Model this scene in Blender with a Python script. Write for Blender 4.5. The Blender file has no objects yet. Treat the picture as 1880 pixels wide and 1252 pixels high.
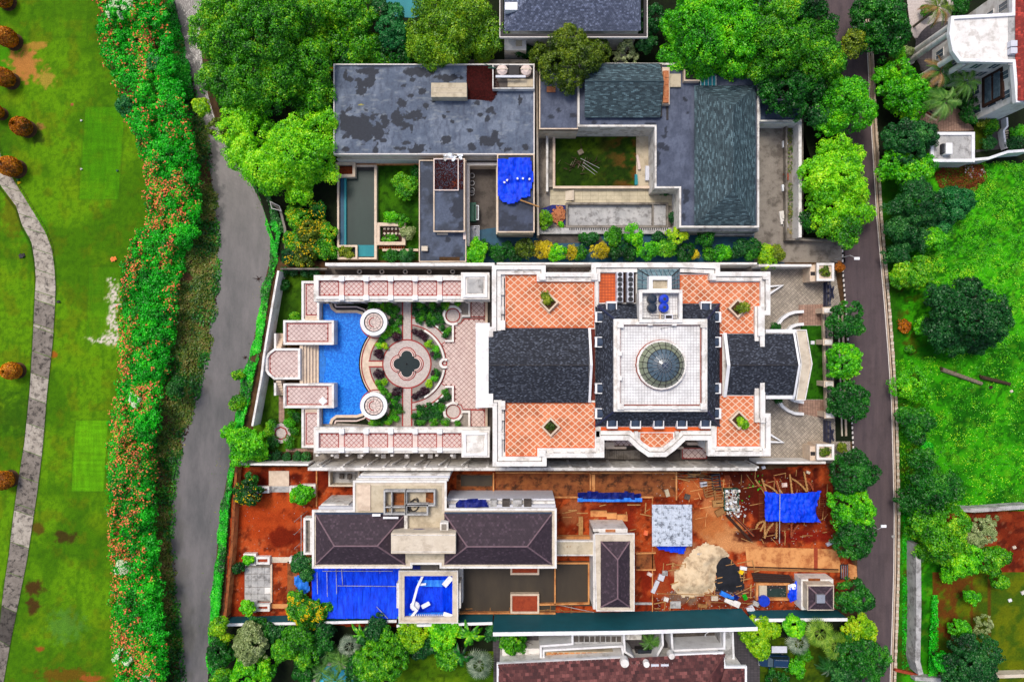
import bpy,math,random
import numpy as np
from mathutils import Vector,Matrix
random.seed(7);RNG=np.random.default_rng(7)
scene=bpy.context.scene
COL=scene.collection
rad=math.radians
PI=math.pi
# ------------------------------------------------------------------ camera, sky, sun, exposure
CAM_H=104.4
PXM=12.0
CX,CY=940.0,626.0
cam_d=bpy.data.cameras.new('camera');cam=bpy.data.objects.new('camera',cam_d);COL.objects.link(cam)
cam.location=(0,0,CAM_H);cam.rotation_euler=(0,0,0)
cam_d.sensor_width=36.0;cam_d.lens=36.0*CAM_H/(1880/PXM)
cam_d.clip_start=1.0;cam_d.clip_end=2000
scene.camera=cam
world=bpy.data.worlds.new('World');scene.world=world;world.use_nodes= True
SUN_EL,SUN_AZ=rad(64),rad(-32)
wn=world.node_tree;bgn=wn.nodes['Background']
sky=wn.nodes.new('ShaderNodeTexSky');sky.sky_type='NISHITA';sky.sun_disc= False
sky.sun_elevation=SUN_EL;sky.sun_rotation=SUN_AZ
sky.air_density=1.0;sky.dust_density=4.0;sky.ozone_density=0.6
wn.links.new(sky.outputs[0],bgn.inputs[0]);bgn.inputs[1].default_value=0.15
sun_d=bpy.data.lights.new('sun','SUN');sun=bpy.data.objects.new('sun',sun_d);COL.objects.link(sun)
sun_d.energy=1.75;sun_d.angle=rad(16);sun_d.color=(1.0,0.95,0.86)
dv=Vector((math.sin(SUN_AZ)*math.cos(SUN_EL),math.cos(SUN_AZ)*math.cos(SUN_EL),math.sin(SUN_EL)))
sun.rotation_euler=dv.to_track_quat('Z','Y').to_euler()
vs=scene.view_settings;vs.view_transform='Standard';vs.look='None';vs.gamma=1.0;vs.use_curve_mapping= False
vs.exposure=0.2
# ------------------------------------------------------------------ coordinates
def K(h): return (CAM_H-h)/CAM_H/PXM
def P(px,py,h=0.0):
 k=K(h); return ((px-CX)*k,(CY-py)*k)
def PP(pts,h=0.0): return [P(a,b,h) for a,b in pts]
def RC(x0,y0,x1,y1,h=0.0): return PP([(x0,y1),(x1,y1),(x1,y0),(x0,y0)],h)
def L(n,h=0.0): return n*K(h)
def area2(p): return sum(p[i][0]*p[(i+1)%len(p)][1]-p[(i+1)%len(p)][0]*p[i][1] for i in range(len(p)))
def ccw(p): return list(p) if area2(p)>0 else list(p)[::-1]
def offset(poly,d):
 """inward offset of a counter-clockwise polygon, mitred"""
 n=len(poly);out=[]
 for i in range(n):
  p0,p1,p2=poly[i-1],poly[i],poly[(i+1)%n]
  a=(p1[0]-p0[0],p1[1]-p0[1]);b=(p2[0]-p1[0],p2[1]-p1[1])
  la=math.hypot(*a) or 1e-9;lb=math.hypot(*b) or 1e-9
  na=(-a[1]/la,a[0]/la);nb=(-b[1]/lb,b[0]/lb)
  m=(na[0]+nb[0],na[1]+nb[1]);q=1+na[0]*nb[0]+na[1]*nb[1]
  q=max(q,0.25);out.append((p1[0]+m[0]*d/q,p1[1]+m[1]*d/q))
 return out
 # ------------------------------------------------------------------ noise (numpy)
def _hash(ix,iy,s):
 h=(ix*374761393+iy*668265263+s*974634777)&0xffffffff
 h=((h^(h>>13))*1274126177)&0xffffffff
 return ((h^(h>>16))&0xffff)/65535.0
def vnoise(x,y,s=0):
 x=np.asarray(x,float);y=np.asarray(y,float)
 ix=np.floor(x).astype(np.int64);iy=np.floor(y).astype(np.int64)
 fx=x-ix;fy=y-iy;fx=fx*fx*(3-2*fx);fy=fy*fy*(3-2*fy)
 a=_hash(ix,iy,s);b=_hash(ix+1,iy,s);c=_hash(ix,iy+1,s);d=_hash(ix+1,iy+1,s)
 return (a*(1-fx)+b*fx)*(1-fy)+(c*(1-fx)+d*fx)*fy
def fbm(x,y,s=0,o=4):
 t=0;a=0.5;n=0
 for i in range(o):
  t=t+a*vnoise(x*2**i,y*2**i,s+i*17);n+=a;a*=0.55
 return t/n
def sstep(a,b,x):
 t=np.clip((x-a)/(b-a),0,1); return t*t*(3-2*t)
def inpoly(x,y,poly):
 r=np.zeros(np.shape(x),bool);n=len(poly)
 for i in range(n):
  x0,y0=poly[i];x1,y1=poly[(i+1)%n]
  if y0==y1: continue
  c=((y0>y)!=(y1>y))&(x<(x1-x0)*(y-y0)/(y1-y0)+x0);r^=c
 return r
 # ------------------------------------------------------------------ mesh building
def tag(o,label=None,cat=None,group=None,kind=None):
 if label:o['label']=label
 if cat:o['category']=cat
 if group:o['group']=group
 if kind:o['kind']=kind
 return o
def thing(name,label,cat,loc,z=0.0,group=None,rz=0.0):
 o=bpy.data.objects.new(name, None);COL.objects.link(o)
 o.empty_display_size=0.2
 o.location=(loc[0],loc[1],z);o.rotation_euler=(0,0,rz)
 return tag(o,label,cat,group)
def gloc(o):
 v=Vector((0,0,0))
 while o is not None:v+=Vector(o.location);o=o.parent
 return v
class MB:
 def __init__(s):s.v=[];s.f=[]
 def face(s,pts):
  n=len(s.v);s.v.extend(tuple(p) for p in pts);s.f.append(tuple(range(n,n+len(pts)))); return s
 def prism(s,poly,z0,z1,bottom=False):
  poly=ccw(poly);n=len(s.v);m=len(poly)
  s.v.extend((x,y,z0) for x,y in poly);s.v.extend((x,y,z1) for x,y in poly)
  for i in range(m):
   j=(i+1)%m;s.f.append((n+i,n+j,n+m+j,n+m+i))
  s.f.append(tuple(range(n+m,n+2*m)))
  if bottom:s.f.append(tuple(range(n+m-1,n-1,-1)))
  return s
 def loft(s,p0,z0,p1,z1,cap=True):
  n=len(s.v);m=len(p0)
  s.v.extend((x,y,z0) for x,y in p0);s.v.extend((x,y,z1) for x,y in p1)
  for i in range(m):
   j=(i+1)%m;s.f.append((n+i,n+j,n+m+j,n+m+i))
  if cap:s.f.append(tuple(range(n+m,n+2*m)))
  return s
 def ring(s,outer,inner,z0,z1):
  n=len(s.v);m=len(outer)
  for pl,z in ((outer,z0),(outer,z1),(inner,z1),(inner,z0)):s.v.extend((x,y,z) for x,y in pl)
  for k in range(3):
   for i in range(m):
    j=(i+1)%m;s.f.append((n+k*m+i,n+k*m+j,n+(k+1)*m+j,n+(k+1)*m+i))
  for i in range(m):
   j=(i+1)%m;s.f.append((n+3*m+i,n+3*m+j,n+j,n+i))
  return s
 def frame(s,poly,t,z0,z1):
  poly=ccw(poly); return s.ring(poly,offset(poly,t),z0,z1)
 def box(s,cx,cy,w,d,z0,z1,a=0.0):
  c,q=math.cos(a),math.sin(a)
  pl=[(cx+x*c-y*q,cy+x*q+y*c) for x,y in ((-w/2,-d/2),(w/2,-d/2),(w/2,d/2),(-w/2,d/2))]
  return s.prism(pl,z0,z1, True)
 def cyl(s,cx,cy,r,z0,z1,n=16,r2=None,cap=True):
  r2=r if r2 is None else r2
  A=[2*PI*i/n for i in range(n)]
  return s.loft([(cx+r*math.cos(a),cy+r*math.sin(a)) for a in A],z0,[(cx+r2*math.cos(a),cy+r2*math.sin(a)) for a in A],z1,cap)
 def arc(s,cx,cy,ri,ro,z0,z1,a0=0.0,a1=360.0,n=32):
  full=abs(a1-a0)>=359.9
  A=[rad(a0+(a1-a0)*i/n) for i in range(n if full else n+1)]
  o=[(cx+ro*math.cos(a),cy+ro*math.sin(a)) for a in A];q=[(cx+ri*math.cos(a),cy+ri*math.sin(a)) for a in A]
  if full: return s.ring(o,q,z0,z1)
  return s.prism(o+q[::-1],z0,z1, True) if False else s.strip(o,q,z0,z1)
 def strip(s,o,q,z0,z1):
  n=len(s.v);m=len(o)
  for pl,z in ((o,z0),(o,z1),(q,z1),(q,z0)):s.v.extend((x,y,z) for x,y in pl)
  for k in range(4):
   for i in range(m-1):
    a,b=n+k*m+i,n+((k+1)%4)*m+i
    s.f.append((a,a+1,b+1,b))
  s.f.append((n,n+m,n+2*m,n+3*m));e=m-1
  s.f.append((n+3*m+e,n+2*m+e,n+m+e,n+e))
  return s
 def path(s,pts,w,z0,z1):
  """wall of width w centred on an open polyline"""
  l,r=side_lines(pts,w/2); return s.strip(r,l,z0,z1)
 def tube(s,p0,p1,r,n=6,r2=None):
  r2=r if r2 is None else r2
  a,b=Vector(p0),Vector(p1);d=(b-a)
  if d.length<1e-6: return s
  d.normalize();u=d.orthogonal().normalized();w=d.cross(u);k=len(s.v)
  for c,rr in ((a,r),(b,r2)):
   for i in range(n):
    t=2*PI*i/n;s.v.append(tuple(c+(u*math.cos(t)+w*math.sin(t))*rr))
  for i in range(n):
   j=(i+1)%n;s.f.append((k+i,k+j,k+n+j,k+n+i))
  s.f.append(tuple(range(k+n,k+2*n)));s.f.append(tuple(range(k+n-1,k-1,-1)))
  return s
 def pipe(s,pts,r,n=6):
  for i in range(len(pts)-1):s.tube(pts[i],pts[i+1],r,n)
  return s
 def build(s,name,m,parent=None,kind=None,smooth=False):
  o=np.zeros(3) if parent is None else np.array(gloc(parent))
  me=bpy.data.meshes.new(name)
  v=np.array(s.v,float).reshape(-1,3)-o
  me.from_pydata(v.tolist(),[],s.f);me.materials.append(m if not isinstance(m,str) else M[m])
  if smooth:me.shade_smooth()
  ob=bpy.data.objects.new(name,me);COL.objects.link(ob)
  if parent is not None:ob.parent=parent
  if kind:ob['kind']=kind
  return ob
def side_lines(pts,w):
 l,r=[],[]
 for i,p in enumerate(pts):
  a=pts[max(i-1,0)];b=pts[min(i+1,len(pts)-1)]
  d1=(p[0]-a[0],p[1]-a[1]) if i>0 else (b[0]-p[0],b[1]-p[1])
  d2=(b[0]-p[0],b[1]-p[1]) if i<len(pts)-1 else d1
  l1=math.hypot(*d1) or 1e-9;l2=math.hypot(*d2) or 1e-9
  n1=(-d1[1]/l1,d1[0]/l1);n2=(-d2[1]/l2,d2[0]/l2)
  q=max(1+n1[0]*n2[0]+n1[1]*n2[1],0.3)
  m=((n1[0]+n2[0])/q*w,(n1[1]+n2[1])/q*w)
  l.append((p[0]+m[0],p[1]+m[1]));r.append((p[0]-m[0],p[1]-m[1]))
 return l,r
def fastmesh(name,V,F,m,parent=None,kind=None,colors=None,smooth=False):
 """V (n,3) array, F (m,k) array of equal-size faces"""
 me=bpy.data.meshes.new(name);V=np.asarray(V,np.float32)
 if parent is not None:V=V-np.array(gloc(parent),np.float32)
 n,k=F.shape
 me.vertices.add(len(V));me.vertices.foreach_set('co',V.ravel())
 me.loops.add(n*k);me.loops.foreach_set('vertex_index',F.astype(np.int32).ravel())
 me.polygons.add(n);me.polygons.foreach_set('loop_start',np.arange(0,n*k,k,dtype=np.int32))
 me.polygons.foreach_set('loop_total',np.full(n,k,np.int32))
 me.update(calc_edges=True)
 if colors is not None:
  ca=me.color_attributes.new('tint','FLOAT_COLOR','POINT')
  c4=np.ones((len(V),4),np.float32);c4[:,:3]=colors;ca.data.foreach_set('color',c4.ravel())
 if smooth:me.shade_smooth()
 me.materials.append(M[m] if isinstance(m,str) else m)
 ob=bpy.data.objects.new(name,me);COL.objects.link(ob)
 if parent is not None:ob.parent=parent
 if kind:ob['kind']=kind
 return ob
 # ------------------------------------------------------------------ materials
def lin(c): return tuple(((x/255)/12.92 if x/255<=0.04045 else ((x/255+0.055)/1.055)**2.4) for x in c)
M={}
class NT:
 def __init__(s,name):
  s.m=bpy.data.materials.new(name);s.m.use_nodes= True;s.t=s.m.node_tree;s.n=s.t.nodes;s.l=s.t.links
  s.b=s.n['Principled BSDF'];s.out=s.n['Material Output'];M[name]=s.m
  s.geo=s.n.new('ShaderNodeNewGeometry');s.pos=s.geo.outputs['Position']
 def set(s,**k):
  for a,v in k.items():s.b.inputs[a.replace('_',' ')].default_value=v
 def noise(s,scale,detail=3,rough=0.6,vec=None,stretch=None,rot=0):
  n=s.n.new('ShaderNodeTexNoise');n.inputs['Scale'].default_value=scale;n.inputs['Detail'].default_value=detail
  n.inputs['Roughness'].default_value=rough;v=vec or s.pos
  if stretch:
   mp=s.n.new('ShaderNodeMapping');mp.inputs['Scale'].default_value=stretch;mp.inputs['Rotation'].default_value=(0,0,rot)
   s.l.new(v,mp.inputs[0]);v=mp.outputs[0]
  s.l.new(v,n.inputs['Vector']); return n.outputs['Fac']
 def ramp(s,fac,stops,interp='LINEAR'):
  r=s.n.new('ShaderNodeValToRGB');r.color_ramp.interpolation=interp
  e=r.color_ramp.elements
  while len(e)<len(stops):e.new(0.5)
  for i,(p,c) in enumerate(stops):e[i].position=p;e[i].color=(*lin(c),1)
  s.l.new(fac,r.inputs[0]); return r.outputs[0]
 def mix(s,fac,a,b,mode='MIX'):
  m=s.n.new('ShaderNodeMix');m.data_type='RGBA';m.blend_type=mode
  for i,x in ((0,fac),(6,a),(7,b)):
   if isinstance(x,(int,float)):m.inputs[i].default_value=x
   elif isinstance(x,tuple):m.inputs[i].default_value=(*x,1)
   else:s.l.new(x,m.inputs[i])
  return m.outputs[2]
 def math(s,op,a,b=0.0,c=None):
  m=s.n.new('ShaderNodeMath');m.operation=op
  for i,x in ((0,a),(1,b),(2,c)):
   if x is None: continue
   if isinstance(x,(int,float)):m.inputs[i].default_value=x
   else:s.l.new(x,m.inputs[i])
  return m.outputs[0]
 def color(s,c):s.l.new(c,s.b.inputs['Base Color'])
 def bump(s,h,strength=0.4,dist=0.05):
  b=s.n.new('ShaderNodeBump');b.inputs['Strength'].default_value=strength;b.inputs['Distance'].default_value=dist
  s.l.new(h,b.inputs['Height']);s.l.new(b.outputs[0],s.b.inputs['Normal'])
def mat(name,c1,c2=None,scale=1.0,rough=0.85,grain=0.15,bump=0.3,spec=0.25,metal=0.0,island=0.0,stretch=None,dirt=None,dirt_amt=0.5,dirt_scale=0.5):
 t=NT(name);c2=c2 or tuple(x*0.75 for x in c1)
 n=t.noise(scale,5,0.65,stretch=stretch)
 col=t.ramp(n,[(0.3,c1),(0.7,c2)])
 g=t.noise(14.0,3,0.7)
 col=t.mix(grain,col,t.ramp(g,[(0.3,(40,40,40)),(0.7,(255,255,255))]),'MULTIPLY') if grain else col
 if island:
  col=t.mix(island,col,t.ramp(t.geo.outputs['Random Per Island'],[(0,(70,70,70)),(1,(255,255,255))]),'MULTIPLY')
 if dirt:
  d=t.noise(dirt_scale,6,0.7);f=t.math('MULTIPLY',t.math('SMOOTH_MIN',t.math('MAXIMUM',t.math('MULTIPLY_ADD',d,9.0,-4.5),0.0),1.0,0.1),dirt_amt)
  col=t.mix(f,col,lin(dirt))
 t.color(col);t.set(Roughness=rough,Metallic=metal);t.b.inputs['Specular IOR Level'].default_value=spec
 if bump:t.bump(g,bump,0.03)
 return t
def leafmat(name,stops,patch=None,trans=0.22):
 """leaves: a random tone per leaf, tones drifting from clump to clump"""
 t=NT(name)
 r=t.geo.outputs['Random Per Island'];n=t.noise(0.45,3,0.6);n2=t.noise(0.16,2,0.5);oi=t.n.new('ShaderNodeObjectInfo')
 f=t.math('MULTIPLY_ADD',r,0.55,t.math('MULTIPLY_ADD',n,1.4,t.math('MULTIPLY_ADD',n2,0.8,t.math('MULTIPLY_ADD',oi.outputs['Random'],0.16,-0.96))))
 col=t.ramp(f,stops)
 d=t.n.new('ShaderNodeBsdfDiffuse');tr=t.n.new('ShaderNodeBsdfTranslucent');gl=t.n.new('ShaderNodeBsdfGlossy')
 gl.inputs['Roughness'].default_value=0.45;gl.inputs['Color'].default_value=(0.9,0.9,0.9,1)
 t.l.new(col,d.inputs[0]);t.l.new(col,tr.inputs[0])
 m=t.n.new('ShaderNodeMixShader');m.inputs[0].default_value=trans;t.l.new(d.outputs[0],m.inputs[1]);t.l.new(tr.outputs[0],m.inputs[2])
 m2=t.n.new('ShaderNodeMixShader');m2.inputs[0].default_value=0.03;t.l.new(m.outputs[0],m2.inputs[1]);t.l.new(gl.outputs[0],m2.inputs[2])
 t.l.new(m2.outputs[0],t.out.inputs[0]);t.n.remove(t.b); return t
def tintmat(name,grain_c=(120,120,120),grain=0.5,scale=9.0,rough=0.95,bump=0.5,spec=0.1,puddle=False):
 """colour comes from the sheet's own tint (what it is made of; on the golf lawn also a painted shrub shadow), grain from noise"""
 t=NT(name);a=t.n.new('ShaderNodeAttribute');a.attribute_name='tint'
 g=t.noise(scale,4,0.75);g2=t.noise(scale*0.13,4,0.7)
 col=t.mix(grain,a.outputs['Color'],t.ramp(g,[(0.32,grain_c),(0.68,(255,255,255))]),'MULTIPLY')
 col=t.mix(grain*0.5,col,t.ramp(g2,[(0.3,(150,150,150)),(0.7,(255,255,255))]),'MULTIPLY')
 t.color(col);t.set(Roughness=rough);t.b.inputs['Specular IOR Level'].default_value=spec
 if bump:t.bump(g,bump,0.04)
 return t
 # plain surfaces
mat('white',(236,233,229),(216,212,208),0.6,0.6,0.12,0.05,dirt=(140,128,114),dirt_amt=0.42,dirt_scale=0.7)
mat('white_clean',(238,238,240),(222,222,226),0.6,0.5,0.08,0.0,dirt=(160,154,148),dirt_amt=0.25,dirt_scale=0.9)
mat('stained_white',(225,222,218),(205,200,192),0.8,0.7,0.12,0.2,dirt=(105,92,82),dirt_amt=0.55,dirt_scale=0.7)
mat('cream',(214,202,184),(196,182,162),0.8,0.8,0.12,0.2,dirt=(120,100,80),dirt_amt=0.3,dirt_scale=0.6)
mat('cream_stone',(226,206,184),(205,182,160),1.5,0.8,0.15,0.2,dirt=(120,100,80),dirt_amt=0.25)
mat('beige_slab',(200,188,164),(182,168,144),0.7,0.85,0.12,0.2,dirt=(110,96,76),dirt_amt=0.35,dirt_scale=0.8)
mat('concrete',(150,142,132),(118,110,102),0.5,0.9,0.25,0.3,dirt=(60,54,48),dirt_amt=0.5,dirt_scale=0.5)
mat('concrete_dark',(104,96,90),(78,72,68),0.6,0.9,0.3,0.3,dirt=(40,36,34),dirt_amt=0.5)
mat('pale_concrete',(196,194,192),(160,160,160),0.7,0.9,0.25,0.3,dirt=(84,80,78),dirt_amt=0.6,dirt_scale=0.9)
mat('soil',(104,76,48),(62,44,28),0.8,1.0,0.5,0.6)
mat('undergrowth',(30,42,16),(18,24,12),0.9,1.0,0.5,0.6)
mat('gravel',(176,168,160),(140,132,126),2.5,0.95,0.5,0.5)
mat('red_line',(160,62,58),(142,50,48),1.0,0.7,0.1,0.1)
mat('pink_stone',(226,208,200),(208,186,178),2.0,0.75,0.15,0.15)
mat('path_stone',(214,202,196),(180,166,160),4.0,0.8,0.3,0.2)
mat('pink_tile',(228,206,198),(206,180,174),1.2,0.7,0.12,0.1,island=0.28)
mat('tile_joint',(124,82,78),(104,66,62),1.0,0.8,0.1,0.1)
mat('grout_white',(232,208,186),(218,188,162),1.0,0.8,0.15,0.1)
mat('terracotta',(230,142,98),(210,112,70),0.5,0.8,0.22,0.2,island=0.22,dirt=(96,48,30),dirt_amt=0.4,dirt_scale=0.35)
mat('terracotta_plain',(226,104,44),(208,88,36),0.7,0.8,0.2,0.2)
mat('brick_red',(170,74,44),(140,56,36),2.0,0.9,0.3,0.3)
mat('brick_orange',(232,160,112),(196,112,70),3.0,0.9,0.3,0.3,island=0.7)
mat('red_gutter',(120,50,38),(92,36,30),1.0,0.8,0.2,0.2)
mat('trim_dark',(52,48,50),(38,36,38),1.0,0.6,0.1,0.1)
mat('iron_navy',(20,34,74),(14,24,56),2.0,0.4,0.0,0.0,spec=0.5)
mat('steel',(170,174,182),(150,154,164),2.0,0.4,0.05,0.0,metal=0.5)
mat('steel_dark',(62,64,70),(44,46,52),2.0,0.5,0.05,0.0,metal=0.3)
mat('ac_grey',(206,208,216),(190,192,204),2.0,0.5,0.05,0.0)
mat('bark',(84,66,50),(56,44,34),3.0,0.95,0.4,0.6)
mat('bark_pale',(150,138,120),(110,96,80),3.0,0.95,0.4,0.6)
mat('wood',(176,128,76),(130,88,52),3.0,0.85,0.3,0.3,stretch=(1,6,1))
mat('bamboo',(196,150,92),(150,104,60),3.0,0.7,0.2,0.2)
mat('wood_dark',(70,42,30),(42,26,22),3.0,0.85,0.3,0.3)
mat('rust_wood',(166,82,48),(122,54,34),3.0,0.85,0.3,0.3)
mat('roof_ridge',(128,104,112),(108,86,94),2.0,0.7,0.1,0.1)
mat('fascia_blue',(60,74,96),(46,58,78),2.0,0.7,0.1,0.1)
mat('green_wall',(22,92,104),(16,80,90),0.4,0.7,0.08,0.05)
mat('teal_ground',(20,84,112),(14,62,86),0.6,0.5,0.2,0.2)
mat('plastic_blue',(16,60,200),(10,44,160),2.0,0.35,0.0,0.0,spec=0.5)
mat('plastic_black',(32,44,60),(24,34,48),2.0,0.35,0.0,0.0,spec=0.5)
mat('plastic_green',(36,92,74),(28,74,60),2.0,0.5,0.1,0.0)
mat('glass_dark',(30,44,56),(22,32,44),1.0,0.12,0.0,0.0,spec=0.8)
mat('glass_blue',(96,116,128),(58,76,90),1.4,0.10,0.0,0.0,spec=0.8,island=0.35)
mat('glass_green',(146,152,128),(116,124,106),1.4,0.15,0.0,0.0,spec=0.8,island=0.25)
mat('dead_leaves',(92,26,22),(58,16,14),3.0,1.0,0.6,0.8,island=0.5)
mat('leaf_litter',(178,84,44),(120,52,28),3.0,1.0,0.5,0.6,island=0.6)
mat('sand',(230,208,174),(204,178,142),0.7,1.0,0.25,0.4,dirt=(130,108,88),dirt_amt=0.5,dirt_scale=0.7)
mat('black_sand',(38,40,48),(28,30,36),1.0,0.95,0.3,0.4)
mat('ochre_concrete',(224,164,104),(198,126,72),0.5,0.95,0.22,0.3,dirt=(130,66,38),dirt_amt=0.55,dirt_scale=0.5)
mat('ochre_dark',(166,100,54),(112,58,34),0.9,0.95,0.3,0.3,dirt=(40,26,20),dirt_amt=0.8,dirt_scale=0.6)
mat('asphalt',(98,84,86),(78,68,72),0.5,0.9,0.3,0.3,stretch=(2.4,0.25,1),dirt=(62,54,56),dirt_amt=0.35,dirt_scale=0.25)
mat('driveway_dark',(84,80,82),(64,62,66),0.8,0.9,0.25,0.3)
mat('kerb',(210,190,168),(170,146,124),1.0,0.9,0.2,0.2)
mat('paint',(232,226,220),(206,198,192),3.0,0.8,0.15,0.0)
mat('kerb_black',(44,42,44),(34,32,34),3.0,0.8,0.15,0.0)
mat('canvas_white',(232,236,240),(206,212,220),1.0,0.7,0.05,0.1)
mat('car_paint',(14,50,84),(10,40,70),1.0,0.25,0.0,0.0,spec=0.7)
mat('tyre',(24,24,26),(18,18,20),2.0,0.8,0.0,0.0)
mat('lamp_lens',(235,235,240),(220,220,230),2.0,0.2,0.0,0.0,spec=0.6)
mat('roof_blue',(96,108,134),(80,90,116),0.5,0.8,0.2,0.25,dirt=(48,54,68),dirt_amt=0.5,dirt_scale=0.45)
mat('flower_orange',(250,116,96),(240,140,60),0.8,0.9,0.0,0.0,island=0.3)
mat('flower_yellow',(240,206,20),(226,180,10),0.8,0.9,0.0,0.0,island=0.2)
mat('flower_white',(232,238,208),(200,214,166),0.8,0.9,0.0,0.0,island=0.2)
mat('rubbish',(208,200,200),(120,110,108),6.0,0.8,0.2,0.2,island=0.6)
def slate(name,a,b,c,bias=0.55):
 t=NT(name);r=t.geo.outputs['Random Per Island']
 col=t.ramp(r,[(0.0,a),(bias,b),(bias+0.3,c),(1.0,tuple(min(255,x*1.25) for x in c))])
 g=t.noise(9,4,0.8,stretch=(0.5,2.2,1));col=t.mix(0.5,col,t.ramp(g,[(0.35,(110,110,110)),(0.65,(255,255,255))]),'MULTIPLY')
 t.color(col);t.set(Roughness=0.75);t.b.inputs['Specular IOR Level'].default_value=0.3;t.bump(g,0.4,0.02)
slate('slate_navy',(26,30,40),(42,47,60),(78,84,97),0.62)
slate('slate_teal',(40,56,64),(56,76,84),(78,100,108),0.55)
slate('slate_teal_v',(40,56,64),(56,76,84),(78,100,108),0.55)
slate('slate_blue',(76,84,106),(92,100,122),(110,118,142),0.5)
slate('tile_plum',(58,46,56),(64,51,61),(70,56,66),0.5)
slate('tile_brown',(66,36,38),(92,50,50),(112,66,64),0.5)
slate('tile_redroof',(130,40,34),(150,48,40),(168,60,50),0.5)
def gridmat(name,c,joint,sx,sy,w=0.07,var=0.2,rot=0.0,rough=0.8):
 """small setts or tiles laid in a plain grid (a brick texture in world metres)"""
 t=NT(name);mp=t.n.new('ShaderNodeMapping');mp.inputs['Rotation'].default_value=(0,0,rot);t.l.new(t.pos,mp.inputs[0])
 b=t.n.new('ShaderNodeTexBrick');b.offset=0.0;b.squash=1.0
 b.inputs['Scale'].default_value=1.0;b.inputs['Brick Width'].default_value=sx;b.inputs['Row Height'].default_value=sy
 b.inputs['Mortar Size'].default_value=w*min(sx,sy);b.inputs['Mortar Smooth'].default_value=0.3
 c=c;b.inputs['Color1'].default_value=(*lin(c),1);b.inputs['Color2'].default_value=(*[x*(1-var) for x in lin(c)],1)
 b.inputs['Mortar'].default_value=(*lin(joint),1);t.l.new(mp.outputs[0],b.inputs[0])
 d=t.noise(0.6,6,0.7);g=t.noise(12,3,0.7)
 col=t.mix(0.35,b.outputs[0],t.ramp(d,[(0.35,(120,112,104)),(0.6,(255,255,255))]),'MULTIPLY')
 col=t.mix(0.2,col,t.ramp(g,[(0.3,(60,60,60)),(0.7,(255,255,255))]),'MULTIPLY')
 t.color(col);t.set(Roughness=rough);t.bump(b.outputs['Fac'],-0.3,0.02)
 return t
gridmat('setts',(186,174,158),(112,102,94),0.5,0.25,0.12,0.35,rad(45))
gridmat('setts_warm',(186,150,130),(110,80,70),0.4,0.2,0.12,0.3)
gridmat('paving_cream',(206,194,164),(160,148,122),1.2,0.6,0.04,0.15)
gridmat('terracotta_small',(226,104,44),(170,70,34),0.42,0.42,0.12,0.15)
gridmat('roof_terrace_white',(240,240,240),(176,172,176),0.39,0.39,0.075,0.05)
gridmat('blue_mosaic',(18,112,214),(60,150,236),0.22,0.22,0.10,0.4)
gridmat('dark_setts',(84,78,82),(48,44,48),0.5,0.25,0.12,0.3)
gridmat('skylight_panel',(120,150,160),(50,76,90),0.62,1.2,0.1,0.2)
def water(name,c,deep,rough=0.4,wave=0.2,scale=3.0,spec=0.25):
 t=NT(name);n=t.noise(0.5,6,0.7,stretch=(0.5,0.16,1));t.color(t.ramp(n,[(0.35,c),(0.65,deep)]))
 t.set(Roughness=rough);t.b.inputs['Specular IOR Level'].default_value=spec;t.bump(t.noise(scale,3,0.6),wave,0.03)
 return t
water('river_water',(112,108,108),(82,82,82),0.08,0.35,2.5,spec=0.4)
water('pond_water',(74,66,56),(62,56,50),0.35,0.1,2.0,spec=0.12)
water('dark_water',(46,62,58),(36,50,48),0.35,0.1,2.0,spec=0.12)
water('fountain_water',(40,50,52),(32,42,46),0.35,0.1,2.0,spec=0.12)
water('teal_water',(46,134,142),(34,112,124),0.45,0.2,2.0,spec=0.1)
water('cyan_water',(80,200,226),(60,178,210),0.4,0.2,2.0,spec=0.1)
# swimming pool: bright blue glazed mosaic seen through clear rippled water
t=NT('pool_water');v=t.n.new('ShaderNodeTexVoronoi');v.inputs['Scale'].default_value=3.4;t.l.new(t.pos,v.inputs['Vector'])
c0=t.ramp(t.noise(4.2,2,0.6),[(0.34,(2,78,184)),(0.5,(6,102,208)),(0.66,(40,138,230))])
t.color(t.mix(0.15,c0,t.ramp(v.outputs['Distance'],[(0.0,(0,90,200)),(0.5,(60,160,240))])));t.set(Roughness=0.3);t.b.inputs['Specular IOR Level'].default_value=0.15;t.bump(t.noise(4,3,0.6),0.15,0.02)
def cloth(name,c,c2,folds=1.0):
 t=NT(name);n=t.noise(0.8,6,0.75,stretch=(2.6,0.6,1));t.color(t.ramp(n,[(0.3,c2),(0.52,c),(0.72,tuple(min(255,int(v*1.1+26)) for v in c))]))
 t.set(Roughness=0.5);t.b.inputs['Specular IOR Level'].default_value=0.2;t.bump(t.noise(3.5,4,0.7),0.8*folds,0.08)
cloth('tarp_blue',(0,62,226),(0,30,164));cloth('tarp_light',(40,120,220),(16,84,190));cloth('tarp_navy',(6,22,104),(4,14,70))
tintmat('lawn_tint',(90,100,70),0.55,7.0);tintmat('dirt_tint',(90,70,60),0.5,6.0);tintmat('field_tint',(110,110,80),0.5,4.0)
tintmat('roof_tint',(140,146,160),0.45,3.0,rough=0.7,bump=0.25,spec=0.3)
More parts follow.
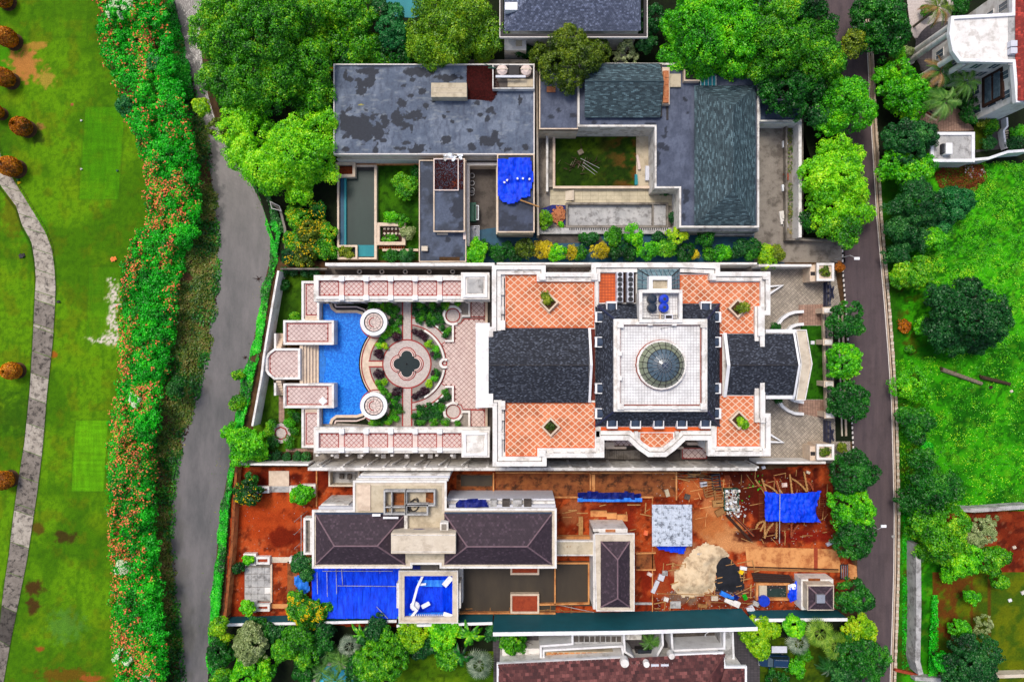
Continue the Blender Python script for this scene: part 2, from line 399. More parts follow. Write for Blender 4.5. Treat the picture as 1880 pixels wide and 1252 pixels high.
# foliage
G=leafmat
G('leaf_mid',[(0.0,(10,62,0)),(0.35,(42,128,0)),(0.7,(98,184,6)),(1.0,(188,226,30))])
G('leaf_bright',[(0.0,(16,84,0)),(0.35,(54,164,0)),(0.7,(112,216,4)),(1.0,(190,244,30))])
G('leaf_vivid',[(0.0,(28,104,0)),(0.35,(88,186,0)),(0.7,(144,228,6)),(1.0,(206,248,40))])
G('leaf_lime',[(0.0,(44,110,0)),(0.35,(112,184,2)),(0.7,(176,216,10)),(1.0,(230,232,44))])
G('leaf_dark',[(0.0,(4,34,4)),(0.35,(14,82,14)),(0.7,(34,124,20)),(1.0,(86,168,30))])
G('leaf_deep',[(0.0,(4,36,10)),(0.35,(14,76,26)),(0.7,(34,110,40)),(1.0,(80,150,60))])
G('leaf_emerald',[(0.0,(0,84,0)),(0.35,(8,156,6)),(0.7,(30,206,20)),(1.0,(104,236,40))])
G('leaf_olive',[(0.0,(26,44,0)),(0.4,(74,104,6)),(0.75,(124,148,20)),(1.0,(176,180,44))])
G('leaf_cloud',[(0.0,(24,74,0)),(0.4,(84,142,4)),(0.75,(140,184,14)),(1.0,(196,214,40))])
G('leaf_yellow',[(0.0,(110,100,4)),(0.4,(186,170,8)),(0.75,(230,206,20)),(1.0,(244,226,60))])
G('leaf_pale',[(0.0,(70,92,40)),(0.4,(128,148,84)),(0.75,(168,182,122)),(1.0,(206,212,166))])
G('leaf_silver',[(0.0,(60,84,64)),(0.4,(112,132,108)),(0.75,(164,178,152)),(1.0,(206,214,194))])
G('leaf_fan',[(0.0,(40,84,8)),(0.4,(96,142,26)),(0.75,(150,184,54)),(1.0,(200,216,100))])
G('leaf_gold',[(0.0,(70,50,4)),(0.35,(160,84,6)),(0.7,(222,136,12)),(1.0,(240,180,40))])
G('leaf_purple',[(0.0,(24,8,18)),(0.5,(50,18,36)),(1.0,(84,34,50))])
G('leaf_teal',[(0.0,(6,64,24)),(0.5,(26,120,52)),(1.0,(80,166,80))])
G('leaf_palm',[(0.0,(34,84,20)),(0.5,(80,134,44)),(1.0,(138,176,78))])
G('leaf_dry',[(0.0,(120,84,44)),(0.5,(172,132,80)),(1.0,(210,178,120))])
G('leaf_ground',[(0.0,(40,70,14)),(0.4,(76,116,26)),(0.75,(126,130,48)),(1.0,(172,146,84))])
# ------------------------------------------------------------------ foliage
def leaf_cards(C,N,ln,wd,rng):
 """kite-shaped leaves at C facing roughly N"""
 n=len(C);N=N/(np.linalg.norm(N,axis=1,keepdims=True)+1e-9)
 r=rng.normal(size=(n,3));N=N+0.36*r;N/=np.linalg.norm(N,axis=1,keepdims=True)+1e-9
 a=rng.normal(size=(n,3));U=np.cross(N,a);U/=np.linalg.norm(U,axis=1,keepdims=True)+1e-9
 W=np.cross(N,U);s=rng.uniform(0.65,1.3,(n,1));l=ln*s*0.5;w=wd*s*0.5
 V=np.stack([C-U*l,C-W*w+U*l*0.15,C+U*l,C+W*w+U*l*0.15],1).reshape(-1,3)
 return V,np.arange(4*n).reshape(n,4)
def clumps(pts,nrm,cr,per,ln,wd,rng):
 """leaf clumps: small domes of leaves at pts"""
 n=len(pts);per=int(per);c=np.repeat(pts,per,0);nn=np.repeat(nrm,per,0);crr=np.repeat(cr,per)[:, None]
 d=rng.normal(size=(n*per,3));d/=np.linalg.norm(d,axis=1,keepdims=True)
 up=np.zeros_like(nn);up[:,2]=1;ax=nn*0.6+up*0.55
 dot=(d*ax).sum(1,keepdims=True);d=np.where(dot<-0.15,d-2*dot*ax/((ax**2).sum(1,keepdims=True)),d)
 d/=np.linalg.norm(d,axis=1,keepdims=True)+1e-9
 rr=crr*rng.uniform(0.72,1.05,(n*per,1));C=c+d*rr
 return leaf_cards(C,d+up*0.25,ln,wd,rng)
def crown_points(cx,cy,zc,rx,ry,rz,rng,cs,lobes=None,lob=0.42):
 """clump centres over a lumpy crown made of overlapping lobes"""
 k=lobes or int(6+(rx*ry)**0.5*1.6)
 th=rng.uniform(0,2*PI,k);u=rng.uniform(0.0,1.0,k)**0.6
 Lx=cx+rx*u*np.cos(th)*(1-lob*0.8);Ly=cy+ry*u*np.sin(th)*(1-lob*0.8)
 Lz=zc+rz*np.sqrt(np.clip(1-u**2,0,1))*rng.uniform(0.3,0.95,k)
 rl=lob*(rx*ry)**0.5*rng.uniform(0.7,1.15,k)
 Lx=np.append(Lx,cx);Ly=np.append(Ly,cy);Lz=np.append(Lz,zc);rl=np.append(rl,min(rx,ry)*0.62)
 P_,N_=[],[]
 for i in range(len(Lx)):
  m=int(2*PI*rl[i]**2*1.25/(cs*cs*0.85))+3
  d=rng.normal(size=(m,3));d/=np.linalg.norm(d,axis=1,keepdims=True);d[:,2]=np.where(d[:,2]<-0.25,-d[:,2],d[:,2])
  p=np.stack([Lx[i]+d[:,0]*rl[i],Ly[i]+d[:,1]*rl[i],Lz[i]+d[:,2]*rl[i]*min(1.0,rz/rl[i])],1)
  ok=np.ones(m,bool)
  for j in range(len(Lx)):
   if j!=i:ok&=((p[:,0]-Lx[j])**2+(p[:,1]-Ly[j])**2+(p[:,2]-Lz[j])**2)>(rl[j]*0.86)**2
  P_.append(p[ok]);N_.append(d[ok])
 return np.concatenate(P_),np.concatenate(N_)
LEAVES=[0]
def foliage(name,parts,matn,parent,ln=0.34,wd=0.22,per=34,cs=0.8,seed=1,lob=0.42,kind=None,open_=0.0):
 rng=np.random.default_rng(seed);Vs,Fs,k=[],[],0
 for (cx,cy,zc,rx,ry,rz) in parts:
  p,n=crown_points(cx,cy,zc,rx,ry,rz,rng,cs,lob=lob)
  if open_:q=rng.uniform(size=len(p))>open_;p,n=p[q],n[q]
  hol=fbm(p[:,0]*0.55,p[:,1]*0.55+p[:,2]*.3,seed%97,3)-0.5;p=p+n*(hol*min(2.6,0.75*rx))[:, None]+rng.normal(size=p.shape)*cs*0.14
  V,F=clumps(p,n,cs*rng.uniform(0.5,0.95,len(p)),per,ln,wd,rng)
  Vs.append(V);Fs.append(F+k);k+=len(V)
 V=np.concatenate(Vs);F=np.concatenate(Fs);LEAVES[0]+=len(F)
 return fastmesh(name,V,F,matn,parent,kind)
def trunk(root,x,y,h,r,spread,seed=0,m='bark',limbs=4):
 rng=random.Random(seed);b=MB();top=(x+rng.uniform(-.2,.2),y+rng.uniform(-.2,.2),h*0.55)
 b.tube((x,y,-0.1),top,r,7,r*0.6)
 for i in range(limbs):
  a=2*PI*i/limbs+rng.uniform(-.4,.4);e=(x+math.cos(a)*spread*0.6,y+math.sin(a)*spread*0.6,h*rng.uniform(0.75,0.9))
  mid=((top[0]+e[0])/2+rng.uniform(-.2,.2),(top[1]+e[1])/2,(top[2]+e[2])/2-0.1)
  b.tube(top,mid,r*0.5,5,r*0.32);b.tube(mid,e,r*0.32,5,r*0.12)
 return b.build('trunk',m,root)
TREES=[0]
def tree(px,py,r,h,matn,label,name='tree',cat='tree',group=None,ry=None,extra=(),size=1.0,cs=0.8,per=34,lob=0.42,seed=None,bark='bark',open_=0.0,z0=0.0,flowers=None,fl_share=0.1):
 """a tree whose crown centre shows at photo pixel (px, py) with a radius of r pixels"""
 TREES[0]+=1;sd=seed or TREES[0]*13+5
 rx=r/PXM;ryy=(ry or r)/PXM;rz=min(h*0.42,0.75*(rx*ryy)**0.5);zc=z0+max(h-rz*1.45,h*0.45)
 x,y=P(px,py,zc+rz*0.4)
 root=thing(name,label,cat,(x,y),z0,group)
 parts=[(x,y,zc,rx,ryy,rz)]
 for (ex,ey,er,dz) in extra:
  a,b=P(ex,ey,zc+dz+rz*0.4);e=er/PXM;parts.append((a,b,zc+dz,e,e,min(rz,e*0.75)))
 ln=0.27*size;cr=foliage('crown',parts,matn,root,ln,ln*0.66,int(per*1.55),cs,sd,lob,open_=open_)
 if h>1.2:trunk(root,x,y,h,max(0.07,rx*0.05),rx,sd,bark)
 if flowers:bloom(root,cr,flowers,fl_share,sd)
 return root
def bloom(root,crown,matn,share,seed,size=0.17):
 me=crown.data;n=len(me.vertices)//4;rng=np.random.default_rng(seed)
 co=np.empty(len(me.vertices)*3,np.float32);me.vertices.foreach_get('co',co);co=co.reshape(n,4,3).mean(1)+np.array(gloc(root),np.float32)
 f=fbm(co[:,0]*1.6,co[:,1]*1.6,seed,3);top=co[:,2]>np.percentile(co[:,2],35)
 pick=top&(rng.uniform(size=n)<share*3.2*sstep(0.45,0.62,f));C=co[pick]
 if len(C)<3: return
 C[:,2]+=0.08;N=np.zeros_like(C);N[:,2]=1
 V,F=leaf_cards(C,N,size,size*0.9,rng);fastmesh('flower',V,F,matn,root,'stuff')
def bush(px,py,r,h,matn,label,name='shrub',cat='shrub',group=None,ry=None,**k):
 return tree(px,py,r,h,matn,label,name,cat,group,ry,size=k.pop('size',0.75),cs=k.pop('cs',0.5),per=k.pop('per',30),lob=k.pop('lob',0.5),**k)
def ground_cover(name,poly_px,z,matn,dens,ln,label=None,cat=None,parent=None,hmin=0.0,hmax=0.4,seed=3,zfn=None,nscale=0.4,thr=0.0,wd=0.6,kind='stuff',ph=None):
 """uncountable low leaves spread over an area"""
 rng=np.random.default_rng(seed);poly=PP(poly_px,z if ph is None else ph);xs=[p[0] for p in poly];ys=[p[1] for p in poly]
 n=int((max(xs)-min(xs))*(max(ys)-min(ys))*dens)
 x=rng.uniform(min(xs),max(xs),n);y=rng.uniform(min(ys),max(ys),n);ok=inpoly(x,y,poly)
 f=fbm(x*nscale,y*nscale,seed,4);ok&=f+rng.uniform(-.12,.12,n)>thr
 x,y,f=x[ok],y[ok],f[ok];base=(zfn(x,y) if zfn else z)
 zz=base+hmin+(hmax-hmin)*sstep(0.3,0.7,f)*rng.uniform(0.3,1,len(x))
 C=np.stack([x,y,zz],1);N=np.zeros_like(C);N[:,2]=1
 V,F=leaf_cards(C,N,ln,ln*wd,rng);LEAVES[0]+=len(F)
 o=fastmesh(name,V,F,matn,parent,kind)
 return tag(o,label,cat)
 # palms: one shared frond mesh per size
FRONDS={}
def frond_mesh(kind,ln):
 key=(kind,round(ln,1))
 if key in FRONDS: return FRONDS[key]
 b=MB();n=12
 def ax(t): return (ln*t,0.0,ln*(0.28*math.sin(PI*min(t*1.05,1.0)*0.75)-0.42*t*t))
 if kind=='feather':
  for i in range(n):b.tube(ax(i/n),ax((i+1)/n),0.035*(1-i/n)+0.01,3)
  for i in range(1,30):
   t=0.12+0.88*i/30;c=ax(min(t,1));w=ln*0.27*math.sin(PI*(0.12+0.83*t))+0.1
   for s in (-1,1):
    e=(c[0]+w*0.62,c[1]+s*w*0.8,c[2]-w*0.25);q=ln*0.010+0.012
    b.face([(c[0]-q,c[1],c[2]),(c[0]+q*1.5,c[1]+s*0.03,c[2]),(e[0],e[1],e[2])])
 elif kind=='fan':
  b.tube((0,0,0),(ln*0.45,0,ln*0.12),0.03,3)
  for i in range(15):
   a=rad(-100+200*i/14);c=(ln*0.42,0,ln*0.12);m_=ln*0.55
   p=(c[0]+m_*math.cos(a),m_*math.sin(a),c[2]-0.12*ln);d=0.02*ln
   b.face([c,(c[0]+m_*0.6*math.cos(a-.06),m_*0.6*math.sin(a-.06),c[2]+0.02),p,(c[0]+m_*0.6*math.cos(a+.06),m_*0.6*math.sin(a+.06),c[2]+0.04)])
 else:
  for i in range(n):
   t0,t1=i/n,(i+1)/n;w0=ln*0.13*math.sin(PI*min(0.06+t0*0.94,1))**0.6;w1=ln*0.13*math.sin(PI*min(0.06+t1*0.94,0.999))**0.6
   a,c=ax(t0),ax(t1)
   for s in (-1,1):b.face([a,c,(c[0],s*w1,c[2]-w1*0.3),(a[0],s*w0,a[2]-w0*0.3)])
  for i in range(n):b.tube(ax(i/n),ax((i+1)/n),0.03,3)
 me=bpy.data.meshes.new('frond');me.from_pydata(b.v,[],b.f);FRONDS[key]=me; return me
def palm(px,py,r,h,kind,matn,label,name='palm_tree',cat='palm',n=18,group=None,seed=0,dry=0,z0=0.0):
 rng=random.Random(seed+int(px));ln=r/PXM;x,y=P(px,py,h);root=thing(name,label,cat,(x,y),z0,group)
 b=MB();lean=0.0;b.tube((x,y,z0),(x+lean,y,z0+h),0.2 if kind!='banana' else 0.12,8,0.14 if kind!='banana' else 0.08);b.build('trunk','bark_pale',root)
 src=frond_mesh(kind,ln)
 for i in range(n):
  me=src
  if not me.materials:me.materials.append(M[matn])
  o=bpy.data.objects.new('frond' if kind!='banana' else 'leaf',me);COL.objects.link(o);o.parent=root
  ring=i%3;o.location=(0,0,h);a=2*PI*(i*0.381966)+rng.uniform(-.15,.15)
  o.rotation_euler=(rng.uniform(-.25,.25),rad(-8+14*ring)+rng.uniform(-.12,.12),a)
  s=rng.uniform(0.82,1.05)*(1-0.08*(2-ring));o.scale=(s,s,s)
  o.material_slots[0].link='OBJECT';o.material_slots[0].material=M['leaf_dry' if (dry and rng.random()<dry) else matn]
 return root
 # ------------------------------------------------------------------ clipping, tiles, shingles
def clip_half(poly,a,b,c):
 """keep points with a*x+b*y+c >= 0"""
 out=[];n=len(poly)
 for i in range(n):
  p,q=poly[i],poly[(i+1)%n];dp=a*p[0]+b*p[1]+c;dq=a*q[0]+b*q[1]+c
  if dp>=0:out.append(p)
  if (dp>=0)!=(dq>=0):
   t=dp/(dp-dq);out.append((p[0]+(q[0]-p[0])*t,p[1]+(q[1]-p[1])*t))
 return out
def clip_convex(subj,conv):
 n=len(conv)
 for i in range(n):
  p,q=conv[i],conv[(i+1)%n];a,b=-(q[1]-p[1]),q[0]-p[0]
  subj=clip_half(subj,a,b,-(a*p[0]+b*p[1]))
  if len(subj)<3: return []
 return subj
def diamond_tiles(parent,region,z,px_,py_,gap,matn,name='tile',th=0.03,limit=300,off=(0.0,0.0)):
 """diamond tiles laid over a region (world polygon): whole tiles share one mesh, cut ones have their own; past `limit` joined"""
 off=(off[0]%px_,off[1]%py_);region=ccw(region);xs=[p[0] for p in region];ys=[p[1] for p in region];cells=[]
 hx,hy=px_/2*(1-gap),py_/2*(1-gap);full=2*hx*hy
 i0,i1=int(min(xs)/px_*2)-3,int(max(xs)/px_*2)+4;j0,j1=int(min(ys)/py_*2)-3,int(max(ys)/py_*2)+4
 for j in range(j0,j1):
  for i in range(i0,i1):
   if (i+j)%2: continue
   cx,cy=i*px_/2+off[0],j*py_/2+off[1]
   d=[(cx+hx,cy),(cx,cy+hy),(cx-hx,cy),(cx,cy-hy)]
   pl=clip_convex(region,d)
   if len(pl)<3: continue
   a=abs(area2(pl))/2
   if a>0.12*full:cells.append((a,cx,cy,pl))
 cells.sort(key=lambda t:-t[0]);me= None;pz=gloc(parent)
 for a,cx,cy,pl in cells[:limit]:
  if a>0.985*full:
   if me is None:
    b=MB();b.prism([(hx,0),(0,hy),(-hx,0),(0,-hy)],0,th);me=bpy.data.meshes.new(name);me.from_pydata(b.v,[],b.f);me.materials.append(M[matn])
   o=bpy.data.objects.new(name,me);COL.objects.link(o);o.parent=parent;o.location=(cx-pz[0],cy-pz[1],z-pz[2])
  else:
   b=MB();b.prism(pl,z,z+th);b.build(name,matn,parent)
 if len(cells)>limit:
  b=MB()
  for a,cx,cy,pl in cells[limit:]:b.prism(pl,z,z+th)
  b.build(name,matn,parent,'stuff')
 return len(cells)
def shingles(mb,poly3,eave,step,width,lift=0.03,seed=0,half=True):
 """cover a planar convex roof polygon with rows of separate shingles; eave = two 3D points along the eave"""
 p0=Vector(poly3[0]);n=(Vector(poly3[1])-p0).cross(Vector(poly3[2])-p0)
 if n.length<1e-9:n=(Vector(poly3[2])-p0).cross(Vector(poly3[3])-p0)
 n.normalize()
 if n.z<0:n=-n
 u=(Vector(eave[1])-Vector(eave[0])).normalized();u=(u-n*u.dot(n)).normalized();v=n.cross(u).normalized()
 if v.z<0:v=-v;u=-u
 o=Vector(eave[0]);uv=[((Vector(p)-o).dot(u),(Vector(p)-o).dot(v)) for p in poly3];uv=ccw(uv)
 rng=random.Random(seed);us=[p[0] for p in uv];vv=[p[1] for p in uv]
 k0=int(math.floor(min(vv)/step));k1=int(math.ceil(max(vv)/step));e=1e-4
 for k in range(k0,k1):
  a,b_=k*step,(k+1)*step
  row=clip_half(clip_half(uv,0,1,-a),0,-1,b_)
  if len(row)<3: continue
  ru=[p[0] for p in row];sh=(k%2)*width/2 if half else 0;lf=lift*rng.uniform(0.9,1.1)
  i0=int(math.floor((min(ru)-sh)/width));i1=int(math.ceil((max(ru)-sh)/width))
  for i in range(i0,i1):
   l,r=i*width+sh,(i+1)*width+sh
   pc=clip_half(clip_half(row,1,0,-l),-1,0,r)
   if len(pc)<3: continue
   j=rng.uniform(0.7,1.3)*lf;g=0.012
   pts=[]
   for (x,y) in pc:
    x2=min(max(x,l+g),r-g);t=1-(y-a)/step
    pts.append(o+u*x2+v*y+n*(0.004+j*t))
   mb.face(pts)
 return mb
def hip_roof(root,x0,y0,x1,y1,ridge,z0,z1,matn,step=0.3,width=0.4,ridge_mat=None,lift=0.035,part='roof'):
 """hipped roof over px rect (measured at eave height z0) with a ridge between two px points (measured at z1)"""
 A=[Vector((*p,z0)) for p in RC(x0,y0,x1,y1,z0)]
 R0,R1=[Vector((*P(*p,z1),z1)) for p in ridge]
 horiz=abs(R1.x-R0.x)>abs(R1.y-R0.y)
 if horiz:
  if R0.x>R1.x:R0,R1=R1,R0
  fs=[([A[0],A[1],R1,R0],(A[0],A[1])),([A[1],A[2],R1],(A[1],A[2])),([A[2],A[3],R0,R1],(A[2],A[3])),([A[3],A[0],R0],(A[3],A[0]))]
  hips=[(A[0],R0),(A[3],R0),(A[1],R1),(A[2],R1),(R0,R1)]
 else:
  if R0.y>R1.y:R0,R1=R1,R0
  fs=[([A[0],A[1],R0],(A[0],A[1])),([A[1],A[2],R1,R0],(A[1],A[2])),([A[2],A[3],R1],(A[2],A[3])),([A[3],A[0],R0,R1],(A[3],A[0]))]
  hips=[(A[0],R0),(A[1],R0),(A[2],R1),(A[3],R1),(R0,R1)]
 base=MB()
 for f,e in fs:base.face(f)
 ro=base.build(part,'trim_dark',root)
 sh=MB()
 for i,(f,e) in enumerate(fs):shingles(sh,f,e,step,width,lift,i)
 sh.build('shingle',matn,ro,'stuff')
 if ridge_mat:
  for a,b in hips:
   d=Vector((0,0,0.05));MB().tube(a+d,b+d,0.11,6).build('ridge_cap',ridge_mat,ro)
 return ro
def gable_roof(root,eave0,ridge_,eave1,z0,z1,matn,step=0.2,width=0.4,part='roof',ze=None):
 """two slopes: eave0/eave1 = px segments at z0, ridge_ = px segment at z1"""
 E0=[Vector((*P(*p,z0),z0)) for p in eave0];E1=[Vector((*P(*p,z0),z0)) for p in eave1];R_=[Vector((*P(*p,z1),z1)) for p in ridge_]
 fs=[([E0[0],E0[1],R_[1],R_[0]],(E0[0],E0[1])),([E1[0],E1[1],R_[1],R_[0]],(E1[0],E1[1]))]
 base=MB();base.face(fs[0][0]);base.face(fs[1][0]);ro=base.build(part,'trim_dark',root);sh=MB()
 for i,(f,e) in enumerate(fs):shingles(sh,f,e,step,width,0.03,i)
 sh.build('shingle',matn,ro,'stuff');u=Vector((0,0,.04));MB().tube(R_[0]+u,R_[1]+u,.07,5).build('ridge_cap','trim_dark',ro); return ro
 # ------------------------------------------------------------------ walls, blocks, windows
def windows(root,a,b,z0,n,w=1.1,h=1.4,m='glass_dark',fm='white',name='window'):
 """n windows on the wall from a to b (world points, outside on the right of a->b)"""
 d=Vector((b[0]-a[0],b[1]-a[1]));ln=d.length;d.normalize();nr=Vector((d.y,-d.x));ang=math.atan2(d.y,d.x)
 for i in range(n):
  t=(i+0.5)/n*ln;c=Vector(a)+d*t+nr*0.03
  f=MB();t_=0.09
  for (ox,oz,sw,shh) in ((0,-h/2,w,t_),(0,h/2-t_,w,t_),(-w/2+t_/2,-h/2+t_,t_,h-2*t_),(w/2-t_/2,-h/2+t_,t_,h-2*t_),(0,-h/2+t_,t_*0.6,h-2*t_)):
   q=c+d*ox;f.box(q.x,q.y,sw,0.12,z0+h/2+oz,z0+h/2+oz+shh,ang)
  fo=f.build(name,fm,root)
  q=c-nr*0.005;MB().box(q.x,q.y,w-t_,0.05,z0+t_,z0+h-t_,ang).build('pane',m,fo)
def block(root,poly,z0,z1,wall='white',roof=None,wname='wall',rname='roof',th=0.02):
 """walls as a prism with a separate roof sheet on top"""
 MB().prism(poly,z0,z1).build(wname,wall,root)
 if roof: return MB().prism(offset(ccw(poly),0.02),z1,z1+th).build(rname,roof,root)
def gridsheet(name,x0,y0,x1,y1,h,res,cfn,matn,kind='structure',parent=None,poly=None,z=None,label=None,cat=None,ph=None):
 """a subdivided sheet over a px rectangle whose tint is computed per vertex by cfn(px, py) -> (n,3) of 0..255"""
 h2=h if ph is None else ph
 X0,Y1=P(x0,y0,h2);X1,Y0=P(x1,y1,h2);nx=max(2,int((X1-X0)/res));ny=max(2,int((Y1-Y0)/res))
 gx,gy=np.meshgrid(np.linspace(X0,X1,nx+1),np.linspace(Y0,Y1,ny+1));k=K(h2)
 px=gx.ravel()/k+CX;py=CY-gy.ravel()/k
 c=np.clip(np.asarray(cfn(px,py),float),0,255)/255;c=np.where(c<=0.04045,c/12.92,((c+0.055)/1.055)**2.4)
 V=np.stack([gx.ravel(),gy.ravel(),np.full(gx.size,h if z is None else z)],1)
 i=np.arange(ny)[:, None]*(nx+1)+np.arange(nx)[None];F=np.stack([i,i+1,i+nx+2,i+nx+1],-1).reshape(-1,4)
 if poly is not None:
  ctr=(V[F[:,0]]+V[F[:,2]])/2;F=F[inpoly(ctr[:,0]/k+CX,CY-ctr[:,1]/k,poly)]
 o=fastmesh(name,V,F,matn,parent,kind,colors=c); return tag(o,label,cat)
def sheet(name,poly_px,h,z,m,kind=None,parent=None,label=None,cat=None,th=0.0):
 b=MB();pl=ccw(PP(poly_px,h))
 if th:b.prism(pl,z-th,z)
 else:b.face([(x,y,z) for x,y in pl])
 o=b.build(name,m,parent,kind); return tag(o,label,cat)
def mixc(c,d,f): return np.asarray(c)*(1-f[:, None])+np.asarray(d)*f[:, None]
ORD=['first','second','third','fourth','fifth','sixth','seventh','eighth','ninth','tenth','eleventh','twelfth','thirteenth','fourteenth','fifteenth','sixteenth','seventeenth','eighteenth','nineteenth','twentieth','twenty-first','twenty-second']
def interp(tab,y):ys=[t[1] for t in tab];xs=[t[0] for t in tab]; return np.interp(y,ys,xs)
def copy_thing(root,loc,rz=0.0,label=None):
 c=root.copy();COL.objects.link(c);c.location=loc;c.rotation_euler=(0,0,rz)
 if label:c['label']=label
 for ch in root.children:
  d=ch.copy();COL.objects.link(d);d.parent=c
  for g in ch.children:
   e=g.copy();COL.objects.link(e);e.parent=d
 return c
def rect_thing(name,label,cat,x0,y0,x1,y1,h=0.0,z=0.0,group=None): return thing(name,label,cat,P((x0+x1)/2,(y0+y1)/2,h),z,group)
def boundary_wall(pts_px,h,w,m,label,ph=None,name='boundary_wall',cat='wall',cap=None,m_in=None,group=None,z0=-0.2):
 """wall whose top shows along the px polyline"""
 pts=PP(pts_px,h if ph is None else ph);r=thing(name,label,cat,pts[0],0.0,group)
 MB().path(pts,w,z0,h-0.08 if cap else h).build('wall_body',m_in or m,r)
 if cap:MB().path(pts,w+0.12,h-0.08,h).build('coping',cap,r)
 return r
 # ------------------------------------------------------------------ terrain with the river channel
WZ=-2.6
RL=[(308,-20),(310,0),(322,50),(332,104),(345,144),(356,188),(369,235),(379,278),(386,322),(391,369),(393,420),(396,486),(391,553),(379,640),(362,700),(352,745),(336,792),(318,859),(311,925),(309,992),(315,1050),(320,1110),(326,1205),(332,1270)]
RR=[(376,-20),(374,0),(368,60),(374,120),(385,180),(400,230),(430,290),(466,342),(484,380),(498,430),(497,480),(484,530),(477,580),(464,640),(448,690),(439,730),(428,790),(424,850),(414,900),(405,960),(399,1020),(394,1080),(387,1140),(384,1200),(386,1270)]
def wpoly(tab):
 return [P(x,y,WZ) for x,y in tab]
WL,WR=wpoly(RL),wpoly(RR)
def river_x(tab,y):
 ys=np.array([p[1] for p in tab][::-1]);xs=np.array([p[0] for p in tab][::-1]); return np.interp(y,ys,xs)
def terrain_z(x,y):
 x=np.asarray(x,float);y=np.asarray(y,float);l=river_x(WL,y);r=river_x(WR,y)
 w=1.6*(fbm(x*0.5,y*0.5,5,4)-0.5)
 dl=l-x;dr=x-r;d=np.maximum(dl,dr)
 left=dl>dr;ramp=np.where(left,5.0,2.6)
 z=WZ-0.5+(0.5-WZ)*sstep(-0.3,1,(d+0.25)/ramp)
 return np.minimum(np.where(d>ramp,-0.004,z+w*sstep(0,.4,d/ramp)*sstep(1,.6,d/ramp)),0.0)-0.03
xs=np.concatenate([[-320,-200,-120,-90],np.arange(-80,-30,0.5),[-29,-20,0,40,90,140,220,320]])
ys=np.concatenate([[-320,-200,-120,-80],np.arange(-64,64.1,0.6),[80,120,200,320]])
gx,gy=np.meshgrid(xs,ys);V=np.stack([gx.ravel(),gy.ravel(),terrain_z(gx.ravel(),gy.ravel())],1)
nx=len(xs);i=np.arange(len(ys)-1)[:, None]*nx+np.arange(nx-1)[None];F=np.stack([i,i+1,i+nx+1,i+nx],-1).reshape(-1,4)
fastmesh('ground',V,F,'soil', None,'structure',smooth=True)
pl=[(WL[0][0]-2,300)]+[(a-3.0,b) for a,b in WL]+[(WL[-1][0]-3,-300),(WR[-1][0]+3,-300)]+[(a+3.0,b) for a,b in WR[::-1]]+[(WR[0][0]+2,300)]
b=MB();b.face([(x,y,WZ) for x,y in pl]);tag(b.build('river','river_water', None,'structure'))
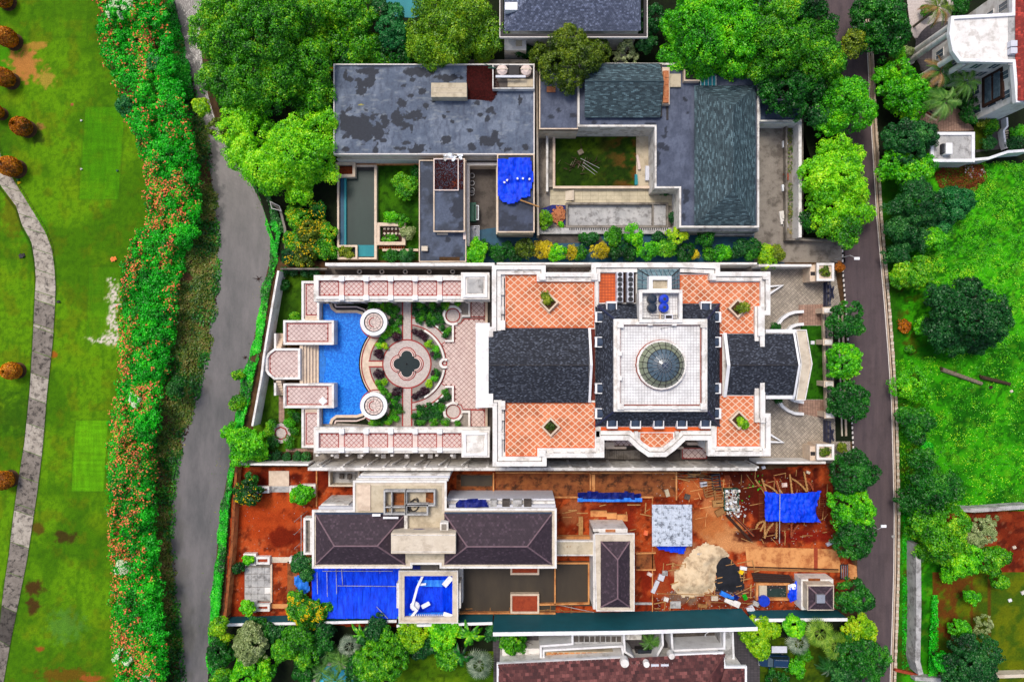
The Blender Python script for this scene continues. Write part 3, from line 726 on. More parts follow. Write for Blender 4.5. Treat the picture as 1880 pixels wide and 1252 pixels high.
# ------------------------------------------------------------------ golf course
PATH_L=[(-30,250),(-14,300),(0,345),(30,385),(41,420),(58,450),(64,486),(66,520),(64,553),(61,620),(55,720),(45,820),(32,900),(24,960),(17,1020),(8,1080),(3,1120),(-3,1180),(-12,1260)]
PATH_R=[(-6,250),(4,290),(28,330),(62,385),(83,420),(95,450),(100,486),(102,520),(101,553),(97,620),(86,720),(78,820),(68,900),(59,960),(50,1020),(38,1080),(30,1120),(18,1180),(4,1260)]
LAWN_E=[(172,-30),(182,0),(190,100),(215,150),(240,230),(268,300),(278,400),(244,450),(228,500),(224,600),(224,700),(212,760),(204,850),(206,950),(214,1050),(212,1150),(218,1290)]
def golf_c(x,y):
 n1=fbm(x/90,y/90,11,4);n2=fbm(x/22,y/22,12,4);n3=fbm(x/9,y/30,13,3)
 c=mixc((76,126,6),(104,156,10),sstep(0.38,0.62,n1))
 c=mixc(c,(112,112,12),sstep(0.52,0.72,n2)*0.4);c=mixc(c,(58,108,8),sstep(0.55,0.75,n3)*0.4)
 c=mixc(c,(120,150,10),sstep(0.6,0.8,fbm(x/60,y/60,31,3))*0.6)
 s=sstep(0.5,0.62,fbm(x/5,y/5,14,3));c=mixc(c,(44,84,8),s*0.25)
 for (a,b_,r,am) in ((15,115,34,.9),(10,300,20,.4),(60,420,30,.5),(0,130,25,.9)):
  d=np.hypot(x-a,y-b_)/r;c=mixc(c,(74,150,6),sstep(1.1,0.8,d)*am)
 for (a,b_,rx,ry,col,am) in ((45,120,42,40,(196,132,66),1.0),(62,85,30,9,(190,140,60),.9),(85,145,18,22,(180,150,60),.9),(72,232,12,8,(170,120,66),.9),(70,250,14,20,(40,56,16),.7),(120,985,26,14,(70,60,20),1),(65,1080,22,16,(80,50,24),.9),(60,1110,14,22,(80,50,24),.9),(75,1190,12,6,(170,84,40),.9),(115,1240,60,18,(120,80,20),.8),(170,1245,25,12,(170,90,40),.9),(70,970,20,12,(100,70,26),.8),(98,652,8,10,(170,90,30),.9),(132,191,4,4,(190,90,70),1),(120,1150,46,40,(86,140,60),.6),(25,390,30,60,(110,90,14),.5),(30,760,60,50,(40,80,8),.6)):  # bare and worn patches; the dark one by the lone shrub paints its cast shadow
  d=np.hypot((x-a)/rx,(y-b_)/ry);c=mixc(c,col,sstep(0.95,0.45,d+1.3*(fbm(x/7,y/7,int(a)+3,4)-0.5))*am)
  # re-turfed rectangles with a fine mown grain
 for (x0,y0,x1,y1,sk,col,am) in ((100,-20,162,68,2,(88,136,10),.3),(156,195,230,367,12,(76,156,8),.6),(163,489,222,632,6,(80,144,12),.5),(138,771,199,903,8,(104,184,14),.8)):
  xx=x+(y-y0)/(y1-y0)*sk;e=np.minimum(np.minimum(xx-x0,x1-xx),np.minimum(y-y0,y1-y))
  g=0.82+0.36*vnoise(x/2.2,y/26,5)*0.6+0.2*vnoise(x/30,y/2.5,6)
  c=mixc(c,np.asarray(col)*g[:, None],sstep(-1,3,e+3*(fbm(x/5,y/5,9,3)-.5))*am*.85);c=mixc(c,(60,96,14),sstep(1.6,0.4,np.abs(e))*0.3)
 w=(fbm(x/9,y/9,77,5)-0.5)*60
 sa=np.maximum(sstep(4,-4,np.abs(x-208+w*.4)-9)*sstep(508,520,y+w)*sstep(638,630,y),sstep(2,-4,np.abs(y-626+w*.4)-7)*sstep(160,175,x+w)*sstep(218,213,x))
 c=mixc(c,(232,218,206),sa*sstep(0.32,0.5,fbm(x/4,y/4,8,3)))
 f=(x>interp(PATH_R,y));pe=np.abs(x-np.where(f,interp(PATH_R,y),interp(PATH_L,y)));c=mixc(c,(30,50,12),sstep(4,0,pe)*0.8)
 return c
gridsheet('golf_lawn',-30,-30,285,1285,0.0,0.2,golf_c,'lawn_tint',poly=[(-30,-30)]+LAWN_E+[(-30,1290)],z=-0.012)
b=MB();b.face([(-320,-320,-0.02),(-80.5,-320,-0.02),(-80.5,320,-0.02),(-320,320,-0.02)])
MB.build(b,'golf_lawn_beyond',mat('lawn_plain',(60,116,8),(48,96,8),0.3).m, None,'structure')
# cart path: separate concrete slabs
mat('slab_light',(196,186,172),(150,140,128),0.8,0.9,0.35,0.3,dirt=(58,52,48),dirt_amt=0.75,dirt_scale=1.3)
mat('slab_mid',(150,140,130),(110,102,94),0.8,0.9,0.35,0.3,dirt=(44,40,38),dirt_amt=0.85,dirt_scale=1.3)
mat('slab_dark',(96,90,84),(66,60,56),0.8,0.9,0.35,0.3,dirt=(36,32,30),dirt_amt=0.85,dirt_scale=1.3)
path_root=thing('cart_path','winding grey concrete cart path of cast slabs across the golf lawn','path',P(70,600));path_root['kind']='structure'
ye=[252,292,318,346,372,398,424,462,500,540,556,600,606,650,690,735,782,832,880,930,942,1000,1055,1118,1180,1256]
shade='MMLLLLLLLLMLMMLMLMMMLMMDMDD'
for i in range(len(ye)-1):
 yy=np.linspace(ye[i]+0.5,ye[i+1]-0.5,5)
 l=[P(float(interp(PATH_L,y)),y-6) for y in yy];r=[P(float(interp(PATH_R,y)),y+6) for y in yy]
 sl=random.uniform(0,0.01);MB().prism(l+r[::-1],-0.1,0.03+sl).build('slab',{'L':'slab_light','M':'slab_mid','D':'slab_dark'}[shade[i]],path_root)
 # golden clipped shrubs on the lawn
gl=[(27,78,3.8,1.5,'leaning golden topiary shrub above bare sandy patch'),(22,150,3.6,1.45,'golden topiary shrub beside the bare patch, second in the row'),(16,6,3.0,1.4,'golden topiary shrub cut by the top left corner'),(4,210,3.2,1.1,'small golden topiary shrub half out at the left edge near the top'),(52,238,3.2,1.5,'golden topiary shrub standing alone farthest from the path'),(33,311,3.6,1.6,'golden topiary shrub next to the start of the cart path'),(34,680,3.2,1.4,'golden topiary shrub left of the cart path at mid height'),(20,878,3.2,1.5,'lowest golden topiary shrub at the left edge')]
for k,(x,y,h,r,lb) in enumerate(gl):
 x0,y0=P(x,y);root=thing('topiary_shrub',lb,'shrub',(x0,y0),0,'golden clipped shrubs on the golf lawn')
 rng=np.random.default_rng(k+40);n=2600;t=rng.uniform(0.02,1,n)**0.8;a=rng.uniform(0,2*PI,n);rr=r*np.sqrt(np.clip(np.sin(np.clip(t,0,1)*PI*0.94+0.12),0,1))*(1-0.12*t)*rng.uniform(0.88,1.03,n)
 C=np.stack([x0+rr*np.cos(a),y0+rr*np.sin(a),0.1+t*(h-0.1)],1);N=np.stack([np.cos(a),np.sin(a),(t-0.45)*2],1)
 Vv,Ff=leaf_cards(C,N,0.26,0.2,rng);fastmesh('crown',Vv,Ff,'leaf_gold',root);MB().tube((x0,y0,0),(x0,y0,h*0.8),0.09,6).build('trunk','bark',root)
 bb=MB();bb.arc(x0,y0,0,r*0.85,0.0,0.02,n=18) if False else bb.cyl(x0,y0,r*0.9,-0.02,0.015,18);bb.build('soil_ring','soil',root)
 # small things on the golf lawn
for (x,y,m_,w,lb,nm,ct) in ((150,222,'paint',.3,'small white marker by the upper turf rectangle','tee_marker','marker'),(150,311,'paint',.3,'small white marker on the left edge of the mown rectangle','tee_marker','marker'),(216,314,'plastic_green',.3,'small green marker on the right edge of the mown rectangle','tee_marker','marker'),(36,336,'flower_yellow',.5,'small yellow marker block at the path edge','tee_marker','marker'),(34,331,'leaf_teal',.4,'small teal marker block at the path edge','tee_marker','marker'),(280,413,'pale_concrete',.7,'square grey drain box by the flowering hedge','drain_box','box'),(41,470,'trim_dark',.9,'dark folding bench frame left of the cart path','tee_bench','bench'),(108,554,'trim_dark',.5,'dark post base right of the cart path','tee_marker','marker'),(209,476,'flower_orange',.9,'fallen orange cone cloth near the sandy tee','ground_cloth','cloth')):
 a,b2=P(x,y);r=thing(nm,lb,ct,(a,b2));q=MB();q.box(a,b2,w,w*.6,0,.12,.4);q.box(a+.05,b2,w*.4,w*.8,.12,.3,.9);q.build('body',m_,r);MB().cyl(a,b2,.04,0,.34,6).build('peg','steel_dark',r)
 # ------------------------------------------------------------------ river banks
HED_W=[(x-2,y) for x,y in LAWN_E]
HED_E=[(290,-30),(300,0),(312,60),(326,120),(338,170),(346,220),(358,270),(362,320),(366,380),(360,430),(338,470),(328,520),(320,600),(306,680),(294,740),(286,800),(282,900),(284,980),(292,1050),(298,1130),(304,1200),(308,1290)]
bank_poly=[(x-12,y) for x,y in HED_E]+[(x+5,y) for x,y in RL[::-1]]
ground_cover('bank_ground_cover',bank_poly,0,'leaf_ground',95,0.3,'low weeds and creepers on the sloping river bank below the hedge','ground cover',zfn=terrain_z,hmin=0.02,hmax=0.5,seed=5,thr=0.3,ph=-1.3)
ground_cover('bank_grass',bank_poly,0,'leaf_dark',40,0.4,'dark green grass tufts on the sloping river bank','ground cover',zfn=terrain_z,hmin=0.05,hmax=0.6,seed=9,thr=0.52,nscale=0.25,ph=-1.3)
ground_cover('bank_weeds',[(240,-30),(300,-30),(335,110),(345,170),(318,190),(300,120),(285,60)],0,'leaf_emerald',150,0.3,'bright green weeds between the hedge top end and the river','ground cover',zfn=terrain_z,hmin=0.3,hmax=1.3,seed=10,thr=0.3)
ivy=[(x-5-4*math.sin(y*.11)-3*math.sin(y*.047+1),y) for x,y in [(float(interp(RR,t)),t) for t in range(380,1280,14)]];ivy_e=[(500,378),(520,430),(512,480),(500,530),(492,580),(484,640),(472,690),(462,740),(450,790),(437,850),(430,900),(425,960),(420,1020),(414,1080),(408,1140),(404,1200),(404,1270)]
ground_cover('ivy_bank',ivy+ivy_e[::-1],0,'leaf_emerald',170,0.3,'bright green ivy covering the steep east river bank','ground cover',zfn=terrain_z,hmin=0.2,hmax=1.0,seed=6,thr=0.34,ph=-0.9)
ground_cover('ivy_bank_dark',ivy+ivy_e[::-1],0,'leaf_dark',60,0.35,'darker creepers mixed into the east river bank ivy','ground cover',zfn=terrain_z,hmin=0.1,hmax=0.8,seed=16,thr=0.48,ph=-0.9)
# long flowering hedge
hx=thing('flowering_hedge','long dense green hedge covered in pink and orange flowers between golf lawn and river','hedge',P(270,600))
rng=np.random.default_rng(21);pts,nr,cr=[],[],[]
yy=rng.uniform(-40,1290,6200);u=rng.uniform(0,1,6200)
xl=interp([(x,y) for x,y in HED_W],yy);xr=interp(HED_E,yy);px_=xl+(xr-xl)*u+rng.normal(0,3,6200)
prof=np.sqrt(np.clip(1-(2*u-1)**2,0.02,1));lump=fbm(px_/22,yy/22,50,3)
zz=0.5+prof*1.5+(lump-0.5)*3.8;zz=np.maximum(zz,0.35)
k=(CAM_H-zz)/CAM_H/PXM;X=(px_-CX)*k;Y=(CY-yy)*k
pts=np.stack([X,Y,zz],1);nr=np.stack([(u-.5)*1.2,np.zeros_like(u),np.ones_like(u)],1)
Vh,Fh=clumps(pts,nr,rng.uniform(0.35,0.62,len(pts)),36,0.25,0.18,rng);LEAVES[0]+=len(Fh)
fastmesh('foliage',Vh,Fh,'leaf_emerald',hx)
ff=fbm(px_/26,yy/34,61,3);sel=rng.uniform(size=len(pts))<(.35+1.1*sstep(.38,.6,fbm(px_/70,yy/110,63,2)))*np.clip(sstep(0.40,0.60,ff)*0.62+(u<0.25)*0.3-(u>0.75)*0.3,0.03,0.8)
fp=pts[sel];Vf,Ff=clumps(fp,nr[sel],rng.uniform(0.5,0.72,len(fp)),9,0.26,0.24,rng)
fastmesh('flower',Vf,Ff,'flower_orange',hx,'stuff')
for (x,y,r,lb) in ((224,22,24,'white flowering shrub at the top of the pink hedge'),(226,1037,16,'white flowering shrub in the lower part of the pink hedge'),(228,1206,17,'white flowering shrub near the bottom end of the pink hedge'),(275,1240,14,'pale flowering shrub at the bottom edge beside the river bank'),(252,732,14,'small white flowering shrub half way along the pink hedge')):
 bush(x,y,r,3.0,'leaf_emerald',lb,'flowering_shrub',flowers='flower_white',fl_share=0.30)
for (x,y,r,h,m_,lb) in ((285,118,16,3,'leaf_teal','teal green bush on the river bank near the top'),(305,125,18,3.2,'leaf_emerald','round bright bush on the bank where the river narrows'),(232,195,16,2.0,'leaf_teal','dull teal bush on the lawn side of the hedge'),(322,712,18,2.6,'leaf_dark','dark bush on the bank at the river bend')):
 bush(x,y,r,h,m_,lb)
ground_cover('bank_creepers',[(x-4,y) for x,y in [(float(interp(RR,t)),t) for t in range(236,440,12)]]+[(530,430),(500,360),(470,300),(440,240)],0,'leaf_dark',70,.34,'dark creepers on the river bank below the lime bright tree','ground cover',zfn=terrain_z,hmin=.1,hmax=.8,seed=17,thr=.3,ph=-.9)
for (x,y,s_,lb) in ((451,656,.5,'dark snag of wood in the middle of the river'),(440,693,.8,'dark clump of debris in the river near the feathery branches'),(475,512,.9,'brown debris caught at the right side of the river'),(352,150,.7,'dark root clump at the left river edge')):
 x0,y0=P(x,y,WZ);r=thing('driftwood',lb,'driftwood',(x0,y0),WZ);b=MB()
 for k in range(6):a=k*1.1+x;b.tube((x0,y0,WZ),(x0+s_*math.cos(a)*(.5+k*.1),y0+s_*math.sin(a)*.6,WZ+.1+.04*k),.07,5,.02)
 b.build('branches','wood_dark',r)
fl=[(float(interp(RR,t))+2,t) for t in range(230,1280,25)]
ground_cover('floating_leaves',[(x-26-10*math.sin(y*.03),y) for x,y in fl]+fl[::-1],WZ+.012,'leaf_ground',2.2,.2,'leaves and scum floating along the east side of the river','floating leaves',hmax=.0,seed=18,thr=.5,ph=WZ)
fl=[(float(interp(RL,t))-3,t) for t in range(0,1280,25)]
ground_cover('shore_mud',fl+[(x+9+4*math.sin(y*.05),y) for x,y in fl[::-1]],WZ+.02,'wood_dark',14,.34,'dark mud and dead twigs along the west water edge','mud',hmax=.12,seed=19,thr=.42,ph=WZ)
# ================================================================== white mansion
mans=thing('mansion','huge white mansion with terracotta roof terraces and a round glass dome','mansion',P(1160,660))
TH=8.8
PH=9.7
OUT=[(903,487),(1002,487),(1002,500),(1086,500),(1086,483),(1173,483),(1252,483),(1322,485.5),(1322,499),(1414.5,499),(1414.5,578.5),(1404,578.5),(1404,616),(1404,722),(1404,759),(1415,759),(1415,837),(1299.6,837),(1299.6,808),(1259,808),(1241,825),(1223,838.5),(1190,838.5),(1171,825),(1153,808),(1109.5,808),(1109.5,840),(1003.6,840),(1003.6,855.8),(904.4,855.8),(904.4,748),(897,748),(897,600),(903,600)]
outw=ccw(PP(OUT,PH))
body=offset(outw,0.45)
MB().prism(body,0,TH).build('wall','white',mans)
MB().frame(outw,0.62,PH-0.75,PH).build('parapet','white',mans)
MB().frame(offset(outw,0.7),0.55,TH,PH-0.35).build('inner_parapet','white',mans)
MB().frame(offset(outw,0.25),0.4,TH-1.2,PH-0.8).build('cornice','cream_stone',mans)
inn=offset(outw,1.2)
MB().prism(inn,TH-0.1,TH+0.02).build('roof_deck','white',mans)
# terrace tiles
def terrace(poly,label,pitch=(14.05,12.35),off=(0,0),h=TH+0.03):
 r=MB().prism(PP(poly,h),TH+0.02,h).build('roof_terrace','grout_white',mans)
 diamond_tiles(r,PP(poly,h),h,L(pitch[0],h),L(pitch[1],h),0.165,'terracotta',off=(L(off[0],h),L(off[1],h)),th=0.02)
 for a,b_ in zip(poly,poly[1:]+poly[:1]):
  pass
 MB().frame(PP(poly,h),0.12,h,h+0.05).build('border','terracotta_plain',r)
 return r
terrace([(928,504),(985,504),(985,518),(1091,518),(1091,602),(928,602)],'nw',off=(4,2))
terrace([(928,739),(1093,739),(1093,822),(986,822),(986,837),(928,837)],'sw',off=(4,3))
terrace([(1248,505),(1303,505),(1303,519),(1397,519),(1397,560),(1393,560),(1393,612),(1319,612),(1319,557),(1248,557)],'ne',off=(2,4))
terrace([(1319,727),(1393,727),(1393,777),(1399,777),(1399,819),(1316,819),(1316,783),(1319,783)],'se',off=(3,1))
terrace([(1176,795),(1235,795),(1235,808),(1222,820),(1212,824),(1200,824),(1190,820),(1176,808)],'south bay',off=(1,5))
for (x0,y0,x1,y1,m_) in ((1103,783.5,1305,793,'terracotta_plain'),(1100,502,1131,556,'terracotta_small'),(1085,604,1092.5,735,'red_gutter'),(1320,614,1326,726,'red_gutter'),(1131,500,1167,556,'wood_dark')):
 MB().prism(RC(x0,y0,x1,y1,TH),TH,TH+0.03).build('terrace_strip',m_,mans)
for (x,y,w,hh) in ((1096,530,5,60),(1098,815,6,46),(1098,797,9,10),(1310,797,6,26),(1244,800,6,14),(1169,800,6,14)):
 MB().box(*P(x,y,PH),L(w),L(hh),TH-.1,PH-0.25).build('dividing_parapet','stained_white',mans)
 # inner parapet gutters and pilaster caps along the terraces
for (x0,y0,x1,y1) in ((928,499.5,985,502.5),(991,513.5,1091,516.5),(925,510,927,600),(925,745,927,830),(928,838.5,985,841.5),(990,823.5,1091,826.5),(1250,499.5,1301,502.5),(1306,514,1396,516.5),(1399,522,1401,560),(1401,780,1403,818),(1318,821,1399,823.5)):
 MB().prism(RC(x0,y0,x1,y1,TH+0.2),TH,TH+0.06).build('gutter','trim_dark',mans)
for x in (945,966,1010,1035,1060,1080):
 for y in ((497.5 if x<990 else 511),(843 if x<990 else 829)):
  MB().box(*P(x,y,TH+.5),0.9,0.42,TH,TH+0.62).build('pilaster_cap','stained_white',mans)
for x in (1262,1286,1320,1345,1372):MB().box(*P(x,497.5 if x<1304 else 511.5,TH+.5),0.9,0.42,TH,TH+0.62).build('pilaster_cap','stained_white',mans)
for x in (1335,1362,1388):MB().box(*P(x,826,TH+.5),0.9,0.42,TH,TH+0.62).build('pilaster_cap','stained_white',mans)
for y in (535,570,765,800):
 MB().box(*P(923,y,TH+.5),0.42,1.0,TH,TH+0.62).build('pilaster_cap','stained_white',mans)
for (x,y) in ((996,508),(996,832),(1091,508),(1309,508),(1407,507),(1407,829),(1307,829)):MB().box(*P(x,y,PH+.2),0.9,0.9,TH,PH+0.12).build('parapet_pier','white',mans)
MB().prism(RC(1392,563,1404,617,PH+.1),TH,PH+0.1).build('parapet_pier','white',mans);MB().prism(RC(1397,720,1405,776,PH+.1),TH,PH+0.1).build('parapet_pier','white',mans)
MB().prism(RC(919.5,588,927.5,606,PH+.1),TH,PH+0.1).build('parapet_pier','white',mans);MB().prism(RC(919.5,736,927.5,752,PH+.1),TH,PH+0.1).build('parapet_pier','white',mans)
# west wing slate roof
gable_roof(mans,[(897,739),(1081,739)],[(897,670.5),(1081,670.5)],[(897,602.5),(1081,602.5)],9.2,11.2,'slate_navy',0.14,0.27)
MB().prism(RC(873.5,593,899,748,9.6),8.9,9.6).build('west_portico_roof','white_clean',mans)
MB().prism(RC(878,597,899,744,9.3),8.2,8.9).build('portico_beam','white',mans)
for y in (604,634,664,677,707,737):MB().cyl(*P(882,y,0),0.42,0.1,8.2,14,0.36).build('column','white',mans)
MB().face([(*P(1080,602,9.3),9.3),(*P(1084.5,602,9.3),9.3),(*P(1088,670,11.3),11.4),(*P(1083.5,670,11.3),11.4)]).face([(*P(1083.5,670,11.3),11.4),(*P(1088,670,11.3),11.4),(*P(1084.5,739,9.3),9.3),(*P(1080,739,9.3),9.3)]).build('gable_coping','white_clean',mans)
# east wing slate roof and entrance canopy
gable_roof(mans,[(1334,725),(1459,725)],[(1334,670.5),(1467,670.5)],[(1334,613),(1459,613)],8.9,10.8,'slate_navy',0.14,0.27)
MB().prism(PP([(1331,612),(1457,612),(1468,668),(1459,727),(1331,727)],8.9),4.8,8.6).build('entrance_wall','white',mans)
for (p,q) in (((1328,611),(1335,671)),((1335,670),(1328,729))):
 b=MB();h0,h1=9.1,11.1;hs=(h0,h1) if p[1]<640 else (h1,h0)
 b.face([(*P(p[0],p[1],hs[0]),hs[0]),(*P(p[0]+6,p[1],hs[0]),hs[0]),(*P(q[0]+6,q[1],hs[1]),hs[1]),(*P(q[0],q[1],hs[1]),hs[1])]);b.build('gable_coping','white_clean',mans)
for (p,q,hp,hq) in (((1456,611),(1466,670),9.2,11.1),((1466,670),(1456,729),11.1,9.2)):
 b=MB();b.face([(*P(*p,hp),hp),(*P(p[0]+4,p[1],hp),hp),(*P(q[0]+4,q[1],hq),hq),(*P(*q,hq),hq)]);b.build('gable_coping','white_clean',mans)
MB().path(PP([(1406,608),(1461,608)],8.8),0.5,8.2,8.8).build('eave','white_clean',mans);MB().path(PP([(1406,729),(1459,729)],8.8),0.5,8.2,8.8).build('eave','white_clean',mans)
MB().prism(PP([(1461,605),(1481,605),(1492,668),(1479,735),(1461,735),(1471,668)],5.2),4.6,5.2).build('entrance_canopy','cream',mans)
MB().frame(PP([(1461,605),(1481,605),(1492,668),(1479,735),(1461,735),(1471,668)],5.4),0.14,5.2,5.38).build('canopy_edge','white',mans)
for (x,y) in ((1468,613),(1478,648),(1478,688),(1468,727)):MB().cyl(*P(x,y,4.6),0.35,0.2,4.6,14).build('column','white',mans)
# central mansard roof
E0,E1=9.0,11.9
eav=[P(1093,782,E0),P(1321,782,E0),P(1321,558,E0),P(1093,558,E0)]
top=[P(1129,754,E1),P(1298,754,E1),P(1298,587,E1),P(1129,587,E1)]
ro=MB().loft(eav,E0,top,E1).build('mansard_roof','trim_dark',mans);sh=MB()
for i in range(4):
 j=(i+1)%4;f=[Vector((*eav[i],E0)),Vector((*eav[j],E0)),Vector((*top[j],E1)),Vector((*top[i],E1))];shingles(sh,f,(f[0],f[1]),0.14,0.27,0.03,i)
sh.build('shingle','slate_navy',ro,'stuff')
for i in range(4):MB().tube((*eav[i],E0+.06),(*top[i],E1+.06),0.12,6).build('hip_cap','iron_navy',ro)
MB().prism(offset(ccw(eav),0.3),TH-.3,E0).build('attic_wall','white',mans)
# dormers
def dormer(x,y,ang):
 h=10.0;cx,cy=P(x,y,h);r=MB();w,d=1.45,1.5
 c,s_=math.cos(ang),math.sin(ang)
 def tr(px_,py_,z): return (cx+px_*c-py_*s_,cy+px_*s_+py_*c,z)
 def bx(b,x0,x1,y0,y1,z0,z1):
  b.prism([tr(x0,y0,0)[:2],tr(x1,y0,0)[:2],tr(x1,y1,0)[:2],tr(x0,y1,0)[:2]],z0,z1)
 b=MB();bx(b,-w/2,w/2,-0.16,0.12,9.0,10.15);bx(b,-w/2,-w/2+.12,-.16,-d,9.1,10.05);bx(b,w/2-.12,w/2,-.16,-d,9.1,10.05)
 o=b.build('dormer','white_clean',mans)
 b=MB();n=8;hw=w/2-.14
 for i in range(n):
  a0,a1=PI*i/n,PI*(i+1)/n
  b.face([tr(hw*math.cos(a0),0.0,9.65+.35*math.sin(a0)),tr(hw*math.cos(a1),0.0,9.65+.35*math.sin(a1)),tr(hw*math.cos(a1),-d,9.9+.35*math.sin(a1)),tr(hw*math.cos(a0),-d,9.9+.35*math.sin(a0))])
 b.build('dormer_roof','fascia_blue',o)
 b=MB();bx(b,-.42,.42,0.121,0.15,9.25,9.95);b.build('pane','glass_dark',o)
for y in (582,628,713,759):dormer(1094,y,rad(90));dormer(1322,y,rad(-90))
for x in (1123,1296):dormer(x,555,0.0)
for x in (1124,1167,1209.5,1252,1295.5):dormer(x,785,rad(180))
# top platform
PT=12.6
plat=RC(1127.5,585.5,1300,756,PT)
MB().prism(offset(plat,0.25),E1-0.4,12.0).build('platform','white',mans)
MB().frame(plat,0.4,11.7,12.25).build('platform_cornice','white',mans);MB().frame(offset(plat,0.4),0.38,11.9,PT).build('platform_parapet','white',mans)
dk=MB().prism(offset(plat,0.92),12.0,12.04).build('tiled_deck','roof_terrace_white',mans)
MB().frame(offset(plat,0.82),0.08,12.0,12.2).build('parapet_gutter','brick_red',mans)
for x,y in ((1139,596),(1292,596),(1139,746),(1292,746)):MB().box(*P(x,y,PT),0.85,0.85,12,PT+.15).build('corner_pier','white',mans)
for x in (1194,1238):
 for y in (594.5,748):MB().box(*P(x,y,PT),0.6,0.5,12,PT+.1).build('parapet_pier','white',mans)
for y in (649,694):
 for x in (1138,1292):MB().box(*P(x,y,PT),0.5,0.6,12,PT+.1).build('parapet_pier','white',mans)
MB().tube((*P(1214,603,12.4),12.04),(*P(1214,603,12.4),14.2),0.05).tube((*P(1214,603,12.4),14.1),(*P(1238,600,12.4),12.7),0.03).build('lightning_rod','steel_dark',mans)
# glass dome
DH=12.9;dcx,dcy=P(1214.8,670,DH);RD=L(44.0,DH)
dome=thing('glass_dome','round ribbed glass dome on the white tiled roof platform','dome',(dcx,dcy),12.04)
NS=20;prof=[(1.0,0.0),(0.86,0.55),(0.70,1.05),(0.50,1.5),(0.30,1.82),(0.10,1.98)]
MB().arc(dcx,dcy,RD*0.965,RD*1.04,12.0,DH,n=NS).build('drum','white',dome)
MB().arc(dcx,dcy,RD*1.04,RD*1.06,12.0,12.5,n=NS).build('drum_skirt','brick_red',dome)
def dp(k,i,e=0.0):
 a=2*PI*(i+0.5)/NS;f,z=prof[k]; return (dcx+(RD*.965*f+e)*math.cos(a),dcy+(RD*.965*f+e)*math.sin(a),DH-0.05+z)
for k in range(5):
 for i in range(NS):
  MB().face([dp(k,i),dp(k,i+1),dp(k+1,i+1),dp(k+1,i)]).build('pane','glass_green' if k<2 else 'glass_blue',dome)
MB().face([dp(5,i) for i in range(NS)]).build('crown_cap','glass_blue',dome)
for i in range(NS):
 b=MB()
 for k in range(5):
  p,q=Vector(dp(k,i)),Vector(dp(k+1,i));p.z+=.04;q.z+=.04;b.tube(p,q,0.045 if k<3 else 0.03,5)
 b.build('rib','trim_dark' if i%2==0 or True else 'steel',dome)
for k in (1,2,4):
 b=MB()
 for i in range(NS):p,q=Vector(dp(k,i)),Vector(dp(k,i+1));p.z+=.05;q.z+=.05;b.tube(p,q,0.04,4)
 b.build('hoop','trim_dark',dome)
for i in range(0,NS,1):
 a=2*PI*i/NS+.16
 MB().tube((dcx+.12*RD*math.cos(a),dcy+.12*RD*math.sin(a),DH+2.05),(dcx+.48*RD*math.cos(a),dcy+.48*RD*math.sin(a),DH+1.6),0.022,4).build('glazing_bar','steel',dome)
MB().cyl(dcx,dcy,0.42,DH+1.9,DH+2.12,16,.36).build('finial','plastic_blue' if False else 'fascia_blue',dome)
MB().tube((dcx-.3,dcy-.3,DH+2.16),(dcx+.3,dcy+.3,DH+2.16),.03,4).tube((dcx-.3,dcy+.3,DH+2.16),(dcx+.3,dcy-.3,DH+2.16),.03,4).build('finial_cross','steel',dome)
# lift tower with water tanks
tw=RC(1173.5,532,1253,592,12.9)
MB().prism(offset(tw,0.3),TH,11.6).build('tower','white',mans);MB().frame(tw,0.42,11.2,12.9).build('tower_parapet','white',mans)
MB().prism(offset(tw,0.43),11.6,11.63).build('tower_deck','roof_terrace_white',mans)
MB().box(*P(1212,584,12.1),0.16,1.4,11.63,12.3).build('pipe_upstand','cream_stone',mans)
MB().box(*P(1219,577,12.1),3.6,0.22,11.63,12.1).build('upstand_beam','stained_white',mans)
t2=RC(1191.5,507,1233,537,12.4)
MB().frame(t2,0.5,10.0,12.4).build('shaft_parapet','white_clean',mans);MB().prism(offset(t2,.5),10,11.9).build('shaft_deck','beige_slab',mans)
sk=MB();q0=[P(1170,538,9.4),P(1248,538,9.4),P(1248,494,9.4),P(1170,494,9.4)];q1=[P(1191.5,537,11.3),P(1233,537,11.3),P(1233,507,11.3),P(1191.5,507,11.3)]
sg=MB().loft(q0,9.4,q1,11.3, False).build('glass_skylight','skylight_panel',mans)
for a,b_ in zip(q0,q1):MB().tube((*a,9.45),(*b_,11.35),.07,4).build('mullion','trim_dark',sg)
for t_ in (.2,.4,.6,.8):
 for (i,j) in ((2,3),(0,3),(1,2)):
  a=(q0[i][0]*(1-t_)+q0[j][0]*t_,q0[i][1]*(1-t_)+q0[j][1]*t_);c=(q1[i][0]*(1-t_)+q1[j][0]*t_,q1[i][1]*(1-t_)+q1[j][1]*t_)
  MB().tube((*a,9.45),(*c,11.35),.04,4).build('mullion','steel',sg)
for x,y,m_,lb in ((1198,549,'plastic_black','dark water tank on the roof tower, upper of the two dark ones'),(1198,565,'plastic_black','dark water tank on the roof tower, lower of the two dark ones'),(1219.6,549,'plastic_blue','bright blue water tank on the roof tower, upper of the two blue ones'),(1219.6,564.5,'plastic_blue','bright blue water tank on the roof tower, lower of the two blue ones')):
 x0,y0=P(x,y,12.8);r=thing('water_tank',lb,'water tank',(x0,y0),11.63,'water tanks on the mansion tower')
 b=MB()
 for k in range(4):b.cyl(x0,y0,.6+.03*(k%2),11.65+k*.28,11.93+k*.28,18)
 b.cyl(x0,y0,.6,12.77,12.95,18,.3);b.build('body',m_,r);MB().cyl(x0,y0,.2,12.95,13.03,12).build('lid','plastic_black' if m_=='plastic_blue' else m_,r)
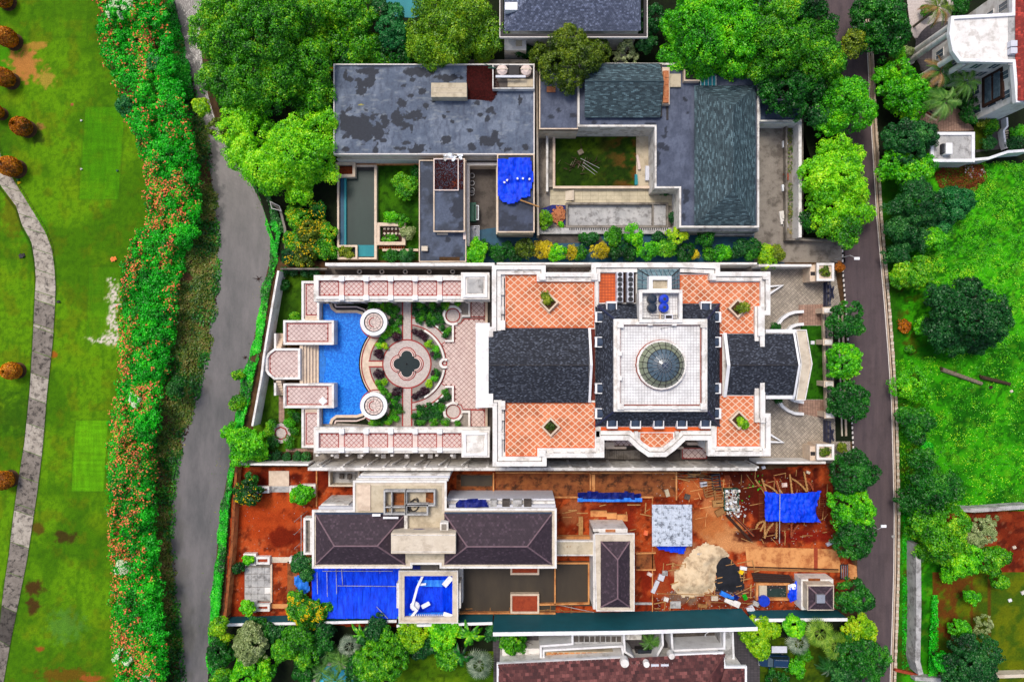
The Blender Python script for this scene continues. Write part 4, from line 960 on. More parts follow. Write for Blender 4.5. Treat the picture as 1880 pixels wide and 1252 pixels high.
x0,y0=P(1227,582,12);r=thing('pump_unit','grey pump cabinet beside the roof tower water tanks','pump',(x0,y0),11.63);MB().box(x0,y0,1.1,.7,11.63,12.3).build('cabinet','ac_grey',r);MB().box(x0,y0,.8,.4,12.3,12.34).build('grille','trim_dark',r)
# outdoor air conditioning units
k_=0
for cxp in (1138,1157.5):
 for j in range(3):
  ys_=500+j*18;x0,y0=P(cxp,ys_+9,10.2)
  r=thing('air_conditioner',f'{ORD[j]} twin-fan air conditioning unit from the top in the {"left" if cxp < 1150 else "right"} row on the mansion roof','air conditioner',(x0,y0),TH+.03,'outdoor air conditioning units on the mansion roof')
  MB().box(x0,y0,L(10.5),L(17.2),TH+.1,10.3).build('casing','ac_grey',r)
  for dy,rr in ((-4.2,.36),(4.2,.30)):
   fx,fy=x0,y0+L(dy);f=MB().arc(fx,fy,rr,rr+.05,10.3,10.36,n=14).build('fan_guard','steel',r)
   MB().cyl(fx,fy,rr,10.3,10.315,14).build('fan_well','trim_dark',f)
   b=MB()
   for q in range(4):b.box(fx,fy,rr*1.8,.09,10.32,10.34,q*PI/4)
   b.build('fan_blade','steel_dark',f)
   # diamond planters on the terraces
for (x,y,lb,dr,sx,sy) in ((1008,555,'diamond planter with dry olive palm on the upper left terracotta terrace','leaf_olive',-5,-6),(1011,784,'diamond planter full of green fern on the lower left terracotta terrace','leaf_olive',0,0),(1355,566,'diamond planter with spilling bush on the upper right terracotta terrace','leaf_olive',9,0),(1357,771,'diamond planter with yellow green shrub on the lower right terracotta terrace','leaf_lime',7,6)):
 x0,y0=P(x,y,9.6);r=thing('planter',lb,'planter',(x0,y0),TH+.05);e=L(16.5)*1.0
 d=[(x0+e,y0),(x0,y0+e),(x0-e,y0),(x0,y0-e)];d=[(a*.98+x0*.02,b_) for a,b_ in d]
 MB().frame(d,.24,TH+.05,9.6).build('rim','cream_stone',r);MB().prism(offset(d,.24),TH+.05,9.4).build('soil','soil',r)
 a,b2=P(x+sx*.6,y+sy*.6,9.8);foliage('plant',[(a,b2,9.5,.6,.6,.4)],dr,r,.3,.1,22,.28,int(x))
 if sx:a,b2=P(x+sx*1.6,y+sy*1.6,9.6);foliage('plant',[(a,b2,9.3,.6,.75,.35)],dr,r,.32,.12,18,.32,int(y))
 # facade details: windows on the four sides, balcony slab
def along(i,j,n,z,**k):windows(mans,body[i],body[j],z,n,**k)
for i in range(len(body)):
 a,b_=body[i],body[(i+1)%len(body)];ln=math.hypot(b_[0]-a[0],b_[1]-a[1])
 if ln>5.5:
  for z in (1.0,4.9):windows(mans,a,b_,z,int(ln/3.2),1.3,2.0)
  # ================================================================== west garden
tag(sheet('garden_gravel',[(556,540),(900,540),(900,800),(556,800)],0,.012,'gravel'),kind='structure')
def lawnc(a,b_,s=0):
 def f(x,y):
  n=fbm(x/30,y/30,s,4);m=fbm(x/5,y/5,s+2,3)
  return mixc(mixc(a,b_,sstep(.35,.65,n)),tuple(v*.6 for v in a),sstep(.5,.75,m)*.6)
 return f
gridsheet('garden_lawn',462,500,592,832,.01,.25,lawnc((48,86,12),(78,120,16),3),'lawn_tint',poly=[(512,502),(580,502),(580,540),(556,560),(556,590),(524,595),(524,640),(500,660),(500,680),(524,700),(524,745),(556,750),(580,830),(464,830),(464,790)])
def paved(name,poly,label,h,z0=0.0,pitch=9.2,wall=None,wt=.28,border=True,cat='terrace',m='pink_tile',off=(0,0),inner=None,wh=.35,limit=300,base='tile_joint'):
 """raised paved platform: px outline measured at the wall top; inner = px outline of the tiled field"""
 c=(sum(p[0] for p in poly)/len(poly),sum(p[1] for p in poly)/len(poly));r=thing(name,label,cat,P(*c,h),0)
 MB().prism(offset(ccw(PP(poly,h)),.05),z0-.1,h).build('platform','pink_stone',r)
 if wall:MB().frame(PP(poly,h+wh),wt,z0-.1,h+wh).build('parapet',wall,r)
 f=ccw(PP(inner or poly,h));MB().prism(f,h,h+.02).build('joint_bed',base,r)
 if border:MB().frame(f,.13,h+.02,h+.06).build('border','red_line',r);f=offset(f,.13)
 diamond_tiles(r,f,h+.02,L(pitch,h),L(pitch,h),.10,m,off=off,th=.015,limit=limit); return r
 # raised terraces by the river side
Z1=2.0
paved('terrace',[(520,588),(613,588),(613,633),(520,633)],'upper pink tiled terrace jutting over the blue pool',Z1,wall='white',wt=.32,inner=[(527,593.5),(603,593.5),(603,627.5),(527,627.5)])
paved('terrace',[(520,704),(613,704),(613,749),(520,749)],'lower pink tiled terrace jutting over the blue pool, white square on it',Z1,wall='white',wt=.32,inner=[(527,709),(603,709),(603,743),(527,743)])
MB().box(*P(593,736,Z1),.95,.95,Z1+.05,Z1+.1,rad(45)).build('umbrella_base','white_clean', None);bpy.data.objects['umbrella_base']['label']='bright white square slab lying on the lower pool terrace';bpy.data.objects['umbrella_base']['category']='slab'
paved('terrace',[(487,656),(492,648),(503,639.5),(551,639.5),(551,696.5),(503,696.5),(492,688),(487,680)],'eight sided pink tiled lookout terrace nearest the river',Z1+.2,wall='white',wt=.34,inner=[(495,656),(498,650),(507,643),(551,643),(551,694),(507,694),(498,687),(495,680)])
paved('terrace',[(553.5,516),(586,516),(586,590),(553.5,590)],'narrow pink tiled terrace at the upper left corner of the pool',1.4,wall='white',wt=.34,inner=[(561.5,522),(585,522),(585,579),(561.5,579)])
paved('terrace',[(553.5,747),(586,747),(586,822),(553.5,822)],'narrow pink tiled terrace at the lower left corner of the pool',1.4,wall='white',wt=.34,inner=[(561.5,758),(585,758),(585,815),(561.5,815)])
st=thing('garden_steps','broad cream stone steps running down to the pool from the lookout','steps',P(568,668))
for i in range(6):MB().prism(RC(551+i*5.6,633.5,556.8+i*5.6,703.5,1.7-i*.25),-.1,1.9-i*.3).build('step','cream_stone',st)
for (x0,y0,x1,y1,n,lb) in ((503,612,520,640,6,'cream steps at the upper corner between lookout and terrace'),(503,697,520,726,6,'cream steps at the lower corner between lookout and terrace')):
 s2=thing('garden_steps',lb,'steps',P((x0+x1)/2,(y0+y1)/2))
 for i in range(n):MB().prism(RC(x0+4,y0+(y1-y0)*i/n,x1,y0+(y1-y0)*(i+1)/n,1),-.1,(2.0-i*.3 if y0>660 else .4+i*.3)).build('step','cream_stone',s2)
 MB().prism(RC(x0,y0,x0+4,y1,2),-.1,2.0).build('cheek_wall','white',s2)
for (y0,y1,lb) in ((580,592,'short flight of cream steps at the upper pool corner'),(745,757,'short flight of cream steps at the lower pool corner')):
 s2=thing('garden_steps',lb,'steps',P(573,(y0+y1)/2))
 for i in range(4):q=(y1-y0)/4;MB().prism(RC(560,y0+q*i,584,y0+q*(i+1),1.7),-.1,(1.5+.15*i if y0<660 else 1.95-.15*i)).build('step','cream_stone',s2)
 # pool
FC=P(747,668);FX,FY=FC
def circ(r,a0,a1,n): return [(747+r*math.cos(rad(a)),668-r*math.sin(rad(a))) for a in np.linspace(a0,a1,n)]
pool_px=[(593,558),(607,558),(609,566),(617,572),(655,572),(664,575),(672,590),(676,608)]+circ(86,138,222,22)+[(676,728),(672,746),(664,761),(655,764),(617,764),(609,770),(607,778),(593,778),(593,745),(584,700),(584,636),(593,590)]
tag(sheet('swimming_pool',pool_px,.1,.12,'pool_water','structure'))
sw=thing('pool_coping','curved stone edge of the blue pool with cream and dark bands','pool edge',P(630,565))
for s in (1,-1):
 def my(y): return y if s>0 else 1336-y
 for off_,w_,m_ in ((0,.42,'cream_stone'),(-5.2,.36,'trim_dark'),(-8.5,.2,'pink_stone')):
  pts=[(607-off_*.9,my(558)),(610-off_*.8,my(566+off_*.3)),(618,my(572+off_)),(655,my(572+off_)),(665-off_*.4,my(575+off_*.8)),(672-off_,my(586+off_*.2))]
  MB().path(PP(pts,.2),w_,-.1,.3 if m_!='trim_dark' else .22).build('coping',m_,sw)
for k in range(3):MB().prism(PP([(584+3.8*k,634),(587.5+3.8*k,634),(587.5+3.8*k,652),(590.5+3.8*k,656),(590.5+3.8*k,681),(587.5+3.8*k,685),(587.5+3.8*k,702),(584+3.8*k,702)],.1),0,.20-.025*k).build('pool_step','blue_mosaic',sw)
# concentric paths round the fountain
fp=thing('fountain_court','round pink stone court with red bands and a four lobed pond','fountain',FC)
def arcp(ri,ro,a0,a1,z,m_,nm='paving',n=40):MB().arc(FX,FY,ri/PXM,ro/PXM,0,z,a0,a1,n).build(nm,m_,fp)
arcp(0.1,43,0,360,.06,'path_stone');arcp(43,45.5,0,360,.08,'red_line','red_band')
arcp(69,82,136,224,.05,'cream_stone');arcp(82,84,136,224,.07,'red_line','red_band');arcp(84,88,136,224,.12,'cream_stone','pool_edge');arcp(67.5,69.5,139,174,.07,'red_line','red_band');arcp(67.5,69.5,186,221,.07,'red_line','red_band')
for s in (1,-1):
 a0,a1=sorted((s*30,s*83));arcp(73,84,a0,a1,.05,'path_stone');arcp(71,73,a0,a1,.07,'red_line','red_band');arcp(84,86,a0,a1,.07,'red_line','red_band')
 a0,a1=sorted((s*9,s*62));arcp(67.5,71,a0,a1,.5,'white','curved_wall');a0,a1=sorted((s*33,s*60));arcp(86.5,89.5,a0,a1,.5,'white','curved_wall')
def pr(x0,y0,x1,y1,z,m_,nm='paving'):MB().prism(RC(x0,y0,x1,y1),0,z).build(nm,m_,fp)
for (y0,y1) in ((554,624),(712,784)):
 pr(740.5,y0,754.5,y1,.055,'path_stone');pr(738,y0,740.5,y1,.075,'red_line','red_band');pr(754.5,y0,757,y1,.075,'red_line','red_band')
pr(677,664,703,672,.055,'cream_stone');pr(677,661.5,703,664,.075,'red_line','red_band');pr(677,672,703,674.5,.075,'red_line','red_band')
pr(738,782,757,784,.076,'red_line','red_band')
def quatre(r,q,lobes=16):
 pts=[]
 for k in range(4):
  a=k*90
  for t in np.linspace(-90,90,9):pts.append((747+q*math.cos(rad(a))+r*math.cos(rad(a+t)),668-q*math.sin(rad(a))-r*math.sin(rad(a+t))))
  aa=rad(a+45);c=q*.98+(r-10)*.5;pts.append((747+c*(1 if math.cos(aa)>0 else -1),668-c*(1 if math.sin(aa)>0 else -1)))
 return PP(pts,.2)
for r_,q_,z,m_,nm in ((17,14,.1,'red_line','basin_band'),(15.2,14,.14,'pink_stone','basin_band'),(13.2,14,.3,'red_line','basin_rim'),(12.2,14,.31,'pink_stone','basin_rim'),(10.4,14,.33,'fountain_water','pond')):
 MB().prism(quatre(r_,q_),0,z).build(nm,m_,fp)
MB().cyl(FX,FY,.14,.3,.75,10,.05).build('fountain_jet','trim_dark',fp)
# round gazebos
for (y,lb,s) in ((591.6,'round white pavilion ring over mosaic floor at the upper pool corner',1),(745,'round white pavilion ring over mosaic floor at the lower pool corner',-1)):
 hx_=2.6;cx,cy=P(686,y,hx_);g=thing('round_pavilion',lb,'pavilion',(cx,cy));b0=P(690.5,y+s*.8,.1)
 MB().cyl(*b0,L(29.5),0,.1,40).build('base_disc','pink_stone',g);MB().arc(*b0,L(27.6),L(29.6),.1,.15,n=40).build('red_band','red_line',g)
 MB().arc(cx,cy,L(17.6),L(24.2),hx_-.5,hx_,n=48).build('roof_ring','white_clean',g)
 fz=hx_-.15;fl=MB().cyl(cx,cy,L(18.5),fz-.1,fz,40).build('mosaic_floor','pink_stone',g)
 MB().arc(cx,cy,L(16),L(18),fz,fz+.06,n=40).build('mosaic_ring','trim_dark',g);MB().arc(cx,cy,L(7.5),L(9),fz,fz+.07,90,270,20).build('mosaic_arc','red_line',g)
 MB().arc(cx,cy,L(11.6),L(12.1),fz,fz+.05,n=36).build('mosaic_ring','trim_dark',g)
 for a in range(0,360,30):c_,s_=math.cos(rad(a)),math.sin(rad(a));MB().tube((cx+c_*.25,cy+s_*.25,fz+.04),(cx+c_*L(17),cy+s_*L(17),fz+.04),.02,4).build('mosaic_spoke','trim_dark',g)
 for a in range(0,360,45):MB().cyl(cx+L(21)*math.cos(rad(a)),cy+L(21)*math.sin(rad(a)),.17,.1,hx_-.5,10).build('column','white',g)
for (x,y,ro_,lb) in ((831,579,18.3,'round low walled seat at the upper right of the garden'),(831.7,756,18.3,'round low walled seat at the lower right of the garden'),(815.8,667,9.5,'tiny round basin where the curved walls meet')):
 cx,cy=P(x,y,.6);g=thing('curved_bench_wall',lb,'seat wall',(cx,cy));big=ro_>12;a0,a1=(20,300) if (big and y<600) else ((60,340) if big else (50,310))
 MB().cyl(cx,cy,L(ro_-1),0,.12,32).build('floor_disc','path_stone',g)
 MB().arc(cx,cy,L(ro_-4.5),L(ro_),0,.62,a0,a1,36).build('seat_wall','white',g);MB().arc(cx,cy,L(ro_-6.6),L(ro_-4.6),.12,.2,n=36).build('red_band','red_line',g)
 # big plaza in front of the portico
plz=[(817,627),(834,627),(834,596),(846,593),(850,585),(893,585),(893,752),(850,752),(846,744),(834,740),(834,709),(817,709)]+circ(72,-30,30,14)
paved('tiled_plaza',plz,'large diamond tiled plaza in front of the white portico',.08,pitch=9.3,limit=300)
for (y0,y1,lb) in ((550,583,'small tiled landing at the upper end of the plaza'),(752,784,'small tiled landing at the lower end of the plaza')):
 paved('tiled_landing',[(864,y0),(891,y0),(891,y1),(864,y1)],lb,.1,pitch=9.3,border=True)
lw=thing('garden_wall','low white angular wall between planting beds and tiled plaza','wall',P(834,620))
for s in (1,-1):
 def my(y): return y if s>0 else 1336-y
 MB().path(PP([(817,my(626)),(831.5,my(626)),(831.5,my(596))],.6),.3,0,.6).build('wall_run','white',lw);MB().path(PP([(848,my(580)),(861.5,my(580)),(861.5,my(552))],.6),.3,0,.6).build('wall_run','white',lw)
 MB().path(PP([(893,my(552)),(893,my(594))],.6),.35,0,.6).build('wall_run','cream_stone',lw)
 # gallery wings (roof terraces with six bays) and end pavilions
def gallery(y0,y1,iy0,iy1,pv,lb,lp):
 h=4.3;g=thing('gallery_wing',lb,'gallery',P(735,(y0+y1)/2,h));o=RC(575,y0,899.5,y1,h+.6)
 MB().prism(offset(ccw(o),.5),0,h).build('wall','cream_stone',g)
 MB().frame(o,.35,h-.6,h+.35).build('cornice','stained_white',g);MB().frame(offset(ccw(o),.35),.42,h-.1,h+.6).build('parapet','white',g)
 MB().prism(offset(ccw(o),.8),h,h+.02).build('deck','pink_stone',g)
 for i in range(6):
  x0=586.5+i*45.0;f=ccw(RC(x0,iy0,x0+36,iy1,h));MB().prism(f,h+.02,h+.03).build('joint_bed','red_line',g)
  diamond_tiles(g,offset(f,.12),h+.03,L(9.1,h),L(9.1,h),.13,'pink_tile',th=.015,off=(L(x0-CX,h),0));MB().frame(f,.12,h+.03,h+.06).build('bay_border','red_line',g)
  if i:
   for yy_ in (iy0-3.5,iy1+3.5):MB().box(*P(x0-4.5,yy_,h+.8),.75,.7,h,h+.85).build('parapet_pier','white_clean',g)
 for i in range(12):
  MB().box(*P(588+i*27,(y1+1 if y0<600 else y1+.2),2.0),.4,.3,0,h-.6).build('pilaster','white',g)
 x0,q0,x1,q1=pv;r=thing('corner_pavilion',lp,'pavilion',P((x0+x1)/2,(q0+q1)/2,6.2));o=RC(x0,q0,x1,q1,6.2)
 MB().prism(offset(ccw(o),.5),0,5.6).build('wall','white',r);MB().prism(o,5.6,5.95).build('cornice','white',r);MB().frame(offset(ccw(o),.3),.35,5.95,6.2).build('roof_rim','white_clean',r);MB().prism(offset(ccw(o),.9),5.95,6.08).build('roof_panel','pale_concrete' if y0<600 else 'white',r)
 return g
gallery(505,553.5,515.5,543,(846,500,898.5,549.5),'upper gallery wing roof with six diamond tiled bays','square white pavilion at the right end of the upper gallery')
gallery(784.5,832,795.5,822.5,(847,790,898.5,840),'lower gallery wing roof with six diamond tiled bays','square white pavilion at the right end of the lower gallery')
# boundary walls of the mansion
boundary_wall([(597,485.5),(908,485.5)],5.2,.45,'white','tall white wall along the top of the upper gallery alley',m_in='white')
boundary_wall([(912,484),(1390,484)],5.0,.3,'white','tall white wall behind the planting strip above the mansion')
w_=boundary_wall([(565,861),(1390,861)],5.4,.45,'white_clean','long tall white wall along the lower side of the mansion',m_in='stained_white')
for i in range(22):MB().box(*P(600+i*37,850.5,2),.35,.25,0,5.2).build('buttress','white',w_)
boundary_wall([(1393,487.5),(1490,487.5)],3.2,.35,'white','white wall beside the upper driveway');boundary_wall([(1389,849),(1516,849)],3.2,.35,'white','white wall beside the lower driveway')
boundary_wall([(511,497),(505,530),(492,606),(484,655),(480,690),(463,782)],3.0,.3,'white','slanting white garden wall above the river bank',m_in='white')
boundary_wall([(514,493.5),(600,493.5)],2.4,.2,'concrete','thin grey wall at the top of the garden lawn')
boundary_wall([(434,852),(566,853)],3.0,.3,'white','white wall between the garden and the red earth site')
tag(sheet('alley_paving',[(597,492),(905,492),(905,506),(597,506)],0,.02,'concrete_dark'),kind='structure')
tag(sheet('alley_paving',[(575,826),(905,826),(905,852),(575,852)],0,.02,'concrete'),kind='structure')
tag(sheet('alley_paving',[(895,483),(1415,483),(1415,850),(895,850)],0,.016,'concrete_dark'),kind='structure')
al=paved('tiled_walk',[(1005,488),(1084,488),(1084,503),(1005,503)],'dark tiled walk seen through the notch above the upper left terrace',1.2,pitch=10,m='concrete',border=False)
al2=paved('tiled_walk',[(1112,808),(1165,808),(1165,818),(1112,818)],'tiled walk in the gap left of the round bay',2.4,pitch=10,m='pink_tile',border=False)
al3=paved('tiled_walk',[(1252,822),(1298,822),(1298,842),(1252,842)],'tiled walk in the gap right of the round bay',1.0,pitch=12,m='pink_tile',border=True)
al4=thing('basement_steps','grey basement steps in the gap beside the lower white wall','steps',P(1150,834))
for i in range(16):MB().prism(RC(1112+i*4,826,1115.6+i*4,842,.5),0,.2+.1*(i if i<8 else 16-i)).build('step','concrete',al4)
for (x0,y0,x1,y1) in ((1112,820,1150,824),(1228,820,1255,824),(1108,812,1128,820),(1262,812,1298,817)):MB().prism(RC(x0,y0,x1,y1,3),0,3).build('landing_wall','cream_stone',al4)
for i,x in enumerate((660,701,744,788,831)):
 x0,y0=P(x,499,.8);r=thing('garden_light',f'{ORD[i]} round white ring light from the left in the upper alley','lamp',(x0,y0),0,'round ring lights in the upper alley');MB().arc(x0,y0,.22,.36,.5,.9,n=16).build('ring','stained_white',r);MB().cyl(x0,y0,.12,0,.6,10).build('post','steel_dark',r)
for i,x in enumerate((618,661,704,747,790,833)):
 x0,y0=P(x,837,1.2);r=thing('garden_post',f'{ORD[i]} white capped post from the left in the lower alley','post',(x0,y0),0,'white posts in the lower alley');MB().box(x0,y0,.5,.5,0,1.1).build('shaft','cream_stone',r);MB().box(x0,y0,.7,.6,1.1,1.3).build('cap','white',r)
for i,x in enumerate((592,640,683,727,770,814,856)):
 r=thing('wall_brace',f'{ORD[i]} sloping white brace from the left against the lower white wall','brace',P(x,848,2),0,'sloping braces against the lower wall')
 a,c=P(x+10,843,1.5),P(x-8,853,5.0)
 MB().tube((*a,.2),(*c,5.0),.13,4).build('strut','stained_white',r);a,c=P(x+14,843,1.5),P(x-3,853,5.0);MB().tube((*a,.2),(*c,5.0),.07,4).build('rail','concrete',r)
 # garden plants
beds=[(762,573),(776,584),(790,578),(798,577),(806,584),(821,608),(765,560),(780,566),(792,572),(770,578),(783,580),(796,585),(806,570),(770,588),(800,592),(812,588),(788,593),(812,602),(818,616),(776,572),(804,578)]
n_=0
rng=random.Random(5)
def gb(x,y,r,m_,desc,z=.8,**k):
 bush(x,y,r,z,m_,desc,'garden_shrub','shrub',size=.55,cs=.36,per=22,**k)
for s in (1,-1):
 U='upper' if s>0 else 'lower'
 def my(y): return y if s>0 else 1336-y
 for i,(x,y) in enumerate(sorted(beds)):gb(x,my(y),rng.uniform(4.6,6.6),rng.choice(['leaf_dark','leaf_dark','leaf_deep','leaf_mid']),f'{ORD[i]} low clipped green shrub counted from the left in the {U} right planting bed',group=f'low clipped shrubs in the {U} right planting bed')
 for i,(x,y,r) in enumerate(((687,561,9),(714,561,7),(772,560,6.5),(796,560,7),(818,560,7),(840,558,5.5))):gb(x,my(y),r,'leaf_mid',f'{ORD[i]} ball shaped shrub from the left against the {U} gallery wing',z=1.3)
 for i,(x,y) in enumerate(sorted(((701,562),(706,568),(718,572),(722,580),(727,568),(732,590),(724,598),(729,607),(734,582),(716,610),(706,617),(700,625),(695,634),(711,602),(720,590)))):gb(x,my(y),rng.uniform(4.5,6.5),rng.choice(['leaf_mid','leaf_dark','leaf_bright','leaf_mid']),f'{ORD[i]} small green shrub counted from the left in the {U} left planting bed',group=f'small shrubs in the {U} left planting bed',z=.6)
 for i,(x,y,r,m_,d) in enumerate(((696,648,8.5,'leaf_purple','round dark purple shrub beside the pool path'),(729,617,7.5,'leaf_purple','round dark purple shrub touching the cross path'),(762,609,5,'leaf_purple','dark purple shrub at the start of the inner curved bed'),(771,613,5.5,'leaf_purple','dark purple shrub second in the inner curved bed'),(780,619,5.5,'leaf_purple','dark purple shrub third in the inner curved bed'),(788,632,6.5,'leaf_lime','bright lime curled shrub in the inner curved bed'),(799,642,6,'leaf_bright','bright green shrub near the tiny round basin'),(802,652,6,'leaf_dark','dark shrub beside the tiny round basin'),(706,635,5,'leaf_lime','small lime shrub beside the purple one'),(796,650,4.5,'leaf_purple','small purple shrub behind the tiny round basin'))):
  gb(x,my(y),r,m_,f'{d}, {U} half of the garden',z=.9)
tag(sheet('garden_lawn',[(614,560),(682,556),(668,572),(655,567),(618,567)],0,.03,'undergrowth'),kind='structure');tag(sheet('garden_lawn',[(614,776),(682,780),(668,764),(655,769),(618,769)],0,.03,'undergrowth'),kind='structure')
# octagon seat in the lower left lawn, brick paths
o8=thing('octagon_patio','stone patio with a red octagon in the lower left garden corner','patio',P(515,796));cx,cy=P(516,795)
MB().cyl(cx,cy,L(19),0,.05,8).build('paving','path_stone',o8);MB().arc(cx,cy,L(10),L(12.5),.05,.09,n=8).build('red_band','red_line',o8)
for (x0,y0,x1,y1) in ((512,727,522,775),(525,823,578,829)):tag(sheet('brick_path',[(x0,y0),(x1,y0),(x1,y1),(x0,y1)],0,.03,'setts_warm'),kind='structure')
for i,(x,y,r,m_,lb) in enumerate(((498,778,10,'leaf_mid','ring bush upper left of the octagon patio'),(532,776,9,'leaf_bright','ring bush upper right of the octagon patio'),(539,792,9,'leaf_mid','ring bush right of the octagon patio'),(532,812,10,'leaf_mid','ring bush lower right of the octagon patio'),(500,812,10,'leaf_dark','ring bush lower left of the octagon patio'),(491,793,10,'leaf_mid','ring bush left of the octagon patio'),(536,757,7,'leaf_mid','small leafy plant above the octagon patio'),(545,765,7,'leaf_dark','small leafy plant beside the narrow terrace'),(519,524,12,'leaf_dark','small palm like bush on the upper garden lawn'),(542,582,11,'leaf_mid','bush in the corner of the upper garden lawn'))):
 gb(x,y,r,m_,lb,z=1.2)
for i,(x,y) in enumerate(sorted(((526,838),(509,836),(546,838),(562,840),(493,838),(540,500),(560,500),(524,498),(580,500)))):gb(x,y,8,'leaf_deep',f'{ORD[i]} dark feathery plant from the left along the garden walls',z=1.0,group='dark feathery plants along the garden walls')
# east court
tag(sheet('driveway',[(1395,490),(1532,490),(1550,600),(1558,700),(1562,850),(1395,850)],0,.02,'setts'),kind='structure')
gridsheet('court_lawn',1470,598,1513,733,.04,.25,lawnc((34,90,12),(52,116,14),8),'lawn_tint')
tag(sheet('entrance_paving',[(1466,560),(1513,558),(1513,597),(1466,597)],0,.03,'setts_warm'),kind='structure');tag(sheet('entrance_paving',[(1466,734),(1513,734),(1513,768),(1466,758)],0,.03,'setts_warm'),kind='structure')
for (pts,lb) in (([(1429,596),(1437,585),(1448,577),(1460,573),(1476,572)],'outer curved white ramp wall above the entrance'),([(1448,607),(1454,600),(1464,596),(1476,595)],'inner curved white ramp wall above the entrance'),([(1431,736),(1437,746),(1448,754),(1460,759),(1476,760)],'outer curved white ramp wall below the entrance'),([(1452,731),(1460,736),(1476,739)],'inner curved white ramp wall below the entrance')):
 boundary_wall(pts,1.0,.42,'white_clean',lb,name='ramp_wall')
for (pts,lb) in (([(1412,526),(1437,524),(1412,540)],'upper pointed white kerb wall on the driveway'),([(1412,811),(1438,812),(1412,796)],'lower pointed white kerb wall on the driveway')):boundary_wall(pts,.8,.3,'white_clean',lb,name='kerb_wall')
gb(1425,602,9,'leaf_dark','dark bush at the corner of the east wing',z=1.2);gb(1428,733,7,'leaf_dark','small bush under the east wing eave',z=1.0)
x0,y0=P(1492,629,.2);r=thing('yard_light','small white square lamp box on the entrance lawn','lamp',(x0,y0));MB().box(x0,y0,.55,.55,0,.25).build('box','ac_grey',r);MB().box(x0,y0,.35,.35,.25,.3).build('lens','lamp_lens',r)
# street fence with piers, gates and gatehouses
fn=thing('iron_fence','dark blue iron fence between cream piers facing the road','fence',P(1522,667))
for (ya,yb) in ((577,622),(634,699),(711,755)):
 MB().path(PP([(1512+(ya-570)*.03,ya),(1512+(yb-570)*.03,yb)],.6),.3,0,.6).build('plinth','cream_stone',fn)
 nb=int((yb-ya)/2.4)
 for z in (.75,2.1):a,c=P(1511.5+(ya-570)*.03,ya,0),P(1511.5+(yb-570)*.03,yb,0);MB().tube((*a,z),(*c,z),.03,4).build('rail','iron_navy',fn)
 for i in range(nb):x0,y0=P(1511.5+(ya-570)*.03,ya+(i+.5)*2.4,0);MB().tube((x0,y0,.6),(x0,y0,2.4),.025,4).build('picket','iron_navy',fn)
for i,(x,y) in enumerate(((1520,570),(1521,628),(1522.5,705),(1523.5,762))):
 x0,y0=P(x,y,3);r=thing('gate_pier',f'{ORD[i]} cream stone pier from the top along the street fence','pier',(x0,y0),0,'cream stone piers of the street fence');MB().box(x0,y0,1.15,.75,0,2.7).build('shaft','cream_stone',r);MB().box(x0,y0,1.45,1.0,2.7,2.85).build('cap','cream_stone',r);MB().box(x0,y0,1.1,.7,2.85,3.05).build('cap_top','white',r)
for (y,lb) in ((540,'ornate dark blue double iron gate at the upper driveway'),(793,'ornate dark blue double iron gate at the lower driveway')):
 g=thing('iron_gate',lb,'gate',P(1515,y))
 for s in (-1,1):
  c=y+s*11.5;x0=1511;f=MB();a,b2=P(x0,c-10.5),P(x0,c+10.5)
  for z in (.3,1.3,2.3):f.tube((*a,z),(*b2,z),.1,5)
  f.tube((*a,.2),(*a,2.6),.08,5).tube((*b2,.2),(*b2,2.6),.08,5);leaf=f.build('gate_leaf','iron_navy',g)
  for i in range(11):q=P(x0,c-9.5+i*1.9);MB().tube((*q,.3),(*q,2.35),.05,4).build('bar','iron_navy',leaf)
  for i in range(9):
   u_=i/8;q=P(x0,c-s*10+s*0+(-s)*(-1)*0+(u_*20-10)*1+s*0,0);hh=2.4+.9*(u_ if s<0 else 1-u_)
   b=MB();n=10
   for t in range(n):a0,a1=2*PI*t/n,2*PI*(t+1)/n;rr=.2;b.tube((q[0],q[1]+rr*math.cos(a0),hh+rr*math.sin(a0)),(q[0],q[1]+rr*math.cos(a1),hh+rr*math.sin(a1)),.06,4)
   b.build('scroll','iron_navy',leaf)
  q=P(x0,c);MB().cyl(q[0],q[1],.05,.4,2.2,6).build('rosette','iron_navy',leaf)
  b=MB();b.box(q[0],q[1],.1,.7,1.5,2.1);b.box(q[0],q[1],.1,1.6,.3,1.0);b.box(q[0],q[1],.1,.35,1.0,1.35);b.build('crest','iron_navy',leaf)
for (y0,y1,lb,s) in ((484,518,'cream gatehouse block with planted roof box at the upper gate',1),(816,846,'cream gatehouse block with planted roof box at the lower gate',-1)):
 g=thing('gatehouse',lb,'gatehouse',P(1510,(y0+y1)/2));MB().prism(RC(1487,y0+3,1510,y1-1,2.6),0,2.6).build('wall','cream_stone',g);MB().prism(RC(1500,y0,1530,y1-3,3.3),0,3.3).build('planter_block','cream_stone',g)
 MB().frame(RC(1499,y0-1,1531,y1-2,3.4),.35,3.3,3.5).build('coping','white',g);MB().prism(RC(1488,(y0+y1)/2-2,1500,(y0+y1)/2+5,2.6),2.6,2.64).build('hatch','trim_dark',g)
 a,c=P(1515,(y0+y1)/2-1,3.6);foliage('roof_plants',[(a,c,3.4,.75,.95,.35)],'leaf_olive',g,.2,.12,20,.25,int(y0));foliage('roof_plants',[(a,c,3.55,.45,.6,.3)],'leaf_purple',g,.2,.12,12,.25,int(y0)+1)
tree(1541,492,8,2.6,'leaf_gold','small rusty orange conical shrub by the upper gatehouse','conical_shrub','shrub',size=.6,cs=.4);tree(1546,820,9,2.2,'leaf_olive','small brown green conical shrub by the lower gatehouse','conical_shrub','shrub',size=.6,cs=.4)
